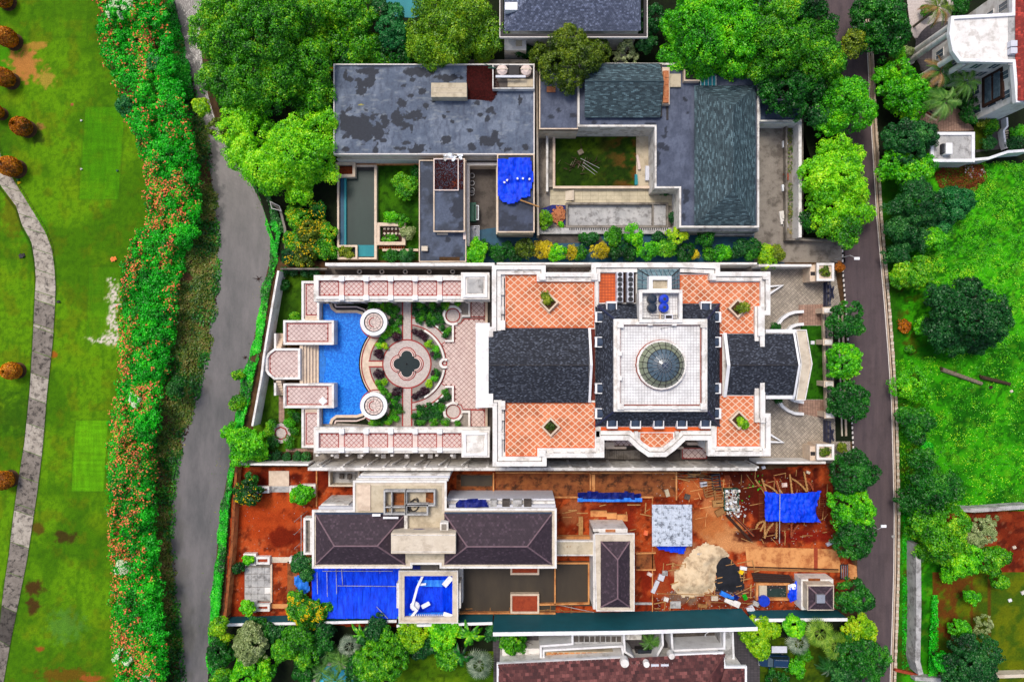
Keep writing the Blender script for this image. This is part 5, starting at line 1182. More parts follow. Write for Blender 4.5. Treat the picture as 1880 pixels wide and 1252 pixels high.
# ================================================================== upper left property (flat blue-grey roofs)
def puddle_c(x,y):
 n=fbm(x/26,y/26,91,4);m=fbm(x/4,y/9,92,3)
 c=mixc((88,100,120),(116,127,145),sstep(.35,.65,n));c=mixc(c,(70,78,96),sstep(.5,.7,m)*.5)
 c=mixc(c,(150,156,160),sstep(.6,.8,fbm(x/14,y/5,93,3))*.5)
 w=2.3*(fbm(x/7,y/7,94,5)-.5)
 f=np.zeros_like(x)
 for (a,b_,rx,ry) in ((658,232,27,24),(676,241,28,17),(708,222,7,10),(662,160,9,14),(672,156,14,9),(684,138,5,14),(674,130,18,5),(733,216,13,14),(741,228,9,8),(757,215,16,7),(765,209,9,6),(739,189,7,6),(775,169,6,7),(742,158,5,3),(752,176,5,3),(781,194,5,6),(758,147,5,5),(818,258,8,6),(903,260,16,8),(908,250,8,10),(766,275,16,6),(866,270,6,5),(862,239,7,4),(899,202,6,5),(905,208,4,4),(878,190,5,4),(894,219,5,5),(880,211,4,3),(797,185,4,4),(965,271,4,5),(930,275,8,4),(954,185,3,6),(732,273,12,3),(704,258,7,4),(746,262,9,4),(815,214,3,3),(830,224,3,3),(822,206,3,2),(756,236,3,5),(668,250,24,9),(633,222,10,12),(643,146,5,6),(636,274,5,4),(690,275,4,5),(770,133,22,7),(825,143,20,6),(634,140,4,8)):
  d=np.hypot((x-a)/rx,(y-b_)/ry)+w;f=np.maximum(f,sstep(1.2,1.08,d))
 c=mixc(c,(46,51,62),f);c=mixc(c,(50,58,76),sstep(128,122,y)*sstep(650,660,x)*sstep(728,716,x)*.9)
 c=mixc(c,(170,160,66),sstep(1.0,.8,np.hypot((x-663)/6,(y-193)/1.6))); return c
h=4.7
nw=thing('flat_roof_house','wide low house with a stained blue grey flat roof full of dark puddle marks','house',P(797,200,0))
o=RC(612,117.5,981.5,284,h+.3)
MB().prism(offset(ccw(o),.12),0,h).build('wall','cream',nw);MB().frame(o,.16,h-.5,h+.3).build('parapet','paint',nw)
g_=gridsheet('roof',614,119,980,282.5,h,.12,puddle_c,'roof_tint', None,nw,z=h+.02)
MB().prism(RC(625,284,940,291,3.4),0,3.4).build('ledge','cream',nw);MB().prism(RC(618,291,935,293.5,2.8),0,2.8).build('ledge','paint',nw)
windows(nw,P(620,283,h),P(975,283,h),1.0,11,1.8,2.2)
MB().prism(RC(791.5,152.5,857,178.5,h+1.6),h,h+1.6).build('roof_slab','beige_slab',nw);
for y in (161,170):MB().path(PP([(792,y),(856.5,y)],h+1.62),.06,h+1.6,h+1.63).build('slab_joint','cream',nw)
MB().frame(RC(822,178,855,183,h+.6),.15,h,h+.6).build('roof_kerb','trim_dark',nw)
ll=sheet('litter_bed',[(857,119),(906,119),(908,140),(916,158),(912,172),(904,186),(880,184),(857,183)],h,h+.035,'dead_leaves', None,nw)
ground_cover('leaf_litter',[(857,118),(908,118),(910,142),(918,158),(912,176),(903,188),(880,183),(856,183)],h+.05,'dead_leaves',120,.16,'dark red dead leaves heaped on the blue grey flat roof','leaf litter',hmax=.12,seed=31,ph=h)
yard=thing('roof_yard','walled service yard with two round pink tanks on the flat roof','yard',P(940,142,h),h)
MB().frame(RC(904,118,981,163.5,h+1.0),.16,h,h+1.0).build('yard_wall','stained_white',yard);MB().prism(RC(907,120,979,161,h),h,h+.04).build('yard_floor','concrete_dark',yard);MB().prism(RC(932,146,979,160,h),h+.04,h+.07).build('stained_patch','beige_slab',yard)
MB().prism(RC(910,138,965,142,h+1.2),h+.9,h+1.1).build('yard_beam','ac_grey',yard);MB().box(*P(943.5,129,h+1),1.5,1.3,h,h+.9).build('hatch','trim_dark',yard)
for x in (922,966):
 a,c=P(x,128,h+1);b=MB();b.cyl(a,c,.78,h,h+.9,18).cyl(a,c,.78,h+.9,h+1.15,18,.4);b.build('round_tank','pink_stone',yard);MB().box(a,c,1.7,.1,h+1.15,h+1.2).build('strap','cream',yard)
MB().tube((*P(888,115,6),5.6),(*P(905,125,6),6.2),.05,4).tube((*P(896,124,6),5.8),(*P(909,124.5,6),5.8),.1,5).build('pipe_stand','plastic_green',yard)
for (x0,y0,x1,m_) in ((610,130,624,'tarp_navy'),(604,125,623,'flower_yellow')):
 pass
r=thing('skip_bin','blue container with a yellow edge under the tree at the roof corner','container',P(616,142,1.6));MB().box(*P(618,145,1.6),1.0,2.2,0,1.6).build('body','plastic_blue',r);MB().box(*P(612,127,1.6),1.7,.45,1.2,1.7).build('rail','flower_yellow',r)
# pool court left
pc=thing('dark_pool','long dark green pool between narrow cream walls','pool',P(660,385))
MB().frame(RC(619,303,691,476,1.0),.28,0,1.0).build('pool_wall','cream_stone',pc);MB().prism(RC(625.5,306,688,471,.7),0,.5).build('water','dark_water',pc)
MB().prism(RC(625,318,632,450,.8),.3,.75).build('overflow_channel','teal_ground',pc);MB().prism(RC(632,318,635.5,450,.9),.3,.9).build('glass_edge','teal_water',pc);MB().prism(RC(687,303,691.5,476,1.1),0,1.1).build('side_wall','cream_stone',pc)
MB().prism(RC(655,450,687,471,.9),.4,.85).build('glass_cover','teal_water',pc);MB().prism(RC(648,304,687,313,.7),.5,.62).build('pool_shade_strip','trim_dark',pc)  # dark strip at the pool's upper end stands in for the shade there
MB().frame(RC(616,298,652,325,1.6),.4,0,1.6).build('planter_wall','cream_stone',pc);MB().prism(RC(618,300,650,323,1),0,1.0).build('planter_soil','leaf_litter',pc);MB().frame(RC(619,450,656,476,1.4),.3,0,1.4).build('planter_wall','cream_stone',pc)
MB().prism(RC(625,293,769,303,.5),0,.5).build('terrace_strip','ochre_concrete',pc)
gridsheet('court_lawn',691,303,770,478,.03,.2,lawnc((38,84,8),(66,120,12),21),'lawn_tint')
bush(741,337,24.5,2.4,'leaf_mid','round bright bush on the small court lawn',cs=.4);bush(722,399,14,1.6,'leaf_bright','low bright bush above the stone pit',ry=8);bush(738,404,13,1.4,'leaf_mid','low green bush beside the stone pit',ry=9);bush(749,427,10,1.8,'leaf_pale','pale mint green shrub right of the stone pit',ry=17)
bush(633,463,14,2.0,'leaf_olive','square clipped bush in the corner planter of the dark pool',ry=11);bush(717,470,16,1.2,'leaf_dark','dark bush left at the bottom of the court lawn',ry=9);bush(745,469,16,1.2,'leaf_deep','dark bush right at the bottom of the court lawn',ry=9);bush(764,320,8,1.2,'leaf_dark','dark shrub at the right side of the court lawn',ry=14)
sp=thing('stone_pit','square sunken stone pit with plants and cream walls','pit',P(715,432));MB().frame(RC(691,409,744,450,1.0),.5,0,1.0).build('pit_wall','cream_stone',sp);MB().prism(RC(702,415,738,444,.1),0,.05).build('pit_floor','wood_dark',sp)
for i in range(14):MB().box(*P(706+(i%5)*7,420+(i//5)*9,.2),.35,.3,.05,.25,i*.5).build('stone','cream',sp)
for i in range(11):MB().box(*P(697+i*4.4,454,.4),.2,.55,0,.35).build('step_block','rust_wood',sp)
MB().path(PP([(702,459),(768,459)],.6),.35,0,.6).build('pit_wall','cream_stone',sp);a,c=P(717,439,.4);foliage('pit_plants',[(a,c,.3,1.1,.5,.3)],'leaf_mid',sp,.25,.15,18,.3,4)
def flat_house(name,lb,x0,y0,x1,y1,h,seed,pw=.14,wall='cream',base=(82,92,112),pud=()):
 r=thing(name,lb,'house',P((x0+x1)/2,(y0+y1)/2));o=RC(x0,y0,x1,y1,h+.25);MB().prism(offset(ccw(o),.1),0,h).build('wall',wall,r);MB().frame(o,pw,h-.3,h+.25).build('parapet','cream_stone',r)
 def cf(x,y):
  n=fbm(x/20,y/20,seed,4);c=mixc(base,tuple(v*.72 for v in base),sstep(.35,.65,n));c=mixc(c,tuple(v*1.25 for v in base),sstep(.55,.75,fbm(x/7,y/7,seed+4,3))*.4)
  w=1.4*(fbm(x/6,y/6,seed+1,4)-.5)
  for (a,b_,rx,ry) in pud:c=mixc(c,(46,52,66),sstep(1.05,.92,np.hypot((x-a)/rx,(y-b_)/ry)+w))
  return c
 gridsheet('roof',x0+1,y0+1,x1-1,y1-1,h,.15,cf,'roof_tint', None,r,z=h+.02); return r
r=flat_house('low_roof_annex','long low blue roof annex beside the court lawn',769,294,856,481,4.0,120,pud=((792,365,6,8),(822,440,5,5),(785,460,4,4),(840,468,12,5),(785,300,7,8)))
for (x,y,w,d,m_,z) in ((780,457,.9,.7,'cream',.7),(812,429.5,1.6,.25,'cream',.1),(853,432,.4,1.2,'pink_stone',.3),(825,476,3.0,.7,'soil',.05)):MB().box(*P(x,y,4.3),w,d,4.02,4.05+z).build('roof_debris',m_,r)
r=flat_house('roof_room','small raised roof room half filled with dark red leaves',795.5,291,853.5,426,5.0,130,pw=.18,pud=((842,380,13,18),(850,360,10,20),(838,395,8,8),(802,340,6,10),(848,415,9,7)))
MB().frame(RC(796,291,842,350,5.4),.14,5.0,5.35).build('litter_curb','pink_stone',r)
ground_cover('leaf_litter',[(798,293),(853,293),(853,348),(798,348)],5.05,'dead_leaves',130,.16,'dark red dead leaves in the small raised roof room','leaf litter',hmax=.15,seed=32,ph=5)
ground_cover('leaf_litter',[(826,336),(842,328),(848,346),(826,348)],5.12,'leaf_litter',60,.16,'orange dead leaves in the corner of the raised roof room','leaf litter',hmax=.1,seed=33,ph=5)
bb=thing('white_rubbish','crumpled white sheet lying on the ledge between the roofs','rubbish',P(832,288,5));
for i in range(26):a,c=P(random.uniform(815,848),random.uniform(284,294),5.3);MB().box(a,c,random.uniform(.2,.6),random.uniform(.15,.4),5.0+.01*i,5.2+.012*i,random.uniform(0,3)).build('scrap','canvas_white' if i%3 else 'pale_concrete',bb)
# concrete court
tag(sheet('court_paving',[(855,300),(915,300),(915,430),(855,430)],0,.02,'concrete_dark'),kind='structure')
boundary_wall([(913,301.5),(859.5,301.5),(859.5,452)],2.6,.3,'cream_stone','cream wall round the narrow concrete court',cap='paint')
boundary_wall([(912,302),(912,430)],2.4,.2,'cream','low wall on the right side of the concrete court')
for i,y in enumerate((322,336,349,354)):
 x0,y0=P(866.5 if i<3 else 866,y,.5);r=thing('concrete_ring',f'{ORD[i]} grey concrete ring from the top in the narrow court','concrete ring',(x0,y0),0,'concrete rings in the narrow court');MB().arc(x0,y0,.30,.42,.02,.4,n=20).build('ring','pale_concrete',r)
r=thing('steel_cabinet','dark green metal container with a framed window in the narrow court','container',P(870,389));MB().prism(RC(861,372,874,406,1.4),0,1.4).build('body','plastic_green',r);MB().frame(RC(870,377,879,404,1.4),.1,1.0,1.4).build('window_frame','canvas_white',r);MB().prism(RC(871,378,878,403,1.3),1.0,1.2).build('pane','glass_dark',r)
r=thing('metal_racks','stack of pale metal frames leaning at the bottom of the narrow court','frame stack',P(868,434))
for i in range(5):MB().frame(RC(861+i*2.2,414+(i%2)*3,872+i*2,452-i*2,1.2),.08,.4+i*.14,.48+i*.14).build('frame','ac_grey',r)
sheet('ground_tarp',[(878,423),(895,420),(912,418),(914,455),(900,462),(884,452)],0,.05,'teal_ground', None, None,'teal tarpaulin spread on the ground at the end of the narrow court','tarpaulin',.04)
r=flat_house('tarp_roof_annex','small flat roof annex carrying a crumpled blue tarp',912.5,283,981.5,427,5.0,140,pw=.18,base=(68,76,96),pud=((925,410,8,6),(975,413,5,4),(940,400,8,5)))
def tarp(name,label,outline,h,hz,m_,seed,drape=.5,base=None,res=.22,cat='tarpaulin',fold=1.0,ph=None):
 """crumpled cloth: a grid inside an outline with folds in height"""
 rng=np.random.default_rng(seed);poly=PP(outline,h if ph is None else ph);xs=[p[0] for p in poly];ys=[p[1] for p in poly]
 nx=max(3,int((max(xs)-min(xs))/res));ny=max(3,int((max(ys)-min(ys))/res))
 gx,gy=np.meshgrid(np.linspace(min(xs),max(xs),nx+1),np.linspace(min(ys),max(ys),ny+1));x,y=gx.ravel(),gy.ravel()
 z=h+.03+hz*fbm(x*.5,y*.5,seed,3)+fold*.35*np.abs(fbm(x*1.3+y*.4,y*.9-x*.2,seed+2,4)-.5)*2+fold*.12*np.abs(vnoise(x*3.1,y*1.2,seed+5)-.5)*2
 i=np.arange(ny)[:, None]*(nx+1)+np.arange(nx)[None];F=np.stack([i,i+1,i+nx+2,i+nx+1],-1).reshape(-1,4);c=(np.stack([x,y],1)[F[:,0]]+np.stack([x,y],1)[F[:,2]])/2
 F=F[inpoly(c[:,0],c[:,1],poly)];o=fastmesh(name,np.stack([x,y,z],1),F,m_); return tag(o,label,cat)
tarp('tarpaulin','crumpled bright blue tarpaulin heaped on the small annex roof',[(915,294),(974,292),(977,310),(979,330),(974,350),(972,362),(956,366),(948,374),(935,376),(922,372),(915,362),(914,330)],5.0,.8,'tarp_blue',3,fold=2.0)
for i,(x,y) in enumerate(((926,335),(931,331),(950,328),(960,328),(972,329))):x0,y0=P(x,y,6);r=thing('weight_stone',f'{ORD[i]} small white stone from the left weighing down the roof tarp','stone',(x0,y0),5.9,'stones on the blue roof tarp');MB().box(x0,y0,.28,.24,5.75,6.05,i).build('stone_body','white',r)
MB().tube((*P(955,367,5.8),5.6),(*P(990,380,5.4),5.4),.11,5).build('timber_plank','bamboo');o=bpy.data.objects['timber_plank'];tag(o,'pale timber plank poking over the annex roof edge','plank')
leaning=thing('river_gate','slim grey gate frame with a ramp wall beside the river bank','gate',P(505,400));MB().path(PP([(497,372),(514,384),(523,420),(524,478)],.8),.35,0,.8).build('ramp_wall','concrete',leaning);MB().frame(PP([(495,369),(513,378),(517,388),(498,383)],1.6),.1,1.3,1.6).build('gate_frame','paint',leaning)
# ================================================================== upper middle property
tag(sheet('yard_paving',[(982,112),(1475,200),(1475,432),(982,436)],0,.012,'concrete'),kind='structure')
boundary_wall([(985,130),(988,432)],2.8,.3,'cream','long narrow wall dividing the two upper properties')
h=4.8;ncr=thing('courtyard_house','large dark roofed house wrapped round a sunken courtyard lawn','house',P(1250,280))
wingA=PP([(990,120),(1062,120),(1062,237),(990,237)],h);MB().prism(ccw(wingA),0,h-.4).build('wall','cream',ncr)
Lp=[(1060.5,118),(1394,150),(1394,418),(1247,418),(1247,346),(1202,346),(1202,233),(1060.5,233)];Lp[0]=(1060.5,116);Lp[1]=(1394,116)
lw_=ccw(PP(Lp,h+.3));MB().prism(offset(lw_,.1),0,h).build('wall','stained_white',ncr)
def roofc(x,y):
 n=fbm(x/24,y/24,151,4);c=mixc((76,84,104),(94,102,122),sstep(.35,.65,n));c=mixc(c,(60,68,88),sstep(.5,.7,fbm(x/3,y/12,152,3))*.4);w=1.3*(fbm(x/6,y/6,153,4)-.5)
 for (a,b_,rx,ry) in ((1213,268,8,7),(1222,272,8,5),(1208,290,5,14),(1222,240,3,7),(1219,250,5,4),(1195,228,11,3),(1090,226,6,4),(1026,202,4,4),(1260,353,6,6),(1259,367,5,8),(1256,398,4,8),(1258,183,4,4),(1012,213,6,3),(1052,211,6,4),(1110,229,5,2),(1130,229,5,2),(1262,208,3,3)):c=mixc(c,(44,50,64),sstep(1.05,.92,np.hypot((x-a)/rx,(y-b_)/ry)+w))
 return c
gridsheet('roof',1062,118,1393,417,h,.18,roofc,'roof_tint', None,ncr,poly=[(1062,118),(1393,118),(1393,416.5),(1248.5,416.5),(1248.5,344.5),(1203.5,344.5),(1203.5,231.5),(1062,231.5)],z=h+.02)
gridsheet('roof',991,121,1061,236,h,.2,roofc,'roof_tint', None,ncr,z=h-.38)
MB().frame(offset(lw_,0),.28,h-.3,h+.3).build('parapet','stained_white',ncr);MB().frame(wingA,.16,h-.9,h-.15).build('parapet','cream_stone',ncr)
MB().prism(RC(1250,417,1395,424,4),0,3.6).build('plinth_wall','pale_concrete',ncr)
# tiled roofs
MB().prism(offset(RC(1074,116,1217,215,h+.6),.1),h,h+.5).build('attic_wall','trim_dark',ncr)
base=MB();A=[(1073,216,5.4),(1212,216,5.4),(1219,150,7.4),(1074,150,7.4),(1211,117,5.7),(1112,117,5.7)];A3=[Vector((*P(a,b_,z),z)) for a,b_,z in A]
f1=[A3[0],A3[1],A3[2],A3[3]];f2=[A3[3],A3[2],A3[4],Vector((*P(1073,117,5.7),5.7))]
base.face(f1).face(f2);ro=base.build('pitched_roof','trim_dark',ncr);sh=MB();shingles(sh,f1,(f1[0],f1[1]),.17,.5,.03,5);shingles(sh,f2,(f2[3],f2[2]),.17,.5,.03,6);sh.build('shingle','slate_teal',ro,'stuff')
MB().tube(A3[3]+Vector((0,0,.05)),A3[2]+Vector((0,0,.05)),.08,6).build('ridge_cap','slate_teal',ro)
for i in range(9):
 for j in range(3):MB().box(*P(1219.5+j*3.4,133+i*6.5,6.2),.26,.5,5.7+.01*i,6.15+random.uniform(-.05,.1)).build('brick','brick_orange',ncr)
MB().prism(RC(1216,124,1229.5,192,5.7),4.82,5.7).build('brick_pier','cream_stone',ncr);MB().box(*P(1225.5,205,5),.3,2.4,4.85,4.95).build('gutter','trim_dark',ncr)
ro=hip_roof(ncr,1275,158,1387,413,[(1346,196),(1345.5,350)],5.3,7.8,'slate_teal_v',.16,.55)
MB().prism(offset(RC(1275,158,1387,413,5.3),.15),4.8,5.28).build('attic_wall','trim_dark',ncr)
windows(ncr,P(1250,417,4.8),P(1392,417,4.8),1.2,4,1.6,1.6);windows(ncr,P(1203,340,4.8),P(1203,240,4.8),1.2,3,1.5,2.0)
sk=thing('glass_canopy','small pale glass canopy between the trees and the teal roof','canopy',P(1301,148,3));MB().prism(RC(1286,139,1316,157,5.4),5.15,5.22).build('glass','teal_water',sk)
for i in range(5):MB().tube((*P(1287+i*7,139,5.4),5.25),(*P(1287+i*7,157,5.4),5.25),.05,4).build('bar','paint',sk)
boundary_wall([(1257,128),(1257,148),(1285,148)],5.7,.2,'cream_stone','small white framed light well near the big tree',name='light_well');tag(sheet('light_well_floor',[(1258,130),(1285,130),(1285,147),(1258,147)],4.9,4.86,'trim_dark'),'dark floor of the small framed light well','floor')
r=thing('roof_patch','low concrete upstand on the blue roof beside the orange brick pier','upstand',P(1240,148,5.3),4.8);MB().prism(RC(1230,136,1250,160,5.2),4.83,5.2).build('block','beige_slab',r)
r=thing('brick_stack','pink brick stack under the olive tree on the small flat roof','brick stack',P(1012,163,4.8));
for i in range(12):MB().box(*P(1006+(i%4)*4,160+(i//4)*3.5,4.8),.3,.25,4.42,4.65+.03*(i%3)).build('brick','brick_orange',r)
# courtyard
gridsheet('courtyard_lawn',1016,247,1168,342,.04,.2, lambda x,y:mixc(lawnc((36,62,10),(70,96,14),41)(x,y),(104,70,30),sstep(.45,.65,fbm(x/16,y/12,43,4))*sstep(1080,1160,x)),'lawn_tint')
tag(sheet('courtyard_paving',[(1165,247),(1200,247),(1200,344),(1165,344)],0,.035,'beige_slab'),kind='structure');tag(sheet('terrace_paving',[(1010,343),(1247,343),(1247,378),(1010,378)],0,.045,'paving_cream'),kind='structure')
boundary_wall([(1199,244.5),(1004.5,244.5),(1004.5,352)],1.3,.22,'cream','cream wall on two sides of the sunken courtyard lawn',cap='stained_white');boundary_wall([(1017,252),(1017,344),(1199,344)],.8,.25,'cream','low cream kerb wall along the courtyard lawn',cap='cream_stone')
s2=thing('side_steps','narrow grey steps going down left of the courtyard lawn','steps',P(1010,330));
for i in range(16):MB().prism(RC(1007,266+i*5,1014,270.6+i*5,0),-.1,.05+.05*i).build('step','concrete',s2)
s2=thing('terrace_steps','short cream steps from the courtyard terrace','steps',P(1045,360))
for i in range(5):MB().prism(RC(1038+i*3,351,1041+i*3,369),0,.12+.12*i).build('step','cream',s2)
dp_=thing('dead_branches','pile of dry grey branches and fronds on the courtyard lawn','branch pile',P(1075,310));rr=random.Random(3)
for i in range(34):
 a,c=P(rr.gauss(1068,12),rr.gauss(302,10),.3);an=rr.uniform(0,PI);l=rr.uniform(.5,1.5);b=MB();b.tube((a,c,.1+.01*i),(a+l*math.cos(an),c+l*math.sin(an),.2+rr.uniform(0,.5)),rr.uniform(.03,.09),5,.02);b.build('branch',rr.choice(['bark_pale','wood_dark','bark']),dp_)
for (p,q) in (((1065,293),(1100,310)),((1068,305),(1092,322)),((1070,300),(1096,318))):MB().tube((*P(*p),.6),(*P(*q),.3),.035,4).build('pale_pole','pale_concrete',dp_)
for i,(x,y,w,d,a,m_,lb) in enumerate(((1172,298,.3,2.2,.15,'pink_stone','pink timber trestle in the courtyard corner'),(1193,290,.15,2.6,0,'red_line','thin red board leaning on the courtyard wall'),(1190,318,.8,2.2,0,'ac_grey','pale metal sheets stacked by the courtyard wall'),(1168,330,.4,1.6,0,'teal_water','pale teal board standing in the courtyard'),(1066,279,.8,.7,.5,'bark_pale','grey stump lying on the courtyard lawn'))):
 x0,y0=P(x,y,.5);r=thing('yard_board',lb,'board',(x0,y0));MB().box(x0,y0,w,d,.05,.5,a).build('board',m_,r);MB().box(x0+.1,y0,w*.6,d*.9,.5,.56,a+.05).build('top_piece',m_,r)
 # empty pool
ep=thing('drained_pool','drained rectangular grey pool with stained pale floor','pool',P(1130,393));MB().frame(RC(1039,372,1227,418,.9),.3,-.1,.9).build('pool_wall','concrete',ep);MB().prism(RC(1043,376,1199,414),0,.08).build('pool_floor','pale_concrete',ep);MB().prism(RC(1199,376,1224,414,.5),0,.5).build('pool_ledge','pale_concrete',ep);MB().path(PP([(1199,374),(1199,416)],.8),.2,0,.8).build('pool_wall','concrete',ep)
MB().path(PP([(990,424),(1243,424)],.8),.9,0,.8).build('drain_ledge','pale_concrete',ep)
for i in range(46):MB().box(*P(1046+i*4,420.5,.9),.14,.3,.5,.85).build('drain_bar','trim_dark',ep)
bp=thing('brick_heap','heap of orange bricks on a blue sheet by the drained pool','brick heap',P(1025,395));MB().prism(PP([(993,384),(1014,376),(1038,377),(1040,413),(1020,412),(1005,396)],.1),0,.06).build('ground_sheet','tarp_navy',bp);rr=random.Random(9)
for i in range(190):
 a=rr.uniform(0,2*PI);q=rr.uniform(0,1)**.6;x,y=1026+12.5*q*math.cos(a),395+17*q*math.sin(a);x0,y0=P(x,y,.5);z=.05+(1-q)*.7+rr.uniform(0,.1);MB().box(x0,y0,.32,.18,z,z+.12,rr.uniform(0,PI)).build('brick','brick_orange',bp)
 # east driveway
tag(sheet('side_driveway',[(1394,222),(1468,222),(1468,436),(1548,440),(1552,482),(1384,482),(1384,424),(1394,420)],0,.03,'concrete'),kind='structure')
boundary_wall([(1391,224),(1469,224),(1469,436)],2.6,.35,'white','white wall around the side driveway by the big trees',cap='white');boundary_wall([(1444,232),(1444,440),(1470,440),(1548,444)],1.1,.25,'concrete','grey kerb wall along the planted strip of the side driveway')
ds=thing('dark_flat_roof','dark blue flat roof corner under the trees beside the teal roof','shed',P(1430,205));MB().prism(RC(1394,183,1469,222,3.2),0,3.2).build('wall','pale_concrete',ds);MB().prism(RC(1396,185,1466,220,3.3),3.2,3.26).build('roof','fascia_blue',ds);MB().frame(RC(1393,182,1471,223.5,3.4),.22,3.0,3.45).build('parapet','stained_white',ds)
ground_cover('planting_strip',[(1446,234),(1462,234),(1462,430),(1446,430)],.1,'leaf_ground',26,.3,'sparse dark weeds in the strip beside the side driveway','ground cover',hmax=.5,seed=51,thr=.42)
for i,(x,y,m_) in enumerate(((1441,265,'canvas_white'),(1443,325,'brick_red'),(1440,345,'canvas_white'),(1436,400,'stained_white'),(1442,412,'pale_concrete'))):x0,y0=P(x,y,.3);r=thing('stored_block',f'{ORD[i]} stored block from the top along the side driveway kerb','block',(x0,y0));b=MB();b.box(x0,y0,.7,1.0 if i!=3 else 2.0,0,.4,.05*i).box(x0+.1,y0+.1,.4,.5,.4,.55,.3);b.build('block',m_,r)
# planted lane between the upper properties and the mansion
tag(sheet('lane',[(840,424),(1440,424),(1440,484),(840,484)],0,.02,'teal_ground'),kind='structure');tag(sheet('lane_soil',[(990,430),(1100,430),(1110,446),(985,447)],0,.026,'concrete_dark'),kind='structure')
boundary_wall([(1290,431),(1385,431)],1.4,.2,'pale_concrete','pale wall below the teal roofed house')
rowA=[(870,467,27,'leaf_bright',4.2),(915,466,15,'leaf_dark',2.5),(943,468,13,'leaf_dark',2.2),(965,458,17,'leaf_olive',3),(1000,460,16,'leaf_yellow',3),(1021,466,17,'leaf_bright',3),(1051,464,13,'leaf_yellow',2.6),(1066,464,12,'leaf_mid',2.6),(1103,461,15,'leaf_yellow',3),(1128,464,15,'leaf_dark',2.4),(1142,458,13,'leaf_deep',2.2),(1126,433,17,'leaf_mid',3.4),(1160,432,18,'leaf_bright',3.6),(1160,466,14,'leaf_dark',2.2),(1190,461,20,'leaf_bright',3.4),(1224,458,17,'leaf_mid',3.2),(1243,432,17,'leaf_lime',3.4),(1260,464,15,'leaf_dark',2.6),(1277,468,9,'leaf_yellow',2.2),(1295,437,16,'leaf_dark',3),(1302,466,12,'leaf_mid',2.4),(1324,463,17,'leaf_bright',3.2),(1360,458,15,'leaf_deep',3.2),(1384,462,18,'leaf_dark',3.2),(1408,469,20,'leaf_lime',3.4),(1425,469,15,'leaf_olive',3.2),(1087,437,14,'leaf_deep',2.2),(1210,437,10,'leaf_deep',1.8),(890,452,9,'leaf_deep',1.6),(1337,470,10,'leaf_dark',2),(1073,436,8,'leaf_dark',1.6),(930,455,10,'leaf_deep',1.8)]
cname={'leaf_bright':'bright green','leaf_dark':'dark green','leaf_olive':'olive green','leaf_yellow':'yellow leaved','leaf_mid':'mid green','leaf_deep':'very dark','leaf_lime':'lime green'};cnt={}
for (x,y,r_,m_,hh) in sorted(rowA,key=lambda t:t[0]):
 cnt[m_]=cnt.get(m_,0)+1;tree(x,y,r_,hh,m_,f'{cname[m_]} small tree, {ORD[cnt[m_] - 1]} of its colour from the left in the planted lane','small_tree',group='small trees in the planted lane above the mansion',size=.8,cs=.5,per=28,lob=.5)
tree(1000,404,13,2.4,'leaf_lime','lime green bush left of the brick heap','shrub','shrub',size=.75,cs=.45,ry=16);tree(1030,412,5,1.0,'leaf_bright','tiny bright plant under the brick heap','shrub','shrub',size=.6,cs=.3)
bush(1237,405,10,1.2,'leaf_deep','dark shrub in the corner left of the lower blue roof',ry=12);bush(1225,351,16,1.0,'leaf_deep','low dark hedge under the courtyard terrace wall',ry=5)
# yellow flowered shrubbery by the river
for i,(x,y,r_,m_,lb) in enumerate(((545,400,24,'leaf_mid','upper left shrub with few yellow flowers in the riverside shrubbery'),(575,432,28,'leaf_olive','largest yellow flowered shrub in the middle of the riverside shrubbery'),(545,440,24,'leaf_mid','yellow flowered shrub at the left side of the riverside shrubbery'),(598,455,22,'leaf_mid','yellow flowered shrub at the lower right of the riverside shrubbery'),(560,464,24,'leaf_olive','yellow flowered shrub at the bottom of the riverside shrubbery'),(600,425,16,'leaf_mid','yellow flowered shrub against the dark pool wall'),(585,385,16,'leaf_dark','dark shrub at the top of the riverside shrubbery'),(535,470,16,'leaf_deep','dark shrub at the lower left of the riverside shrubbery'))):
 tree(x,y,r_,2.6,m_,lb,'flowering_shrub','shrub',size=.85,cs=.55,flowers='flower_yellow',fl_share=.045)
 # ================================================================== top centre house and pool
th_=thing('slate_house','house with a large slate blue hipped roof cut by the top edge','house',P(1055,10));hip_roof(th_,926,-90,1176,57,[(985,-25),(1125,-25)],7.0,10.2,'slate_blue',.2,.3)
MB().frame(RC(918,-96,1188,68,7),.45,6.5,6.95).build('eave','trim_dark',th_);MB().frame(RC(917,-97,1189,69.5,7),.12,6.6,7.05).build('gutter','paint',th_);MB().prism(offset(RC(926,-92,1180,61,7),.5),0,6.9).build('wall','white',th_)
MB().prism(RC(926,60,966,95,3),0,3.4).build('annex','white',th_);MB().box(*P(953,80,3.4),.9,.9,3.4,3.5).build('roof_hatch','beige_slab',th_);MB().prism(RC(927,2,950,16,9),7.4,8.6).build('dormer_wall','white_clean',th_)
tag(sheet('top_pool',[(708,-20),(806,-20),(800,18),(760,34),(706,30)],0,.06,'teal_water','structure'));boundary_wall([(700,-20),(699,45)],.6,.5,'cream_stone','cream edge wall beside the teal pool at the top')
tag(sheet('pool_edge_strip',[(800,-20),(812,-20),(808,16),(801,18)],0,.05,'pale_concrete'),kind='structure')
boundary_wall([(855,113),(990,113)],2.2,.5,'concrete','grey wall behind the roof yard at the top');boundary_wall([(1135,100),(1150,100),(1150,65)],2.4,.3,'pale_concrete','pale wall corner by the bare shrub at the top')
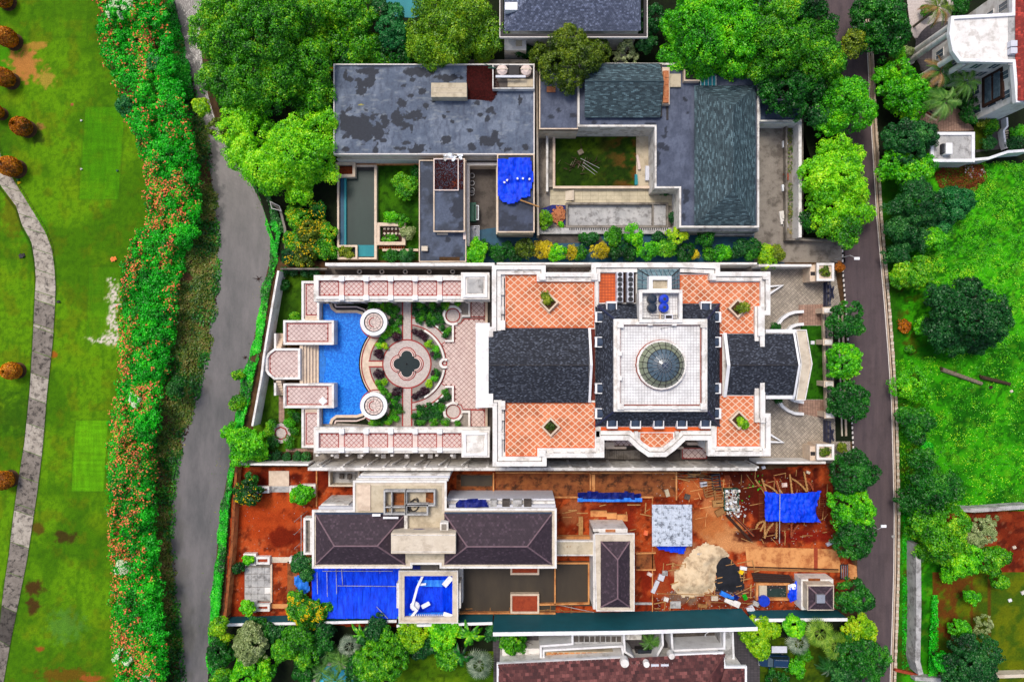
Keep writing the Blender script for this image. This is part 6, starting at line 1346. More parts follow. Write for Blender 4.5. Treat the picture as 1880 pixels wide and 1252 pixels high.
# ================================================================== red earth building site
def site_c(x,y):
 n=fbm(x/40,y/40,201,4);m=fbm(x/9,y/9,202,4);k=fbm(x/3.5,y/3.5,203,3)
 c=mixc((148,52,22),(198,86,40),sstep(.36,.62,n));c=mixc(c,(86,28,14),sstep(.5,.68,m)*.7)
 c=mixc(c,(204,92,44),sstep(.58,.75,fbm(x/16,y/16,204,4))*.7);c=mixc(c,(200,150,110),sstep(.68,.78,k)*.45)
 w=1.1*(fbm(x/14,y/14,205,4)-.5)
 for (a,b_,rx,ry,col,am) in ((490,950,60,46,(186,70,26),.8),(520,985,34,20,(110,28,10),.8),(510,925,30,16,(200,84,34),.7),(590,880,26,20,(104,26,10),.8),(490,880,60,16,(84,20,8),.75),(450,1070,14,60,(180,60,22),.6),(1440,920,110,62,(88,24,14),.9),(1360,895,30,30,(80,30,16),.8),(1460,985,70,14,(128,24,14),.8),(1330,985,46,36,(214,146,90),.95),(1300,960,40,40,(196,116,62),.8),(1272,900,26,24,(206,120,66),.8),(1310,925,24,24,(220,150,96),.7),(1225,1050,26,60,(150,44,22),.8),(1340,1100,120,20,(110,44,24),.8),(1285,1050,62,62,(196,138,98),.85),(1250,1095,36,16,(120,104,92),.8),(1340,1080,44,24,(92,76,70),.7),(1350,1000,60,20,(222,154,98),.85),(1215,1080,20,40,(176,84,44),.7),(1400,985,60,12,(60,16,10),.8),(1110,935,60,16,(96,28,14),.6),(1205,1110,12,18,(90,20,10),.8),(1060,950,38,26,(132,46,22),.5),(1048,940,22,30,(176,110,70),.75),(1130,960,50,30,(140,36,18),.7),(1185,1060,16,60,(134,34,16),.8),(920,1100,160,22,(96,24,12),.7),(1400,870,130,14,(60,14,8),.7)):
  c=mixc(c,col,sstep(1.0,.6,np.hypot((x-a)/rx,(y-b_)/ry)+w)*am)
 return c
SITE=[(430,858),(568,858),(575,864),(1392,864),(1516,850),(1528,880),(1534,960),(1545,1010),(1572,1040),(1572,1060),(1540,1100),(1535,1136),(1392,1137),(905,1148),(728,1150),(410,1146)]
gridsheet('red_earth',408,845,1575,1150,.03,.2,site_c,'dirt_tint',poly=SITE)
# walls
boundary_wall([(434,853),(431,900),(425,1010),(412,1145)],1.8,.25,'ochre_concrete','thin ochre wall of the red site along the river ivy',cap='ochre_dark')
boundary_wall([(410,1147),(728,1140)],2.8,.28,'white','white topped green wall at the lower left of the red site',cap='white_clean',m_in='green_wall')
boundary_wall([(728,1149),(904,1144)],3.6,.28,'white','stepped white topped green wall behind the blue tarp pavilion',cap='white_clean',m_in='green_wall')
boundary_wall([(905,1164),(1150,1161),(1391,1154)],7.0,.42,'white','very tall green wall with a white top below the ponds',cap='white_clean',m_in='green_wall')
boundary_wall([(1386,1138.5),(1556,1137)],3.4,.35,'white','low green wall with a white top beside the guardhouse',cap='white_clean',m_in='green_wall')
# main building
mh=thing('building_shell','unfinished cream building with two plum tiled hipped roofs','building',P(800,985));h=8.0
o=[(573,936),(648,936),(648,882),(820,882),(820,933),(1022,933),(1022,1043),(807,1043),(807,1036),(757,1036),(757,1043),(573,1043)]
ow=ccw(PP(o,h));MB().prism(offset(ow,.75),0,h-.2).build('wall','cream',mh);MB().prism(offset(ow,.3),h-.45,h-.1).build('eave','cream',mh);MB().frame(ow,.3,h-.35,h+.05).build('gutter','white',mh);MB().prism(offset(ow,.7),h-.1,h-.04).build('roof_deck','beige_slab',mh)
hip_roof(mh,580,944,744,1035.5,[(614,1002),(692.6,1002)],h,10.4,'tile_plum',.3,.33,'roof_ridge');hip_roof(mh,816,943,1013,1035.5,[(858,1003),(968,1003)],h,10.6,'tile_plum',.3,.33,'roof_ridge')
for (x0,y0,x1,y1) in ((579,940.5,742,943.5),(816,939.5,1013,942.5)):MB().prism(RC(x0,y0,x1,y1,h),h,h+.12).build('eave_channel','fascia_blue',mh)
for (x0,y0,x1,y1,z0,z1,m_) in ((656,890,680,937,8,8.15,'cream_stone'),(718,978.5,836.5,1016,8,10.9,'cream'),(742,945,748,978,8,8.7,'stained_white'),(808,959,823,976,8,9.4,'white')):MB().prism(RC(x0,y0,x1,y1,z1),z0,z1).build('roof_slab',m_,mh)
for y in (982,1012.5):MB().path(PP([(718.5,y),(836,y)],10.95),.1,10.9,10.96).build('slab_lip','stained_white',mh)
MB().box(*P(815,967,9.4),.7,.8,9.4,9.44).build('vent_hole','concrete',mh)
for (x0,y0,x1,y1) in ((704,900,746,945),(744,900,799,929),(744,925,786,946)):MB().frame(RC(x0,y0,x1,y1,9.2),.22,h,9.2).build('upstand_wall','pale_concrete',mh)
MB().path(PP([(719,903),(719,944)],9.1),.14,h,9.1).build('upstand_wall','pale_concrete',mh);MB().path(PP([(706,931),(744,931)],9.1),.14,h,9.1).build('upstand_wall','pale_concrete',mh)
MB().prism(RC(721,905,742,930,8),8.0,8.1).build('stained_floor','ochre_dark',mh);MB().prism(RC(782,904,797,926,8),8.0,8.08).build('stained_floor','ochre_dark',mh)
MB().prism(RC(703,949,731,952.5,9.3),9.0,9.2).build('beam','white_clean',mh);MB().prism(RC(683,944,698,948,9),8.6,8.9).build('beam','white_clean',mh)
cb=MB();cx,cy=P(755,932,8.2)
for q in range(3):
 pts=[(cx+(.5+.12*q)*math.cos(t*.7+q)+.02*t*3,cy+(.9-.1*q)*math.sin(t*.7+q)+.05*t,8.12+.02*q) for t in range(12)];cb.pipe(pts,.06,5)
tag(cb.build('coiled_cable','trim_dark'),'black cable lying in loops on the unfinished flat roof','cable')
MB().tube((*P(709,925,8.3),8.3),(*P(713,943,8.3),8.3),.1,4).build('timber_plank','bamboo');tag(bpy.data.objects['timber_plank.001'],'orange plank lying in the small roof frame','plank')
sheet('roof_tarp',[(753,974),(760,971),(775,970.5),(790,973),(797,976.5),(753,976.5)],9,9.0,'tarp_navy', None, None,'sliver of dark blue tarp beside the raised roof slab','tarpaulin',.05)
# stepped white facade strips and side pieces
for i,(x0,y0,x1,y1,z) in enumerate(((662,870,826,874,6.4),(658,874,825,878,7.0),(654,878,823,883,7.5),(820,915,1018,920,5.5),(822,920,1019,927,6.2),(824,927,1020,932,7.0),(590,925,640,931,5.8),(585,930,648,935,6.6))):MB().prism(RC(x0,y0,x1,y1,z),0,z).build('facade_step','ac_grey' if i%2 else 'stained_white',mh)
for (x0,x1) in ((922,936),(962,976),(900,912),(942,958)):MB().prism(RC(x0,918,x1,930,7.0),6.0,7.02).build('opening','concrete_dark' if x0 in (922,962) else 'pale_concrete',mh)
tarp('tarpaulin','dark blue tarpaulin bundle on the white facade ledge',[(837,922),(845,916),(870,914),(893,917),(897,930),(838,930)],7.1,.3,'tarp_navy',8,res=.15)
sb=thing('balcony','grey balcony slab with a white rim on the left end of the unfinished building','balcony',P(565,985));MB().frame(RC(557,951,573,1018,6),.3,4.5,6.0).build('rim','white',sb);MB().prism(RC(560,954,573,1015,5.5),4.5,5.4).build('slab','concrete',sb)
sc=thing('scaffold','thin grey scaffold poles at the left end of the unfinished building','scaffold',P(553,985))
for y in (947,970,995,1018):x0,y0=P(553,y,3);MB().tube((x0,y0,0),(x0,y0,6.2),.04,5).build('pole','pale_concrete',sc)
for z in (2.5,5.8):MB().tube((*P(553,945,z),z),(*P(553,1020,z),z),.04,5).build('ledger','pale_concrete',sc)
windows(mh,P(580,1043,8),P(745,1043,8),1.2,5,1.6,2.0);windows(mh,P(820,1043,8),P(1015,1043,8),1.2,6,1.6,2.0)
wr=thing('washroom_pit','small open tiled room with grey tanks behind the white boundary wall','room',P(625,878));MB().frame(RC(603,863,660,893,2),.25,0,2.0).build('wall','cream',wr);MB().prism(RC(606,866,657,890,.5),0,.4).build('floor','pale_concrete',wr)
for (x,y) in ((627,874),(641,875)):MB().box(*P(x,y,.8),.6,.7,.4,.9).build('tank','concrete_dark',wr)
# narrow ponds above, between building and wall
up=thing('earth_basins','row of shallow ochre concrete basins along the tall white wall','basin',P(1060,893))
for (x0,y0,x1,y1,m_) in ((838,870,906,916,'ochre_dark'),(910,870,1082,914,'ochre_dark'),(1090,868,1240,912,'ochre_dark')):MB().prism(RC(x0,y0,x1,y1),0,.06).build('basin_floor',m_,up)
for (p,q) in (((906,868),(906,916)),((1084,868),(1084,900)),((1242,866),(1242,918)),((910,868),(1240,868)),((1014,913),(1200,913))):MB().path(PP([p,q],.6),.22,0,.6).build('basin_wall','ochre_concrete',up)
MB().prism(RC(846,872,904,892),.06,.12).build('puddle','pond_water',up);MB().prism(RC(1086,870,1092,910),.0,.3).build('basin_wall','ochre_concrete',up)
tarp('tarpaulin','long navy tarpaulin bunched over the basin wall',[(1060,903),(1090,900),(1110,903),(1150,901),(1176,906),(1174,917),(1120,919),(1062,918)],.5,.6,'tarp_navy',12,res=.18,fold=1.6)
tarp('tarpaulin','bright blue strip of tarpaulin below the bunched navy one',[(1060,914),(1120,915),(1178,913),(1178,919),(1110,920),(1060,919)],.9,.3,'tarp_light',13,res=.15)
# red earth platforms, walls and ponds under the building
lp=thing('pond_court','brown flooded court with orange concrete edges beside the long roof','pond',P(945,1080));
MB().prism(RC(840,1040,1020,1126,.1),0,.1).build('water','pond_water',lp);MB().prism(RC(1018,1030,1092,1112,.2),0,.2).build('water','pond_water',lp)
for (pts) in ([(840,1126),(936,1125.5)],[(936,1126),(1020,1126)],[(1019,1034),(1019,1110)],[(1022,1034),(1081,1034),(1081,1108),(990,1110)]):MB().path(PP(pts,.7),.22,0,.7).build('pond_wall','ochre_concrete',lp)
for (x0,y0,x1,y1) in ((937,1040,990,1055),(937,1090,990,1126)):MB().frame(RC(x0,y0,x1,y1,.9),.28,0,.9).build('planter_wall','cream_stone',lp);MB().prism(RC(x0+3,y0+3,x1-3,y1-3,.7),0,.7).build('planter_earth','brick_red',lp)
MB().prism(RC(838,1042,850,1106,2),0,2.0).build('side_ledge','stained_white',lp)
b3=thing('link_block','small building with a plum hipped roof and wide cream eaves','building',P(1128,1050));o=[(1091,979),(1165,979),(1165,1121.5),(1094.5,1121.5)];h=6.0;ow=ccw(PP(o,h));MB().prism(offset(ow,.8),0,h-.2).build('wall','cream',b3);MB().prism(offset(ow,.1),h-.35,h-.05).build('eave','cream',b3);MB().frame(ow,.12,h-.4,h+.05).build('gutter','white',b3)
hip_roof(b3,1103,993.5,1156,1114,[(1134,1027),(1134,1098)],h,8.0,'tile_plum',.3,.33,'roof_ridge');MB().prism(RC(1089,970,1152,980,5),0,5.0).build('front_wall','white',b3);MB().prism(RC(1089,976,1100,1118,5),0,5.0).build('side_wall','white',b3);MB().prism(RC(1112,972,1130,977,5.2),5,5.1).build('opening','brick_orange',b3)
lk=thing('covered_walk','cream roofed walkway joining the long building to the small one','walkway',P(1056,1006));MB().prism(RC(1021,993,1092,1019,4.6),4.2,4.6).build('roof','beige_slab',lk);MB().frame(RC(1020,992,1093,1020,4.7),.2,4.1,4.72).build('edge','stained_white',lk);MB().prism(RC(1024,1000,1090,1012,3),0,4.2).build('wall','cream',lk);MB().path(PP([(1021,988),(1092,988)],1.0),.5,0,1.0).build('kerb','ochre_concrete',lk)
ld=thing('ladder','pale wooden ladder leaning on the covered walkway roof','ladder',P(1041,1012));
for s in (-1,1):MB().tube((*P(1041+s*2.6,1026,2),1.0),(*P(1044+s*2.6,1002,4.7),4.85),.05,5).build('rail','bamboo',ld)
for i in range(8):t_=i/8;MB().tube((*P(1038.4+3*t_,1024-22*t_,3),1.3+3.3*t_),(*P(1043.6+3*t_,1024-22*t_,3),1.3+3.3*t_),.035,4).build('rung','bamboo',ld)
for k,(x0,y0,x1,y1,m_,z) in enumerate(((1062,948,1070,984,'bamboo',.3),(1084,937,1114,948,'ochre_concrete',.12),(1114,941,1132,952,'ochre_concrete',.14),(1133,944,1152,956,'ochre_concrete',.12),(1024,982,1092,992,'ochre_dark',.3))):
 r=thing('formwork_board',f'{ORD[k]} ochre board or slab from the left on the red plot','board',P((x0+x1)/2,(y0+y1)/2));MB().prism(RC(x0,y0,x1,y1),0,z).build('board',m_,r);MB().path(PP([(x0,y0),(x1,y0)],z),.1,z,z+.08).build('batten','wood',r)
es=thing('earth_platform','low ochre slab with broken edges right of the small hipped roof','slab',P(1188,1030));MB().prism(PP([(1168,1016),(1200,1016),(1204,1044),(1168,1046)],.3),0,.3).build('slab','ochre_dark',es);MB().path(PP([(1168,1016),(1204,1015)],.5),.2,0,.5).build('edge','ochre_concrete',es);MB().path(PP([(1168,1046),(1204,1046)],.5),.2,0,.5).build('edge','ochre_concrete',es)
r=thing('plot_kerb','long thin orange kerb dividing the red plots','kerb',P(1198,990));MB().path(PP([(1198,912),(1198,1132)],.3),.14,0,.3).build('kerb','ochre_concrete',r);MB().path(PP([(1166,1108),(1197,1108)],.3),.3,0,.3).build('sill','pale_concrete',r)
# blue tarp hall left of the pavilion
tr_=thing('tarp_roof','wide bright blue tarpaulin roof of lapped strips over the red ground','tarpaulin',P(655,1090,2))
for i in range(11):
 x0,x1=572+i*15.2,588.5+i*15.2;b=MB();n=14
 for j in range(n):
  ya,yb=1042+(93*j/n),1042+(93*(j+1)/n);sag= lambda y:2.6-.3*math.sin((y-1042)/93*PI)+.05*math.sin(y*.09+i*2)
  a,c,d,e=P(x0,ya,2.5),P(x1,ya,2.5),P(x1,yb,2.5),P(x0,yb,2.5);m_=((a[0]+c[0])/2,a[1]);m2=((d[0]+e[0])/2,d[1])
  b.face([(*a,sag(ya)),(*e,sag(yb)),(*m2,sag(yb)-.1),(*m_,sag(ya)-.1)]);b.face([(*m_,sag(ya)-.1),(*m2,sag(yb)-.1),(*d,sag(yb)+.03),(*c,sag(ya)+.03)])
 b.build('tarp_strip','tarp_blue' if i%3 else 'tarp_blue',tr_)
for (p,q) in (((592,1048),(721,1048)),((620,1075),(728,1076)),((600,1050),(601,1095)),((617,1045),(618,1090)),((627,1044),(629,1073)),((691,1113),(712,1135)),((582,1050),(583,1090))):MB().tube((*P(*p,2.8),2.8),(*P(*q,2.8),2.8),.05,5).build('pole','pale_concrete',tr_)
for x in (580,640,700,730):
 for y in (1046,1130):a,c=P(x,y,1.3);MB().tube((a,c,0),(a,c,2.5),.06,5).build('post','bamboo',tr_)
tarp('tarpaulin','light blue crumpled tarpaulin lump beside the blue roof',[(543,1056),(550,1053),(568,1060),(571,1080),(562,1090),(551,1086),(544,1070)],.3,.9,'tarp_light',22,res=.18,fold=1.6)
pv=thing('tarp_pavilion','square cream framed pavilion with a sunken blue tarpaulin cover','pavilion',P(787,1096));h=5.0
MB().frame(RC(733,1047.5,840,1142,h),.28,0,h+.1).build('outer_wall','cream',pv);MB().frame(offset(ccw(RC(733,1047.5,840,1142,h)),.2),.55,h-.5,h).build('frame','cream',pv);MB().frame(RC(732,1046.5,841,1143,h),.1,h-.3,h+.15).build('edge','white',pv)
for (x0,y0,x1,y1) in ((728,1070,734,1116),(840,1070,846,1116)):MB().prism(RC(x0,y0,x1,y1,4.6),0,4.6).build('side_pier','stained_white',pv)
A=RC(742,1057,831,1134,4.9);B=RC(766,1078,812,1128,2.6);MB().loft(A,4.8,B,2.4, True).build('tarp_cover','tarp_blue',pv)
MB().prism(PP([(765,1060),(824,1060),(812,1077),(768,1076)],3.9),3.6,3.9).build('tarp_fold','tarp_light',pv)
MB().prism(PP([(748,1126),(828,1124),(826,1131),(750,1133)],4.0),3.7,4.0).build('tarp_fold','tarp_light',pv)
def tape(pts,w,z): return MB().path(PP(pts,z),w,z,z+.05)
tape([(776,1057),(766,1078),(760,1100),(757,1112),(765,1120),(754,1133)],.35,4.6).build('white_strip','white_clean',pv);tape([(829,1059),(815,1075)],.8,4.7).build('white_strip','white_clean',pv);tape([(814,1126),(830,1131)],.6,4.7).build('white_strip','white_clean',pv)
MB().cyl(*P(762,1112,4),.75,4.1,4.2,9,.6).build('white_scrap','white_clean',pv);MB().box(*P(781,1112,4),1.3,.6,3.6,3.7,.5).build('white_scrap','canvas_white',pv);MB().box(*P(775,1073,4.5),1.1,.3,4.3,4.4,.1).build('white_scrap','canvas_white',pv)
for i in range(20):MB().box(*P(757+i*3.6,1130,4.7),.1,.3,4.5,4.6).build('lacing','white_clean',pv)
for (x0,y0,x1,y1,m_) in ((755,1036,805,1046,'concrete_dark'),(757,1037,772,1044,'tarp_navy')):tag(sheet('opening_floor',[(x0,y0),(x1,y0),(x1,y1),(x0,y1)],5,5.2 if m_=='tarp_navy' else 5.1,m_, None, None,'dark gap between long roof and blue pavilion' if m_!='tarp_navy' else 'blue scrap in the gap above the pavilion','floor',.1))
# left red garden: paving and planters
for (x0,y0,x1,y1,m_,lb) in ((494,864,531,892,'cream_stone','cream square slab near the upper wall of the red garden'),(494,892,531,903,'pale_concrete','narrow grey slab between the two upper white planters'),(495,1022,533,1032,'cream','cream slab between the two lower white planters'),(494,1108,560,1116,'ochre_concrete','orange slab strip at the bottom of the red garden'),(528,1030,546,1108,'ochre_dark','ochre strip of soil beside the blue tarp roof')):
 sheet('ground_slab',[(x0,y0),(x1,y0),(x1,y1),(x0,y1)],0,.12,m_, None, None,lb,'slab',.15)
gs=thing('paver_field','patch of five rows of pale grey concrete pavers on red earth','paving',P(474,1070));MB().prism(RC(449,1036,500,1104),0,.05).build('bed','concrete',gs)
for j in range(5):
 for i in range(4):
  if (i,j)!=(9,9):MB().prism(RC(450+i*12,1041+j*12.2,461+i*12+.6,1052.4+j*12.2),.05,.1+random.uniform(0,.03)).build('paver','white' if (i,j)==(3,3) else 'pale_concrete',gs)
MB().path(PP([(498,1035),(498,1106)],.3),.25,0,.3).build('kerb','cream_stone',gs)
k=0
for (x0,y0,x1,y1) in ((470,893,494,905),(531,892,554,905),(469,1022,495,1036),(531,1022,552,1034),(447,1016,470,1038),(470,1109,495,1122),(446,1104,470,1124),(553,889,579,911)):
 r=thing('garden_planter',['upper left white planter box with red soil','upper right white planter box with red soil','white planter box above the grey pavers','white planter box right of the cream slab','square white planter holding a small palm','white planter box below the grey pavers','square white planter with the bright green shrub','square white planter round the oval shrub'][k],'planter',P((x0+x1)/2,(y0+y1)/2));k+=1
 MB().frame(RC(x0,y0,x1,y1,.8),.32,0,.8).build('rim','white',r);MB().prism(RC(x0+3,y0+3,x1-3,y1-3,.5),0,.5).build('earth','brick_red',r)
r=thing('plot_kerb','thin orange kerb between the red garden and the washroom','kerb',P(581,895));MB().path(PP([(581,864),(581,930)],.3),.2,0,.3).build('kerb','ochre_concrete',r)
# corrugated shed
cs_=thing('corrugated_shed','pale corrugated metal shed roof with dark rust smears','shed',P(1233,965));h=3.2
mat('sheet_metal',(206,214,226),(178,188,204),1.2,0.5,0.15,0.1,dirt=(40,46,60),dirt_amt=0.75,dirt_scale=1.6,stretch=(.6,3,1))
for i in range(4):
 for j in range(6):
  x0,x1=1197+i*18.4,1215.2+i*18.4;y0,y1=926+j*12.6,939+j*12.6;b=MB();n=10
  for q in range(n):a=P(x0+(x1-x0)*q/n,y1,h);c=P(x0+(x1-x0)*(q+1)/n,y0,h);z=h+.03*(q%2)+.02*j;z2=h+.03*((q+1)%2)+.02*j;b.face([(a[0],a[1],z),(c[0],a[1],z2),(c[0],c[1],z2+.02),(a[0],c[1],z+.02)])
  b.build('roof_sheet','sheet_metal',cs_)
for x in (1200,1268):
 for y in (929,998):a,c=P(x,y,1.6);MB().tube((a,c,0),(a,c,h),.06,5).build('post','bamboo',cs_)
tarp('tarpaulin','dark blue tarpaulin corner hanging below the corrugated shed',[(1204,1002),(1260,1001),(1255,1015),(1230,1012),(1206,1006)],1.2,.4,'tarp_blue',24,res=.18)
# sand, ash, driveway
def heap(name,lb,pts,hmax,m_,seed,res=.2):
 poly=PP(pts,.4);xs=[p[0] for p in poly];ys=[p[1] for p in poly];cx,cy=sum(xs)/len(xs),sum(ys)/len(ys)
 nx=int((max(xs)-min(xs))/res);ny=int((max(ys)-min(ys))/res);gx,gy=np.meshgrid(np.linspace(min(xs),max(xs),nx+1),np.linspace(min(ys),max(ys),ny+1));x,y=gx.ravel(),gy.ravel()
 d=np.full(x.shape,1e9)
 for i in range(len(poly)):
  ax,ay=poly[i];bx,by=poly[(i+1)%len(poly)];t=np.clip(((x-ax)*(bx-ax)+(y-ay)*(by-ay))/((bx-ax)**2+(by-ay)**2+1e-9),0,1);d=np.minimum(d,np.hypot(x-ax-t*(bx-ax),y-ay-t*(by-ay)))
 d=np.where(inpoly(x,y,poly),d,-d);d=d+.7*(fbm(x*1.2,y*1.2,seed,4)-.5);z=.02+hmax*sstep(0,2.4,d)*(0.6+.8*fbm(x*.7,y*.7,seed+1,4))+.05
 i=np.arange(ny)[:, None]*(nx+1)+np.arange(nx)[None];F=np.stack([i,i+1,i+nx+2,i+nx+1],-1).reshape(-1,4);F=F[d[F].min(1)>-0.08]
 tag(fastmesh(name,np.stack([x,y,z],1),F,m_,smooth=True),lb,name.replace('_',' '))
heap('sand_heap','big heap of pale tan sand in the middle of the site',[(1272,1010),(1296,996),(1322,1003),(1340,1020),(1318,1040),(1316,1060),(1322,1080),(1290,1096),(1256,1098),(1234,1080),(1240,1050),(1256,1030)],.85,'sand',60)
heap('ash_heap','heap of black sand beside the pale sand heap',[(1322,1016),(1334,1020),(1358,1042),(1366,1060),(1368,1080),(1345,1092),(1318,1086),(1300,1074),(1318,1062),(1312,1044)],.7,'black_sand',61)
gd=sheet('site_driveway',[(1368,1003),(1480,1006),(1535,1008),(1548,1050),(1500,1050),(1372,1046)],0,.045,'ochre_concrete','structure')
r=thing('driveway_gap','dark red soil band crossing the orange driveway','soil band',P(1497,1026));MB().prism(RC(1494,1005,1501,1049),0,.055).build('band','brick_red',r);MB().path(PP([(1372,1045),(1540,1050)],.3),.2,0,.2).build('edge_board','wood',r);MB().path(PP([(1372,1041),(1540,1046)],.3),.15,0,.25).build('edge_board','wood_dark',r)
r=thing('site_gate','dark metal grid gate lying at the site exit to the road','gate',P(1550,1045));f=MB().frame(PP([(1543,1036),(1557,1036),(1557,1064),(1543,1062)],.4),.12,.3,.45).build('frame','steel_dark',r)
for i in range(4):MB().tube((*P(1545+i*3.4,1037,.4),.4),(*P(1545+i*3.4,1062,.4),.4),.05,4).build('bar','steel',r)
tag(sheet('site_exit_slab',[(1557,1034),(1572,1038),(1574,1062),(1558,1062)],0,.05,'ochre_concrete'),kind='structure')
# blue tarp on bamboo frame
tarp('tarpaulin','wide bright blue tarpaulin stretched over bamboo in the dark red plot',[(1402,901),(1432,905),(1470,903),(1504,899),(1498,922),(1496,940),(1504,957),(1470,957),(1432,956),(1402,954)],1.3,.5,'tarp_blue',30,res=.15,fold=1.9)
rr=random.Random(12);k=0
def pole(p,q,z0,z1,r_,m_,lb,nm='bamboo_pole',bend=0.0):
 b=MB();a,c=P(*p),P(*q);n=6;dx,dy=c[0]-a[0],c[1]-a[1];ln=math.hypot(dx,dy) or 1;pts=[]
 for i in range(n+1):t_=i/n;s_=math.sin(t_*PI)*bend;pts.append((a[0]+dx*t_-dy/ln*s_,a[1]+dy*t_+dx/ln*s_,z0+(z1-z0)*t_))
 b.pipe(pts,r_,6)
 for p_ in pts[1:-1]:b.cyl(p_[0],p_[1],r_*1.25,p_[2]-r_,p_[2]+r_,6)
 return tag(b.build(nm,m_),lb,'pole','bamboo poles round the blue site tarp')
PL=[((1386,880),(1392,972),1.6),((1398,878),(1403,902),0),((1420,875),(1428,905),0),((1449,870),(1450,905),0),((1475,865),(1478,900),0),((1389,890),(1402,904),.3),((1402,888),(1425,905),.2),((1453,878),(1476,900),.2),((1478,880),(1488,898),.2),((1403,955),(1400,985),0),((1425,957),(1421,985),0),((1452,957),(1448,983),0),((1387,970),(1402,953),.4),((1403,985),(1416,957),.2),((1452,985),(1462,960),.2),((1425,882),(1432,903),-.2)]
for (p,q,bd) in PL:k+=1;pole(p,q,.2,.9,.13,'bamboo' if k%3 else 'rust_wood',f'bamboo pole {"above" if p[1] < 930 and q[1] < 930 else "below or beside"} the blue site tarp, {ORD[k - 1]} as they fan out clockwise',bend=bd)
tag(MB().tube((*P(1432,900,2.2),2.2),(*P(1432,998,2.2),2.0),.06,5).build('steel_pole','pale_concrete'),'straight pale pole crossing the blue site tarp','pole')
mm=thing('rebar_mesh','rusty wire mesh sheets lying under the blue site tarp','wire mesh',P(1450,930))
for (x0,y0,x1,y1) in ((1392,905,1402,960),(1498,915,1516,945),(1458,880,1475,898),(1425,885,1440,902),(1480,886,1492,898),(1428,958,1445,972),(1402,960,1420,975)):
 b=MB();
 for i in range(7):xx=x0+(x1-x0)*i/6;b.tube((*P(xx,y0),.35),(*P(xx,y1),.35),.03,3)
 for i in range(9):yy_=y0+(y1-y0)*i/8;b.tube((*P(x0,yy_),.38),(*P(x1,yy_),.38),.03,3)
 b.build('mesh_sheet','rust_wood',mm)
 # timber, pallets and rubbish left of the tarp plot
tb=thing('timber_pile','loose pile of pale poles against the tall white wall','timber pile',P(1275,872))
for i in range(30):a=rr.uniform(1250,1300);y=rr.uniform(864,880);l=rr.uniform(20,46);an=rr.gauss(.06,.12);MB().tube((*P(a-l/2,y,.3),rr.uniform(.1,.6)),(*P(a+l/2,y+l*an,.3),rr.uniform(.1,.6)),rr.uniform(.04,.08),4).build('timber',rr.choice(['bark_pale','wood','bamboo','wood_dark']),tb)
for i in range(7):MB().tube((*P(1330+i*1.4,872,.3),.3),(*P(1334+i*1.6,892-i,.3),.4),.05,4).build('timber','rust_wood',tb)
for k,(x,y,w,d,a,m_,lb) in enumerate(((1302,898,1.7,2.2,.25,'wood','pale wooden pallet nearest the orange sand'),(1315,885,1.3,2.4,.1,'steel_dark','dark metal frame box above the pallets'),(1320,910,1.4,2.4,.15,'wood','wooden crate frame beside the rubbish cage'),(1292,889,1.0,.7,.1,'ac_grey','small grey box left of the pallets'),(1318,924,1.6,1.0,.1,'bamboo','lower wooden pallet by the sand edge'),(1322,940,1.4,.9,.5,'wood','last wooden pallet beside the sand edge'))):
 x0,y0=P(x,y,.5);r=thing('pallet' if m_!='ac_grey' else 'grey_box',lb,'pallet' if m_ in ('wood','bamboo') else 'crate',(x0,y0));c_,s_=math.cos(a),math.sin(a)
 MB().frame([(x0+u*c_-v*s_,y0+u*s_+v*c_) for u,v in ((-w/2,-d/2),(w/2,-d/2),(w/2,d/2),(-w/2,d/2))],.12,.05,.6).build('frame',m_,r)
 for i in range(6):v=-d/2+.15+i*(d-.3)/5;MB().box(x0-v*s_,y0+v*c_,w*.95,.12,.55,.66,a).build('slat',m_,r)
rb=thing('rubbish_cage','square cage heaped with white and grey building rubbish','rubbish',P(1343,915));MB().frame(PP([(1330,897),(1356,897),(1357,935),(1330,938)],.9),.08,0,.9).build('cage_frame','plastic_green',rb)
for i in range(230):
 x=rr.uniform(1330,1356) if i<170 else rr.gauss(1352,8);y=rr.uniform(898,936) if i<170 else rr.gauss(938,8);x0,y0=P(x,y,.6);s_=rr.uniform(.12,.42);z=rr.uniform(.1,.9) if i<170 else rr.uniform(.05,.35);MB().box(x0,y0,s_,s_*rr.uniform(.4,1),z,z+.1,rr.uniform(0,3)).build('scrap',rr.choice(['rubbish','canvas_white','pale_concrete','cream','stained_white']),rb)
for k,(p,q,lb) in enumerate((((1334,945),(1378,992),'left dark timber beam lying on the sand edge'),(((1343,942)),(1384,984),'right dark timber beam lying on the sand edge'))):
 for j in (0,):r=thing('timber_beam',lb,'beam',P((p[0]+q[0])/2,(p[1]+q[1])/2));MB().path(PP([p,q],.3),.42,.02,.32).build('beam','wood_dark',r);MB().path(PP([p,q],.3),.16,.32,.4).build('top_rail','rust_wood' if k else 'wood_dark',r)
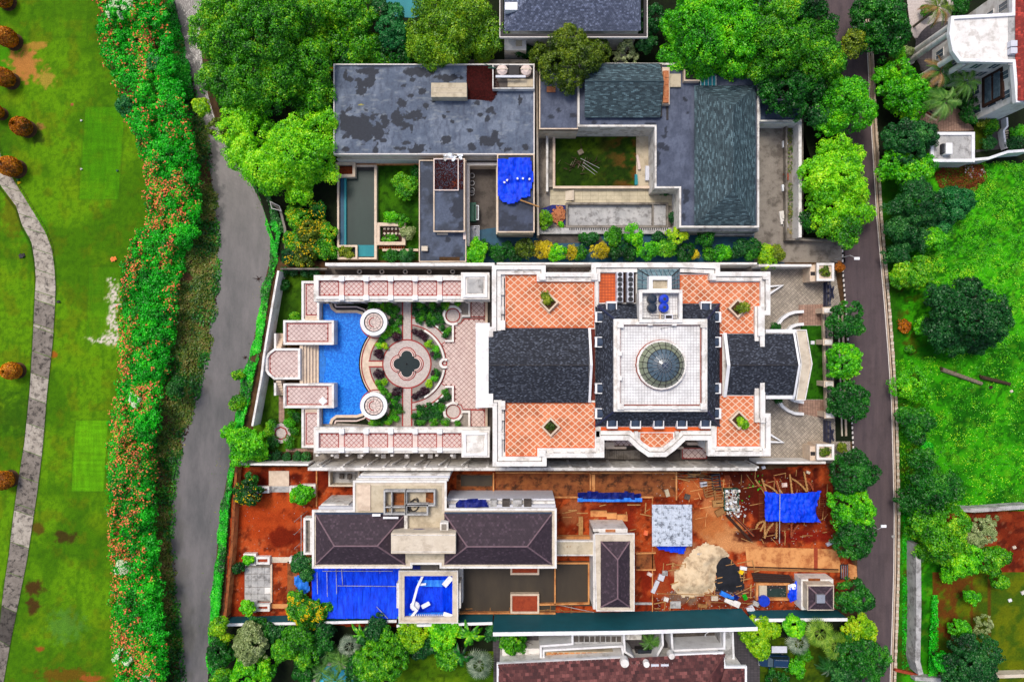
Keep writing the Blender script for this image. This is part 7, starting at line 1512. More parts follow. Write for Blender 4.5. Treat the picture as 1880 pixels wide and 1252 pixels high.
 # lower strip: pits, drum, guardhouse, odds and ends
pt=thing('water_pit','dark open pit with ochre concrete edges and a blue tarp','pit',P(1420,1084));MB().frame(RC(1388,1070,1450,1102,.6),.35,0,.6).build('edge','ochre_concrete',pt);MB().prism(RC(1390,1072,1448,1100),0,.06).build('floor','trim_dark',pt);MB().prism(RC(1408,1080,1443,1096),.06,.1).build('water','dark_water',pt);MB().prism(RC(1394,1070,1408,1094,.5),0,.5).build('slab','beige_slab',pt)
MB().prism(PP([(1380,1052),(1450,1056),(1458,1070),(1386,1068)],.8),.5,.7).build('cover_sheet','wood_dark',pt)
for i in range(8):MB().path(PP([(1384,1053+i*2),(1456,1057+i*1.8)],.8),.06,.7,.76).build('cover_batten','wood_dark' if i%2 else 'trim_dark',pt)
tarp('tarpaulin','blue tarpaulin hanging at the right side of the dark pit',[(1446,1076),(1460,1064),(1466,1078),(1460,1098),(1450,1104),(1444,1094)],.5,.6,'tarp_blue',33,res=.15,fold=1.6)
tarp('tarpaulin','white and light blue sheet folded beside the dark pit',[(1446,1071),(1459,1070),(1460,1080),(1446,1082)],.9,.2,'canvas_white',34,res=.12)
x0,y0=P(1403,1103,.9);r=thing('water_drum','bright blue round water drum on the lower site edge','drum',(x0,y0));MB().cyl(x0,y0,.82,0,.95,20).build('body','plastic_blue',r);MB().arc(x0,y0,.66,.84,.95,1.0,n=20).build('rim','plastic_blue',r);MB().cyl(x0,y0,.66,.9,.93,16).build('lid','tarp_navy',r)
gh=thing('guardhouse','small white guardhouse with a plum hipped roof and silver vent','guardhouse',P(1506,1095));h=4.2
MB().prism(RC(1471,1063,1530,1119,2.6),0,2.6).build('wall','white',gh);hip_roof(gh,1484,1076,1529,1118,[(1506,1096),(1509,1097)],h,5.6,'tile_plum',.25,.3,'roof_ridge');MB().frame(RC(1482,1073,1531,1120,h),.22,2.6,h+.02).build('eave','cream',gh);MB().box(*P(1507,1099,5.7),1.2,1.2,5.3,5.75).build('vent','steel',gh);MB().prism(RC(1486,1063,1508,1069,3),2.6,2.64).build('doorway','ochre_dark',gh)
OD=[(1345,1105,2.4,.9,'white','white sheet board lying on the lower site'),(1336,1094,2.4,.7,'tarp_light','blue and white plastic scraps above the white board'),(1388,1108,.9,.7,'pale_concrete','grey block left of the blue drum'),(1378,1118,1.1,.9,'ac_grey','tilted grey box near the tall green wall'),(1312,1098,1.0,.7,'cream','cream sack beside the white board'),(1203,1077,.6,2.0,'ac_grey','grey narrow cabinet on the plot kerb'),(1214,1060,.9,.9,'ac_grey','grey machine with a round fan on red ground'),(1221,1052,.8,.7,'pale_concrete','tilted pale block beside the grey machine'),(1193,1054,.7,.5,'pink_stone','pink stone block on the red plot'),(1223,1100,.7,.6,'stained_white','white chunk below the grey machine'),(1365,1043,1.0,.5,'canvas_white','white box at the edge of the black sand'),(1361,1050,.6,.6,'flower_yellow','small yellow bucket at the edge of the black sand'),(1525,997,1.3,.45,'ac_grey','grey machine box under the street trees'),(1286,1018,.9,.7,'pale_concrete','pale wheelbarrow tray on the sand heap'),(1186,978,.6,.7,'flower_orange','pink red bucket pair on the red plot'),(1402,858,.5,.4,'ac_grey','small grey box beside the white wall top'),(1484,867,.5,.4,'cream','cream block in the dark red plot'),(1440,890,.8,.6,'pink_stone','round pinkish stone above the blue tarp'),(1268,870,.7,.7,'steel_dark','dark round basin by the timber pile')]
for (x,y,w,d,m_,lb) in OD:
 x0,y0=P(x,y,.3);r=thing('site_item',lb,lb.split()[-1] if False else 'site clutter',(x0,y0));a=rr.uniform(-.5,.5);MB().box(x0,y0,w,d,0,.38,a).build('body',m_,r);MB().box(x0+.05,y0,w*.6,d*.6,.38,.46,a+.1).build('top_piece',m_,r)
k=0
for (p,q,m_) in (((1206,1088),(1345,1092),'bamboo'),((1345,1092),(1390,1070),'bamboo'),((1210,1120),(1380,1112),'rust_wood'),((1300,1104),(1390,1106),'wood'),((850,1132),(1000,1118),'bamboo'),((1000,1118),(1085,1122),'wood'),((900,1128),(1020,1130),'rust_wood'),((1020,1108),(1090,1122),'pale_concrete'),((640,1136),(728,1140),'rust_wood'),((470,1132),(560,1136),'bamboo'),((1290,870),(1330,884),'wood'),((1345,975),(1400,968),'wood')):
 k+=1;tag(MB().tube((*P(*p),.25),(*P(*q),.35),.05,5).build('long_batten',m_),f'{ORD[k - 1]} long thin batten among those lying over the red site','batten','battens lying over the red site')
ground_cover('site_rubble',[(1200,864),(1392,866),(1525,880),(1532,1000),(1370,1000),(1330,960),(1300,930),(1240,920),(1200,915)],.05,'rubbish',1.1,.22,'small pale stones and scraps scattered over the red earth','rubble',hmax=.1,seed=71,thr=.4)
ground_cover('site_rubble',[(1200,1085),(1470,1060),(1470,1130),(1200,1136)],.05,'rubbish',3.5,.24,'scraps scattered along the lower edge of the red site','rubble',hmax=.15,seed=72,thr=.35)
ground_cover('site_rubble',[(436,860),(560,860),(556,1140),(420,1140)],.05,'rubbish',.5,.16,'few pale stones on the red garden','rubble',hmax=.05,seed=73,thr=.3)
for (x0,y0,x1,y1,n,w_,lb) in ((1200,1030,1390,1130,70,.12,'scattered planks and sticks around the sand heap'),(1360,866,1520,995,46,.08,'scattered sticks in the dark red plot'),(850,1116,1085,1134,34,.09,'loose poles along the foot of the green wall'),(1240,880,1345,960,30,.12,'loose planks beside the pallets'),(1030,925,1190,985,16,.14,'loose boards on the red plot')):
 b=MB()
 for i in range(n):a,c=P(rr.uniform(x0,x1),rr.uniform(y0,y1));an=rr.choice([0,.2,1.5,rr.uniform(0,3)]);b.box(a,c,rr.uniform(.5,2.2),rr.uniform(.6,1.2)*w_,.06+.002*i,.12+.003*i,an)
 tag(b.build('scattered_planks',rr.choice(['wood','bamboo','ochre_concrete']), None,'stuff'),lb,'planks')
for k,(x,y,w,d,m_,lb) in enumerate(((1240,1110,1.6,1.0,'pale_concrete','grey cement slab left of the white board'),(1350,1098,1.0,.8,'tarp_navy','navy plastic heap near the blue scraps'),(1368,1096,.8,.6,'leaf_emerald','green plant clump above the blue drum'),(1290,1112,1.4,.5,'wood','wooden trough at the foot of the green wall'),(1458,1088,1.0,.9,'white','white bag left of the guardhouse'),(1225,905,1.1,.6,'beige_slab','beige slab above the corrugated shed'),(1262,912,.8,.8,'concrete_dark','dark concrete block right above the shed'))):
 x0,y0=P(x,y,.3);r=thing('site_item',lb,'site clutter',(x0,y0));MB().box(x0,y0,w,d,0,.35,k).build('body',m_,r);MB().box(x0,y0,w*.5,d*.6,.35,.5,k+.4).build('top_piece',m_,r)
ground_cover('site_weeds',[(1350,868),(1400,868),(1395,905),(1362,920),(1350,900)],.05,'leaf_emerald',4,.35,'small bright weeds left of the blue site tarp','weeds',hmax=.3,seed=74,thr=.55)
# ================================================================== road and east side
RDL=[(1508,-30),(1513,0),(1526,90),(1538,200),(1543,300),(1545,400),(1547,500),(1555,600),(1560,700),(1565,800),(1569,900),(1573,1000),(1575,1100),(1574,1290)]
RDR=[(1582,-30),(1585,0),(1594,100),(1599,200),(1605,300),(1611,400),(1618,480),(1625,560),(1632,650),(1638,740),(1641,850),(1643,950),(1642,1050),(1639,1150),(1634,1290)]
b=MB();l,r=PP(RDL),PP(RDR)
for i in range(len(l)-1): pass
ext= lambda a,b_,t:(a[0]+(a[0]-b_[0])*t,a[1]+(a[1]-b_[1])*t)
sheet('road',[ext(RDL[0],RDL[1],30)]+RDL+[ext(RDL[-1],RDL[-2],8),ext(RDR[-1],RDR[-2],8)]+RDR[::-1]+[ext(RDR[0],RDR[1],30)],0,.03,'asphalt','structure')
kr=thing('road_kerb','pale kerb line with a rough stone edge along the right side of the road','kerb',P(1632,650));kr['kind']='structure'
MB().path(PP([(x+1,y) for x,y in RDR]),.22,0,.14).build('kerb','kerb',kr);MB().path(PP([(x-1.5,y) for x,y in RDR]),.12,.03,.05).build('edge_line','paint',kr);MB().path(PP([(x+3.5,y) for x,y in RDR]),.2,0,.03).build('gutter','wood_dark',kr)
for y in range(0,1252,6):x=interp([(x,y_) for x,y_ in RDR],y)+7;MB().box(*P(x,y,0),.36+random.uniform(-.06,.12),.46,0,.12).build('edge_stone','cream' if y%4 else 'kerb',kr)
kl=thing('road_kerb','black and white painted kerb along the left side of the road','kerb',P(1552,550));kl['kind']='structure'
for y in np.arange(452,880,9.0):
 x=interp(RDL,y)+.5;MB().box(*P(x,y,.1),.2,.42,0,.15,rad(-4)).build('white_kerb_block','paint',kl);MB().box(*P(x+.3,y+4.5,.1),.2,.33,0,.14,rad(-4)).build('black_kerb_block','kerb_black',kl)
for (x0,y0,y1) in ((1534,572,800),):MB().path(PP([(1538,y0),(1545,y1)]),.2,0,.2).build('verge_kerb','cream',kl);MB().path(PP([(1546,y0),(1553,y1)]),.3,0,.12).build('verge_kerb','kerb',kl)
tag(sheet('verge',[(1528,572),(1550,572),(1566,810),(1534,810)],0,.035,'undergrowth'),kind='structure')
for (x,y,s,lb) in ((1572,475,1,'street lamp with a white head over the upper part of the road'),(1621,965,1,'street lamp with a white head over the lower part of the road')):
 h=6.0;a,c=P(x-26,y-2,3.5);e=P(x,y,h);r=thing('street_lamp',lb,'street lamp',(a,c));MB().tube((a,c,0),(a,c,h),.07,8,.05).build('pole','pale_concrete',r);MB().tube((a,c,h),(e[0],e[1],h+.15),.05,6).build('arm','pale_concrete',r);MB().box(e[0],e[1],.75,.38,h+.08,h+.24).build('lamp_head','white_clean',r);MB().box(e[0],e[1],.55,.26,h+.04,h+.08).build('lens','lamp_lens',r)
def field_c(x,y):
 n=fbm(x/40,y/40,301,4);m=fbm(x/6,y/6,302,4);c=mixc((26,104,4),(60,168,8),sstep(.35,.62,n));c=mixc(c,(90,206,20),sstep(.5,.62,fbm(x/5,y/3,303,3))*sstep(640,560,y)*.85)
 c=mixc(c,(18,66,4),sstep(.5,.68,m)*.6);c=mixc(c,(120,170,30),sstep(.62,.75,fbm(x/12,y/12,304,3))*.4);c=mixc(c,(96,66,16),sstep(.55,.72,fbm(x/14,y/14,305,4))*sstep(1720,1660,x)*.7)
 return mixc(c,(36,90,6),sstep(1668,1640,x)*.8)
gridsheet('vacant_field',1600,288,1920,1290,.0,.25,field_c,'field_tint',z=.0,poly=[(1606,288),(1920,288),(1920,1290),(1640,1290),(1648,1050),(1645,850),(1636,650),(1622,480)])
ground_cover('tall_grass',[(1740,300),(1890,295),(1890,640),(1800,640),(1700,500),(1700,420)],0,'leaf_bright',60,.3,'tall bright tangled grass in the upper vacant field','grass',hmin=.03,hmax=.28,seed=80,thr=.47,nscale=1.1,wd=.22)
ground_cover('field_grass',[(1640,660),(1890,640),(1890,930),(1660,930)],0,'leaf_bright',22,.26,'short green tufts in the lower vacant field','grass',hmin=.02,hmax=.15,seed=81,thr=.46,nscale=.6,wd=.35)
def red_c(x,y): return site_c(x*1.0+300,y*.8-40)*.75+np.array([10,2,2])
gridsheet('red_soil_lot',1725,938,1920,1090,.01,.25,red_c,'dirt_tint',poly=[(1725,942),(1920,936),(1920,1082),(1808,1086),(1760,1060)],z=.02)
gridsheet('nursery_lawn',1712,1050,1920,1290,.01,.25, lambda x,y:mixc(mixc((104,116,10),(66,96,12),sstep(.35,.65,fbm(x/20,y/20,311,4))),(112,56,20),np.maximum(sstep(.4,.6,fbm(x/12,y/12,312,4))*sstep(1810,1770,x),np.maximum(sstep(3,1,np.abs(x-1749-(y-1080)*.02)),np.maximum(sstep(2.5,1,np.abs(x-1784)),sstep(2.5,1,np.abs(x-1816))))*sstep(1210,1190,y))*.85),'field_tint',z=.024)
ground_cover('grass_strip',[(1657,930),(1681,930),(1681,1228),(1656,1228)],0,'leaf_emerald',70,.24,'bright green grass strip between road and white wall','grass',hmax=.2,seed=82,thr=.3)
ground_cover('grass_strip',[(1706,1090),(1717,1090),(1717,1240),(1700,1240)],0,'leaf_emerald',90,.3,'bushy green strip right of the white wall','hedge',hmin=.3,hmax=1.0,seed=83,thr=.3)
boundary_wall([(1686,1000),(1687,1120),(1685,1215),(1691,1238)],2.4,.75,'pale_concrete','broad white wall top running down beside the grass strip',m_in='pale_concrete');boundary_wall([(1762,935),(1790,937),(1890,930)],1.8,.6,'pale_concrete','pale wall between the bright field and the red soil lot');boundary_wall([(1644,1230),(1690,1240)],.5,.4,'brick_red','low brick edge at the bottom of the grass strip');boundary_wall([(1822,1242),(1890,1240)],1.4,.5,'cream','cream wall at the bottom right corner')
boundary_wall([(1680,1246),(1760,1250)],1.2,.6,'pale_concrete','pale wall piece under the dark needle tree')
for (p,q,r0,lb) in (((1727,678),(1800,704),.34,'long pale fallen log on the grass'),((1799,692),(1852,705),.3,'shorter dark fallen log on the grass')):
 a,c=P(*p),P(*q);r=thing('fallen_log',lb,'log',a);MB().tube((*a,.32),(*c,.28),r0,9,r0*.8).build('trunk','bark_pale' if r0>.32 else 'bark',r);MB().tube((*P(p[0]+20,p[1]+6),.4),(*P(p[0]+26,p[1]+2),.6),.1,5,.06).build('branch_stub','bark',r);MB().tube((*a,.3),(*P(p[0]-3,p[1]-4),.4),.2,5,.1).build('root_end','bark',r)
for (x,y,s,m_,lb) in ((1856,718,.4,'pink_stone','pale stone on the grass right of the logs'),(1818,711,.5,'wood_dark','dark wood chunk under the shorter log'),(1853,1101,.5,'white_clean','white lump on the yellow green lawn'),(1861,1004,.5,'cream','cream scrap lying on the red soil lot'),(1877,1087,.6,'stained_white','pale stone at the right edge below the red soil'),(1639,984,.45,'pale_concrete','pale round cover on the road kerb')):x0,y0=P(x,y);r=thing('stone',lb,'stone',(x0,y0));MB().box(x0,y0,s,s*.8,0,s*.4,.4).box(x0+.05,y0,s*.6,s*.6,s*.4,s*.55,.9).build('stone_body',m_,r)
ground_cover('debris_heap',[(1712,318),(1740,303),(1800,305),(1812,325),(1790,350),(1755,355),(1725,345)],0,'leaf_litter',95,.5,'heap of rusty brown dead branches at the corner of the vacant field','debris heap',hmin=.1,hmax=.9,seed=85,wd=.12);ground_cover('debris_scraps',[(1765,306),(1812,308),(1808,330),(1770,328)],.5,'rubbish',7,.35,'white scraps on the brown debris heap','rubbish',hmax=.3,seed=86,thr=.4)
# white villa in the top right corner
tag(sheet('villa_paving',[(1600,-40),(1920,-40),(1920,300),(1606,300)],0,.008,'undergrowth'),kind='structure')
tag(sheet('villa_drive',[(1660,-40),(1760,-40),(1740,60),(1700,100),(1672,60)],0,.02,'path_stone'),kind='structure');tag(sheet('villa_drive',[(1672,212),(1700,190),(1745,180),(1790,240),(1700,243)],0,.02,'setts_warm'),kind='structure');tag(sheet('villa_drive',[(1680,70),(1730,70),(1735,140),(1690,130)],0,.03,'dark_setts'),kind='structure')
for (ro_,m_) in ((62,'red_gutter'),(66,'cream_stone'),(57,'trim_dark')):x0,y0=P(1745,150);r=MB().arc(x0,y0,L(ro_+8),L(ro_+11),0,.05,195,250,20).build('drive_band',m_, None,'structure')
vh=thing('white_villa','tall white villa with a curved roof terrace and red tiled roof','villa',P(1830,120));h=10.0
o=[(1743,32),(1862,19),(1900,19),(1900,195),(1854,195),(1854,116),(1756,118),(1744,100),(1738,66)];o=[(1744,32),(1855,26),(1855,-40),(1920,-40),(1920,190),(1862,190),(1856,117),(1760,115),(1746,96),(1740,64)];ow=ccw(PP(o,h))
MB().prism(offset(ow,.5),h-.9,h-.1).build('roof_slab','white',vh);MB().prism(offset(ccw(PP([(1786,30),(1855,26),(1855,-40),(1920,-40),(1920,190),(1862,190),(1856,117),(1786,117)],h)),.5),0,h-.9).build('wall','white',vh);MB().prism(offset(ow,.25),h-.7,h-.2).build('cornice','stained_white',vh);MB().frame(ow,.42,h-.3,h+.35).build('parapet','white_clean',vh);MB().prism(PP([(1748,36),(1850,30),(1850,110),(1764,110),(1751,94),(1745,64)],h),h,h+.05).build('roof_terrace','white',vh)
MB().prism(RC(1850,28,1862,120,h),h,h+.1).build('roof_gutter','pale_concrete',vh);A=[Vector((*P(1862,186,h),h+.2)),Vector((*P(1862,-60,h),h+.2)),Vector((*P(1930,-60,12.5),12.5)),Vector((*P(1930,186,12.5),12.5))];ro=MB().face([A[0],A[3],A[2],A[1]]).build('tiled_roof','trim_dark',vh);sh=MB();shingles(sh,[A[0],A[3],A[2],A[1]],(A[0],A[1]),.3,.3,.05,3);sh.build('shingle','tile_redroof',ro,'stuff')
for y in (81,94):MB().box(*P(1860,y,h+.6),.9,.8,h+.1,h+.8).build('roof_ac','ac_grey',vh)
for (x,y) in ((1741,44),(1739,58),(1747,100),(1768,112)):q=P(x+2,y,h);MB().cyl(q[0]+L(6),q[1],.46,.1,h-.7,14,.36).build('column','white',vh);MB().cyl(q[0]+L(6),q[1],.6,0,.35,14).build('column_base','white',vh)
i_=[k for k in range(len(ow))]
def vw(p,q,z,n):windows(vh,P(*p,h-.5),P(*q,h-.5),z,n,1.5,2.0,'glass_blue')
bw=offset(ccw(PP([(1786,30),(1855,26),(1855,-40),(1920,-40),(1920,190),(1862,190),(1856,117),(1786,117)],h)),.5);q=P(1706,92);MB().cyl(q[0]+2.2,q[1],4.4,.03,.06,28).build('portico_floor','dark_setts',vh)
for k in range(len(bw)):
 a,c=bw[k],bw[(k+1)%len(bw)];ln=math.hypot(c[0]-a[0],c[1]-a[1])
 if ln>4.5:
  for z in (1.0,4.2,7.0):windows(vh,a,c,z,max(1,int(ln/2.6)),1.3,1.9,'glass_blue')
bay=MB();q=P(1853,150,8);bay.box(q[0]-.4,q[1],.8,4.4,3.5,7.8);bay.build('bay_window','wood_dark',vh)
for z in (4.2,6.0):MB().box(q[0]-.82,q[1],.06,3.6,z,z+1.3).build('bay_pane','glass_blue',vh)
gr=thing('garage_block','low white flat roofed garage with a white box on the roof','garage',P(1748,272));MB().prism(offset(ccw(RC(1708,243,1789,298,3.6)),.1),0,3.5).build('wall','white',gr);MB().frame(RC(1708,243,1789,298,3.7),.45,3.4,3.8).build('parapet','white_clean',gr);MB().prism(RC(1713,249,1784,292,3.6),3.5,3.6).build('roof','pale_concrete',gr)
MB().box(*P(1742,273,4.5),.95,1.6,3.6,4.6).build('roof_box','white_clean',gr);MB().box(*P(1733,273,4.2),.5,1.4,3.6,4.3).build('roof_box_side','steel_dark',gr)
boundary_wall([(1712,296),(1780,294),(1815,291),(1850,279),(1890,276)],2.6,.4,'white_clean','white wall along the bottom of the villa garden');boundary_wall([(1651,40),(1653,68),(1660,68)],.4,.25,'white','small white kerb corner in the villa front garden');boundary_wall([(1849,216),(1850,232),(1843,240),(1846,262),(1850,272)],1.2,.25,'white_clean','curvy white garden kerb beside the villa')
gridsheet('villa_lawn',1788,228,1815,275,.05,.25,lawnc((70,96,12),(96,120,16),61),'lawn_tint');tag(sheet('villa_path',[(1815,215),(1850,215),(1852,272),(1792,280),(1792,276),(1824,268)],0,.04,'driveway_dark'),kind='structure')
r=thing('stepping_slabs','four small cream stepping slabs in the curvy villa bed','stepping stones',P(1846,248))
for i in range(4):MB().box(*P(1848-i*.8,241+i*4.6),.6,.2,0,.08,.2).build('slab','cream',r)
boundary_wall([(1603,100),(1609,250),(1616,320)],.7,.2,'kerb','low cream wall between the road and the villa hedge')
# ================================================================== bottom gardens and houses
tag(sheet('bottom_paving',[(905,1155),(1390,1155),(1420,1290),(905,1290)],0,.012,'dark_setts'),kind='structure')
bh=thing('tiled_house','house with a big brown tiled roof cut by the bottom edge','house',P(1140,1235));h=6.0
o=[(912,1217),(1150,1205),(1150,1222),(1238,1218),(1238,1200),(1328,1196),(1332,1222),(1371,1222),(1371,1420),(912,1420)];ow=ccw(PP(o,h));MB().prism(offset(ow,.4),0,h-.1).build('wall','white',bh);MB().frame(ow,.3,h-.4,h+.1).build('gutter','white_clean',bh)
E=[Vector((*P(915,1219,h),h)),Vector((*P(1330,1199,h),h)),Vector((*P(1250,1330,10),10)),Vector((*P(1010,1330,10),10))]
W2=[E[1],Vector((*P(1334,1420,h),h)),E[2]];W_=[Vector((*P(915,1420,h),h)),E[0],E[3]];R2=[E[1],Vector((*P(1368,1224,h),h)),Vector((*P(1368,1420,h),h)),Vector((*P(1260,1330,10),10)),E[2]]
bs=MB();bs.face(E[::-1]).face(W_[::-1]).face(W2[::-1]);ro=bs.build('roof','trim_dark',bh);sh=MB();shingles(sh,E[::-1],(E[1],E[0]),.42,.55,.07,1);shingles(sh,W_[::-1],(W_[1],W_[0]),.42,.55,.07,2);shingles(sh,W2[::-1],(W2[0],W2[1]),.42,.55,.07,2)
S3=[Vector((*P(1332,1225,h),h-.1)),Vector((*P(1369,1225,h),h-.1)),Vector((*P(1300,1330,9),9.0))];S4=[S3[1],Vector((*P(1369,1420,h),h-.1)),S3[2]]
for s_,k in ((S3,3),(S4,4)):MB().face(s_[::-1]).build('roof_base','trim_dark',ro);shingles(sh,s_[::-1],(s_[0],s_[1]),.42,.55,.07,k)
sh.build('shingle','tile_brown',ro,'stuff');MB().tube(E[0]+Vector((0,0,.1)),E[3]+Vector((0,0,.1)),.14,6).build('ridge_cap','tile_brown',ro);MB().tube(E[1]+Vector((0,0,.1)),E[2]+Vector((0,0,.1)),.14,6).build('ridge_cap','tile_brown',ro)
cut=RC(1150,1190,1238,1223,h+1);MB().prism(RC(1152,1213,1237,1221,h),h-.3,h+.5).build('roof_cut_wall','white',bh)
for x,y,r_ in ((1147,1217,.7),(1187,1219,.5),(1233,1204,.5)):MB().cyl(*P(x,y,h+1),r_,h,h+1.1,16,r_*.85).build('roof_vessel','white',bh)
for x in (1202,1220):MB().box(*P(x,1221,h+.6),1.1,.5,h+.4,h+.8).build('ac_unit','ac_grey',bh)
rm=thing('lower_annex','low white annex of walls, skylights and a tan tiled strip under the tall green wall','annex',P(1070,1190));h=4.0
for (x0,y0,x1,y1,z,m_) in ((1052,1162,1144,1182,3.4,'pale_concrete'),(922,1190,1000,1214,2.8,'white'),(1146,1162,1178,1174,2.2,'stained_white'),(1000,1196,1140,1206,3.4,'beige_slab'),(1236,1160,1320,1194,.3,'concrete_dark'),(1322,1158,1344,1220,3.0,'pale_concrete')):MB().prism(RC(x0,y0,x1,y1,z),0,z).build('roof_part',m_,rm)
for i in range(9):MB().prism(RC(1054+i*9.8,1168,1062+i*9.8,1178,3.5),3.4,3.46).build('skylight','concrete_dark',rm)
diamond_tiles(rm,RC(1003,1197,1136,1205,3.4),3.41,.85,.75,.12,'ochre_concrete',th=.02)
for (pts,z) in (([(993,1210),(993,1186),(1051,1182),(1051,1160)],4.2),([(998,1210),(998,1194),(1142,1186),(1145,1210)],4.2),([(1145,1160),(1147,1196),(1160,1204),(1168,1216)],4.2),([(1216,1160),(1217,1184),(1208,1200),(1204,1214)],4.2),([(1233,1160),(1235,1194),(1330,1190),(1330,1160)],4.4),([(1345,1160),(1347,1210),(1338,1212)],3.0)):MB().path(PP(pts,z),.3,0,z).build('white_wall','white_clean',rm)
r=thing('parked_van','black vehicle roof seen in the sunken court behind the tiled roof','car',P(1185,1202));MB().prism(offset(ccw(RC(1166,1190,1206,1208,1.4)),.1),.3,1.3).build('body','trim_dark',r);MB().prism(offset(ccw(RC(1170,1192,1202,1206,1.7)),.15),1.3,1.6).build('roof','glass_dark',r)
hs=MB();pts=[(*P(1302-abs(math.sin(t*.8))*8+t*.3,1160+t*3,.5),.4) for t in range(10)];tag(hs.pipe(pts,.06,5).build('garden_hose','canvas_white'),'pale hose snaking over the dark service court','hose')
for x in (1286,1296):x0,y0=P(x,1189,.6);r=thing('hose_reel',f'cyan hose coil, {"left" if x < 1290 else "right"} of two in the service court','hose coil',(x0,y0));MB().arc(x0,y0,.2,.34,.3,.5,n=16).build('coil','tarp_light',r);MB().cyl(x0,y0,.1,.3,.6,8).build('hub','steel_dark',r)
r=thing('workbench','dark bench with blue tools in the service court','bench',P(1260,1192,.6));MB().box(*P(1260,1192,.8),2.6,.5,.3,.8).build('top','iron_navy',r)
for i in range(5):MB().box(*P(1250+i*5,1190,1),.25,.3,.8,.95,i).build('tool','tarp_light' if i%2 else 'ac_grey',r)
# car
x0,y0=P(1421,1213,.8);car=thing('parked_car','dark blue car parked nose left under the lime green tree','car',(x0,y0));A_=rad(178)
def ca(u,v): return (x0+u*math.cos(A_)-v*math.sin(A_),y0+u*math.sin(A_)+v*math.cos(A_))
sec=[(-2.3,.70),(-2.1,.86),(-1,.9),(1,.9),(1.9,.84),(2.3,.62)];low=[ca(u,v) for u,v in sec]+[ca(u,-v) for u,v in sec[::-1]];MB().loft(ccw(low),.3,offset(ccw(low),.05),.95).build('body','car_paint',car)
cab0=[ca(u,v) for u,v in ((-2.15,.78),(.95,.78),(.95,-.78),(-2.15,-.78))];cab1=[ca(u,v) for u,v in ((-1.9,.62),(.35,.62),(.35,-.62),(-1.9,-.62))];MB().loft(ccw(cab0),.95,ccw(cab1),1.5).build('cabin_glass','glass_dark',car)
MB().prism(ccw([ca(u,v) for u,v in ((-1.85,.6),(.3,.6),(.3,-.6),(-1.85,-.6))]),1.5,1.56).build('roof','car_paint',car);MB().face([(*ca(.42,.6),1.52),(*ca(.42,-.6),1.52),(*ca(1.0,-.74),1.02),(*ca(1.0,.74),1.02)][::-1]).build('windscreen','glass_blue',car)
for s in (-1,1):
 MB().tube((*ca(-1.8,s*.5),1.62),(*ca(.1,s*.5),1.62),.03,5).build('roof_rail','steel',car);MB().box(*ca(2.12,s*.55),.3,.3,.62,.85,A_).build('headlight','lamp_lens',car);MB().box(*ca(.75,s*1.0),.2,.25,.95,1.1,A_).build('mirror','car_paint',car)
 for u in (-1.4,1.4):a,c=ca(u,s*.72),ca(u,s*.92);w=MB().tube((*a,.33),(*c,.33),.33,14).build('wheel','tyre',car);MB().tube((*a,.33),(*ca(u,s*.93),.33),.18,10).build('rim','steel',w)
MB().box(*ca(2.2,0),.2,1.2,.45,.55,A_).build('bumper','ac_grey',car)
r=thing('canopy_sheet','pale grey canopy sheet standing above the dark blue car','canopy',P(1431,1192,2));MB().prism(RC(1417,1186,1445,1198,2.2),2.1,2.2).build('sheet','ac_grey',r);MB().tube((*P(1420,1196,2),0),(*P(1420,1196,2),2.1),.05,5).build('post','steel',r)
gridsheet('garden_lawn',1395,1170,1560,1290,.02,.25,lawnc((52,82,10),(92,112,14),71),'lawn_tint');gridsheet('garden_lawn',725,1195,906,1290,.02,.25,lawnc((70,110,8),(104,138,14),73),'lawn_tint')
tag(sheet('lagoon_pool',[(578,1290),(584,1236),(600,1222),(624,1220),(640,1238),(668,1252),(680,1290)],0,.05,'cyan_water','structure'));MB().path(PP([(575,1290),(580,1234),(598,1218),(626,1216),(644,1235),(672,1250)]),.5,0,.12).build('pool_edge','cream', None,'structure');tag(sheet('pool_patio',[(556,1225),(575,1225),(575,1290),(556,1290)],0,.04,'concrete_dark'),kind='structure')
tag(sheet('garden_soil',[(386,1148),(906,1148),(906,1290),(380,1290)],0,.006,'undergrowth'),kind='structure');tag(sheet('garden_soil',[(1345,1140),(1610,1140),(1600,1290),(1345,1290)],0,.008,'undergrowth'),kind='structure');tag(sheet('garden_soil',[(372,-30),(1600,-30),(1600,116),(1475,440),(1540,480),(1470,225),(980,112),(620,118),(620,480),(515,480),(470,340),(420,250),(385,150)],0,.006,'undergrowth'),kind='structure')
# ================================================================== trees
T=tree
T(478,92,96,13,'leaf_mid','huge mid green tree leaning over the river at the top left',extra=((408,60,56,-1),(405,140,52,-2),(545,110,62,-1),(500,25,66,0),(570,175,50,-3),(440,175,50,-2),(590,60,36,-3),(430,10,46,-1),(560,30,44,-1)),cs=.95,per=36,lob=.34)
T(540,278,68,10,'leaf_vivid','large lime bright tree below the huge riverside tree',extra=((455,240,50,-.5),(500,310,56,-.5),(585,300,40,-1),(440,275,34,-1),(575,240,44,-1),(545,340,34,-2)),cs=.85,lob=.34)
T(372,196,17,5,'leaf_lime','small yellow green tree top hanging over the river',cs=.5,open_=.2,z0=-1);T(397,238,16,4,'leaf_olive','thin drooping branch spray over the river',cs=.4,open_=.6,ry=24,z0=-1)
T(645,38,52,8,'leaf_mid','mid green tree with yellow tips left of the teal pool',extra=((672,88,34,-1),(610,20,34,-1),(620,80,34,-2)));T(722,46,30,7,'leaf_teal','dark teal tree beside the cream pool wall',ry=44,cs=.6);T(735,92,30,5,'leaf_dark','dark tree under the teal pool behind the flat roof');T(690,105,26,4,'leaf_mid','low bright bush tree on the wall of the flat roof',cs=.6);T(640,103,28,4,'leaf_dark','dark low tree between the huge tree and the flat roof',cs=.6);T(700,20,22,6,'leaf_deep','dark narrow tree at the top edge left of the pool',cs=.6)
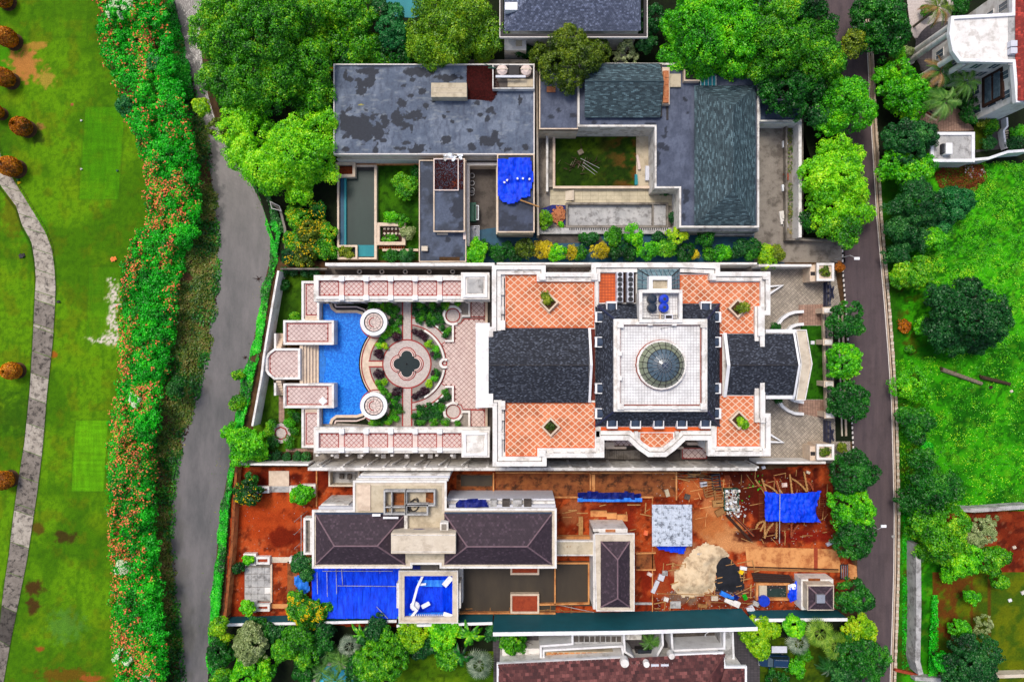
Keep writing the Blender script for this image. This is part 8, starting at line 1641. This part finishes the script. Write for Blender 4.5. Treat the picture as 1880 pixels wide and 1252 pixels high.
T(830,55,62,11,'leaf_cloud','broad tree with rounded cloud like olive clumps',extra=((785,85,42,-1),(885,55,36,-1),(850,15,46,0),(800,30,40,0),(795,115,22,-3),(840,115,16,-4),(880,85,22,-3),(765,75,20,-2)),cs=1.3,per=80,lob=.26)
T(1045,108,62,10,'leaf_olive','dense round olive dark tree over the small flat roof',extra=((1000,100,30,-1),(1090,90,36,-1),(1040,160,26,-2),(1110,120,18,-2),(1050,60,30,-1)),cs=.6,per=26,lob=.4,size=.85);T(1150,96,28,5,'leaf_pale','nearly bare pale twiggy shrub right of the olive tree',open_=.75,cs=.4,size=.7);T(1185,82,18,5,'leaf_deep','dark feathery plant beside the slate roof',cs=.5);T(1195,30,18,6,'leaf_deep','dark tree squeezed right of the slate roof',ry=46,cs=.6);T(950,96,30,2.5,'leaf_deep','dark hedge under the white wall of the slate house',ry=9,cs=.5);T(1165,55,10,3,'leaf_deep','dark bush at the slate house corner',cs=.5)
T(1310,62,88,13,'leaf_bright','big bright green tree above the teal roofs',extra=((1255,40,46,-1),(1350,110,50,-2),(1270,110,44,-2),(1370,45,56,-1),(1310,10,56,0),(1330,140,26,-4),(1240,85,30,-2)),cs=.9,lob=.34)
T(1425,75,52,12,'leaf_mid','green tree with a yellow patch beside the big bright tree',extra=((1400,110,34,-1),(1440,30,40,0),(1470,60,34,-1),(1410,60,30,0)),cs=.8);T(1440,165,44,9,'leaf_dark','dark green tree covering the top of the side driveway',extra=((1480,150,32,0),(1415,140,30,0)),cs=.7);T(1500,110,44,10,'leaf_mid','mid green tree leaning toward the road',extra=((1530,130,26,-1),(1480,80,30,0),(1505,60,26,-1)));T(1450,12,60,10,'leaf_dark','dark green tree cut by the top edge left of the road',ry=28,cs=.8,extra=((1395,10,34,0),(1500,20,22,-2)))
T(1562,82,24,7,'leaf_olive','sparse branchy tree stretching over the road',open_=.35,extra=((1540,100,18,0),(1578,66,14,0)),cs=.6);T(1520,50,18,6,'leaf_dark','small dark tree at the top left kerb of the road')
T(1550,190,50,9,'leaf_bright','round bright green tree beside the side driveway',extra=((1528,212,34,-1),(1576,175,28,-1)),cs=.75,lob=.36);T(1505,215,26,6,'leaf_deep','dark tree in the shade of the round bright tree')
T(1533,325,54,9,'leaf_vivid','yellow lime tree overhanging the road',extra=((1505,320,38,-1),(1572,345,30,-1),(1520,378,42,-1),(1545,285,40,-1),(1570,390,30,-2)),cs=.75,lob=.36);T(1545,425,30,7,'leaf_mid','greener low tree under the yellow lime tree',extra=((1520,410,24,0),));T(1493,400,16,4,'leaf_dark','dark bush behind the driveway wall',ry=40)
T(1620,42,50,9,'leaf_dark','dark round tree right of the road at the top',extra=((1600,20,30,0),(1645,60,26,-1)),cs=.7);T(1650,160,38,7,'leaf_bright','bright green tree between the road and the villa',extra=((1665,185,34,-1),(1626,140,20,-1),(1680,160,24,-1)),cs=.7);T(1668,256,44,8,'leaf_deep','very dark tree left of the garage roof',extra=((1695,245,28,-1),),ry=34,cs=.6);T(1662,308,48,7,'leaf_bright','round bright tree under the garage block',ry=36,extra=((1700,300,18,-1),),cs=.7)
T(1680,375,48,8,'leaf_deep','tall dark bluish tree at the left of the vacant field',extra=((1660,420,36,-1),(1655,460,28,-2),(1715,395,26,-2),(1690,440,24,-2)),cs=.6,size=.85);T(1745,370,36,4,'leaf_teal','teal green bush tree beside the dark bluish tree',extra=((1730,405,22,-1),(1765,385,16,-1)),cs=.6);T(1712,440,22,4,'leaf_bright','light green bush tucked under the dark bluish tree',cs=.5)
T(1676,503,28,5,'leaf_mid','small round tree with a yellow side near the road',extra=((1655,512,18,-.5),(1692,490,18,0)),cs=.5);T(1772,585,66,10,'leaf_deep','very large dark green tree in the middle of the vacant field',extra=((1745,622,38,-2),(1815,590,38,-1),(1735,550,30,-1),(1780,535,30,-1),(1722,600,28,-2),(1800,630,26,-3)),cs=.75,lob=.36)
T(1697,596,19,3.5,'leaf_bright','small bright bush left of the very large dark tree',cs=.45);bush(1675,713,31,3.2,'leaf_bright','round sculpted green shrub beside the road verge',cs=.6);T(1680,775,34,4,'leaf_dark','dark sprawling shrub below the sculpted green shrub',cs=.6,ry=26);bush(1699,820,9,1.5,'leaf_emerald','tiny bright bush in the lower field');bush(1668,640,8,.8,'leaf_mid','tiny plant beside the road verge');bush(1660,600,8,.7,'leaf_gold','tiny rusty plant beside the small bright bush')
T(1705,885,42,7,'leaf_dark','dark green tree at the lower left of the field',extra=((1690,920,36,-1),(1735,900,34,-1),(1700,840,22,-2)),cs=.7);T(1728,975,48,8,'leaf_mid','mid green tree over the corner of the pale wall',extra=((1700,960,30,-1),(1740,1000,34,-1),(1705,1010,24,-2)),cs=.65);T(1795,975,28,6,'leaf_pale','pale thin leaved tree on the edge of the red soil lot',open_=.35,cs=.5,extra=((1815,965,16,0),));T(1766,1030,32,6,'leaf_bright','bright round tree above the nursery lawn',cs=.55,extra=((1745,1055,16,-1),));T(1812,1032,28,5.5,'leaf_mid','green tree with reddish tips beside the red soil',cs=.55,extra=((1835,1020,16,0),));T(1834,1066,14,3,'leaf_mid','small green tree below the reddish tipped one',cs=.4)
T(1780,1096,18,3,'leaf_bright','isolated small bright tree on the nursery lawn',cs=.4,ry=13);T(1758,1156,18,3,'leaf_bright','small bright tree left of the bare pale sapling',cs=.4);T(1805,1146,18,3,'leaf_pale','bare pale sapling on the nursery lawn',open_=.7,cs=.35,size=.7);T(1782,1212,52,8,'leaf_deep','big dark needle leaved tree at the bottom right',cs=.5,per=30,size=.9,extra=((1760,1230,30,-1),(1800,1240,34,-1)));T(1735,1215,22,5,'leaf_emerald','bright bush left of the needle leaved tree',cs=.45)
sp_=[(1555,590,30,'leaf_dark','dark street tree nearest the upper gate pier'),(1552,665,32,'leaf_bright','bright street tree in front of the middle of the iron fence'),(1557,740,32,'leaf_dark','dark street tree in front of the lower iron fence'),(1563,868,44,'leaf_dark','dark street tree at the top corner of the red site'),(1567,928,40,'leaf_bright','bright street tree beside the blue site tarp'),(1568,990,38,'leaf_dark','dark street tree above the orange driveway exit'),(1566,1095,34,'leaf_dark','dark street tree beside the guardhouse'),(1580,1215,46,'leaf_dark','dark tree along the road at the bottom')]
for x,y,r_,m_,lb in sp_:T(x,y,r_,6.5,m_,lb,'street_tree',group='trees along the left side of the road',cs=.6)
T(1575,1155,28,5,'leaf_lime','yellow green tree beside the end of the low green wall',cs=.55);T(1545,1240,30,5,'leaf_deep','dark shrubby tree at the bottom by the car garden',cs=.55);T(1396,1168,34,5,'leaf_lime','lime green tree above the dark blue car',cs=.6,extra=((1418,1156,18,0),));T(1455,1152,20,5,'leaf_bright','bright small tree left of the fan palms',cs=.5);bush(1475,1200,14,1.6,'leaf_mid','round shrub right of the dark blue car');bush(1462,1225,12,1.5,'leaf_bright','bright shrub strip behind the car',ry=20);bush(1425,1240,22,1.5,'leaf_dark','dark shrub under the dark blue car')
# lower left gardens
for a in (('400',1150,18,6,'leaf_lime','yellow green tree at the corner of the red garden wall'),(412,1172,16,4,'leaf_lime','small yellow tree by the river at the lower left'),(455,1180,34,7,'leaf_pale','pale olive round tree at the bottom left'),(410,1200,24,5,'leaf_dark','dark riverside tree at the bottom left'),(470,1150,26,5,'leaf_dark','dark tree over the lower end of the red garden'),(540,1185,42,8,'leaf_mid','mid green tree beside the dark lawn at the bottom'),(585,1180,26,6,'leaf_dark','dark tree right of the mid green bottom tree'),(470,1240,44,6,'leaf_bright','bright tree cut by the bottom left edge'),(410,1245,22,5,'leaf_mid','green bush by the river at the bottom edge'),(560,1235,24,4,'leaf_dark','dark shrub tree left of the cyan pool'),(700,1205,46,7,'leaf_mid','large tree with orange fruit spots near the cyan pool'),(665,1225,28,5,'leaf_dark','darker tree over the cyan pool edge'),(752,1165,26,5,'leaf_lime','clumpy lime tree under the blue pavilion'),(815,1160,30,5,'leaf_bright','bright tree between the banana plants'),(822,1200,22,4,'leaf_mid','green tree at the top right of the small lawn'),(780,1185,22,4,'leaf_deep','dark plant mass above the small lawn'),(955,1178,38,4,'leaf_mid','row of bright bushes under the tall green wall'),(690,1160,22,5,'leaf_deep','dark tree right of the big banana plant'),(596,1155,24,4,'leaf_deep','dark tree under the blue tarp roof corner'),(506,1162,14,4,'leaf_deep','dark narrow tree by the white wall base'),(905,1160,16,3,'leaf_deep','dark bush at the left end of the tall green wall')):
 T(float(a[0]),*a[1:5],a[5],cs=.6,ry=(20 if a[0]==955 else None))
T(455,815,38,5,'leaf_bright','bright feathery tree between the garden wall and the red site',extra=((425,800,20,-1),(480,830,20,-1)),cs=.6,open_=.15);T(438,735,20,3,'leaf_mid','feathery branch over the river beside the garden wall',ry=12,cs=.5,z0=-1.5,open_=.2);T(437,688,18,3,'leaf_mid','upper feathery branch over the river beside the garden wall',ry=9,cs=.5,z0=-1.5,open_=.2)
T(458,900,27,4,'leaf_dark','dark green bush tree on the left wall of the red garden',cs=.5,flowers='flower_yellow',fl_share=.05);T(556,907,18,3.5,'leaf_bright','oval bright shrub on the upper right planter',cs=.4,ry=22);T(456,1027,10,2,'leaf_bright','tiny palm like plant in the square planter',cs=.35);T(438,1043,11,1.8,'leaf_dark','small dark shrub on the red earth left of the pavers',cs=.35,ry=9);T(556,1038,18,4.5,'leaf_deep','dark tree at the corner of the plum roof',ry=30,cs=.5);T(560,1122,34,4.5,'leaf_mid','yellow flowered tree over the corner of the blue tarp roof',extra=((595,1112,16,-.5),(545,1100,20,0)),cs=.5,flowers='flower_yellow',fl_share=.16);T(455,1113,15,3,'leaf_bright','bright green shrub in the lower left planter',cs=.4)
for (x,y,r_,m_,lb) in ((1650,100,15,'leaf_bright','green ground shrub in the villa front garden'),(1662,95,12,'leaf_pale','pale tuft in the villa front garden'),(1700,20,10,'leaf_mid','shrub beside the villa drive at the top'),(1762,12,16,'leaf_dark','dark shrub next to the top villa palm'),(1815,233,16,'leaf_mid','round shrub on the villa lawn'),(1803,225,10,'leaf_olive','olive shrub on the villa lawn'),(1868,242,12,'leaf_bright','round lime shrub in the curvy villa bed'),(1862,262,14,'leaf_deep','dark shrub in the curvy villa bed'),(1785,200,24,'leaf_dark','dark shrub under the villa palms'),(1712,175,16,'leaf_deep','dark shrub between bright tree and villa palms'),(1640,118,12,'leaf_olive','spiky olive shrub near the villa kerb'),(1815,262,9,'leaf_deep','dark shrub beside the villa garden path')):bush(x,y,r_,1.8,m_,lb)
palm(1727,132,34,6,'feather','leaf_palm','half dry brown feather palm beside the curved villa columns',dry=.55,seed=1);palm(1772,152,34,6,'feather','leaf_palm','green feather palm touching the villa windows',seed=2);palm(1733,187,38,6.5,'feather','leaf_palm','grey green feather palm, lowest of the villa palms',seed=3);palm(1722,14,34,6,'feather','leaf_olive','feather palm at the top edge by the villa drive',dry=.25,seed=4)
palm(1505,1163,34,4.5,'fan','leaf_fan','large fan palm above the car garden',seed=5,n=24);palm(1535,1185,32,4.5,'fan','leaf_fan','large fan palm nearest the road',seed=6,n=24);palm(1466,1180,28,3,'fan','leaf_silver','silver fan palm left of the green fan palms',seed=7,n=16);palm(880,1220,32,2.4,'fan','leaf_silver','large silver fan palm on the edge of the small lawn',seed=8,n=22);palm(642,1186,28,3.4,'fan','leaf_silver','silver grey fan palm in the lower garden',seed=9,n=18);palm(1522,1225,24,2,'feather','leaf_deep','dark feather palm in the car garden',seed=12)
palm(663,1165,28,3.5,'banana','leaf_mid','banana plant with long leaves under the blue tarp roof',seed=10,n=9,name='banana_plant',cat='banana plant');palm(862,1165,32,3.5,'banana','leaf_mid','banana plant left of the tall green wall',seed=11,n=10,name='banana_plant',cat='banana plant');palm(802,1165,30,3.2,'banana','leaf_mid','middle banana plant below the ponds',seed=13,n=8,name='banana_plant',cat='banana plant');palm(845,1205,30,3,'banana','leaf_dark','lower banana plant beside the silver fan palm',seed=14,n=8,name='banana_plant',cat='banana plant');palm(1192,1178,22,3.5,'feather','leaf_palm','feather palm in the court behind the tiled roof',seed=15,n=14)
for x,y,lb in ((600,1200,'feather palm left of the silver grey fan palm'),(590,1232,'feather palm over the left edge of the cyan pool'),(625,1215,'feather palm over the top of the cyan pool'),(615,1248,'feather palm hanging over the middle of the cyan pool')):palm(x,y,24,4,'feather','leaf_palm',lb,n=16,seed=y)
bpy.context.view_layer.update()
print('objects',len(bpy.data.objects),'leaves',LEAVES[0],'tris',sum(len(m.polygons) for m in bpy.data.meshes))
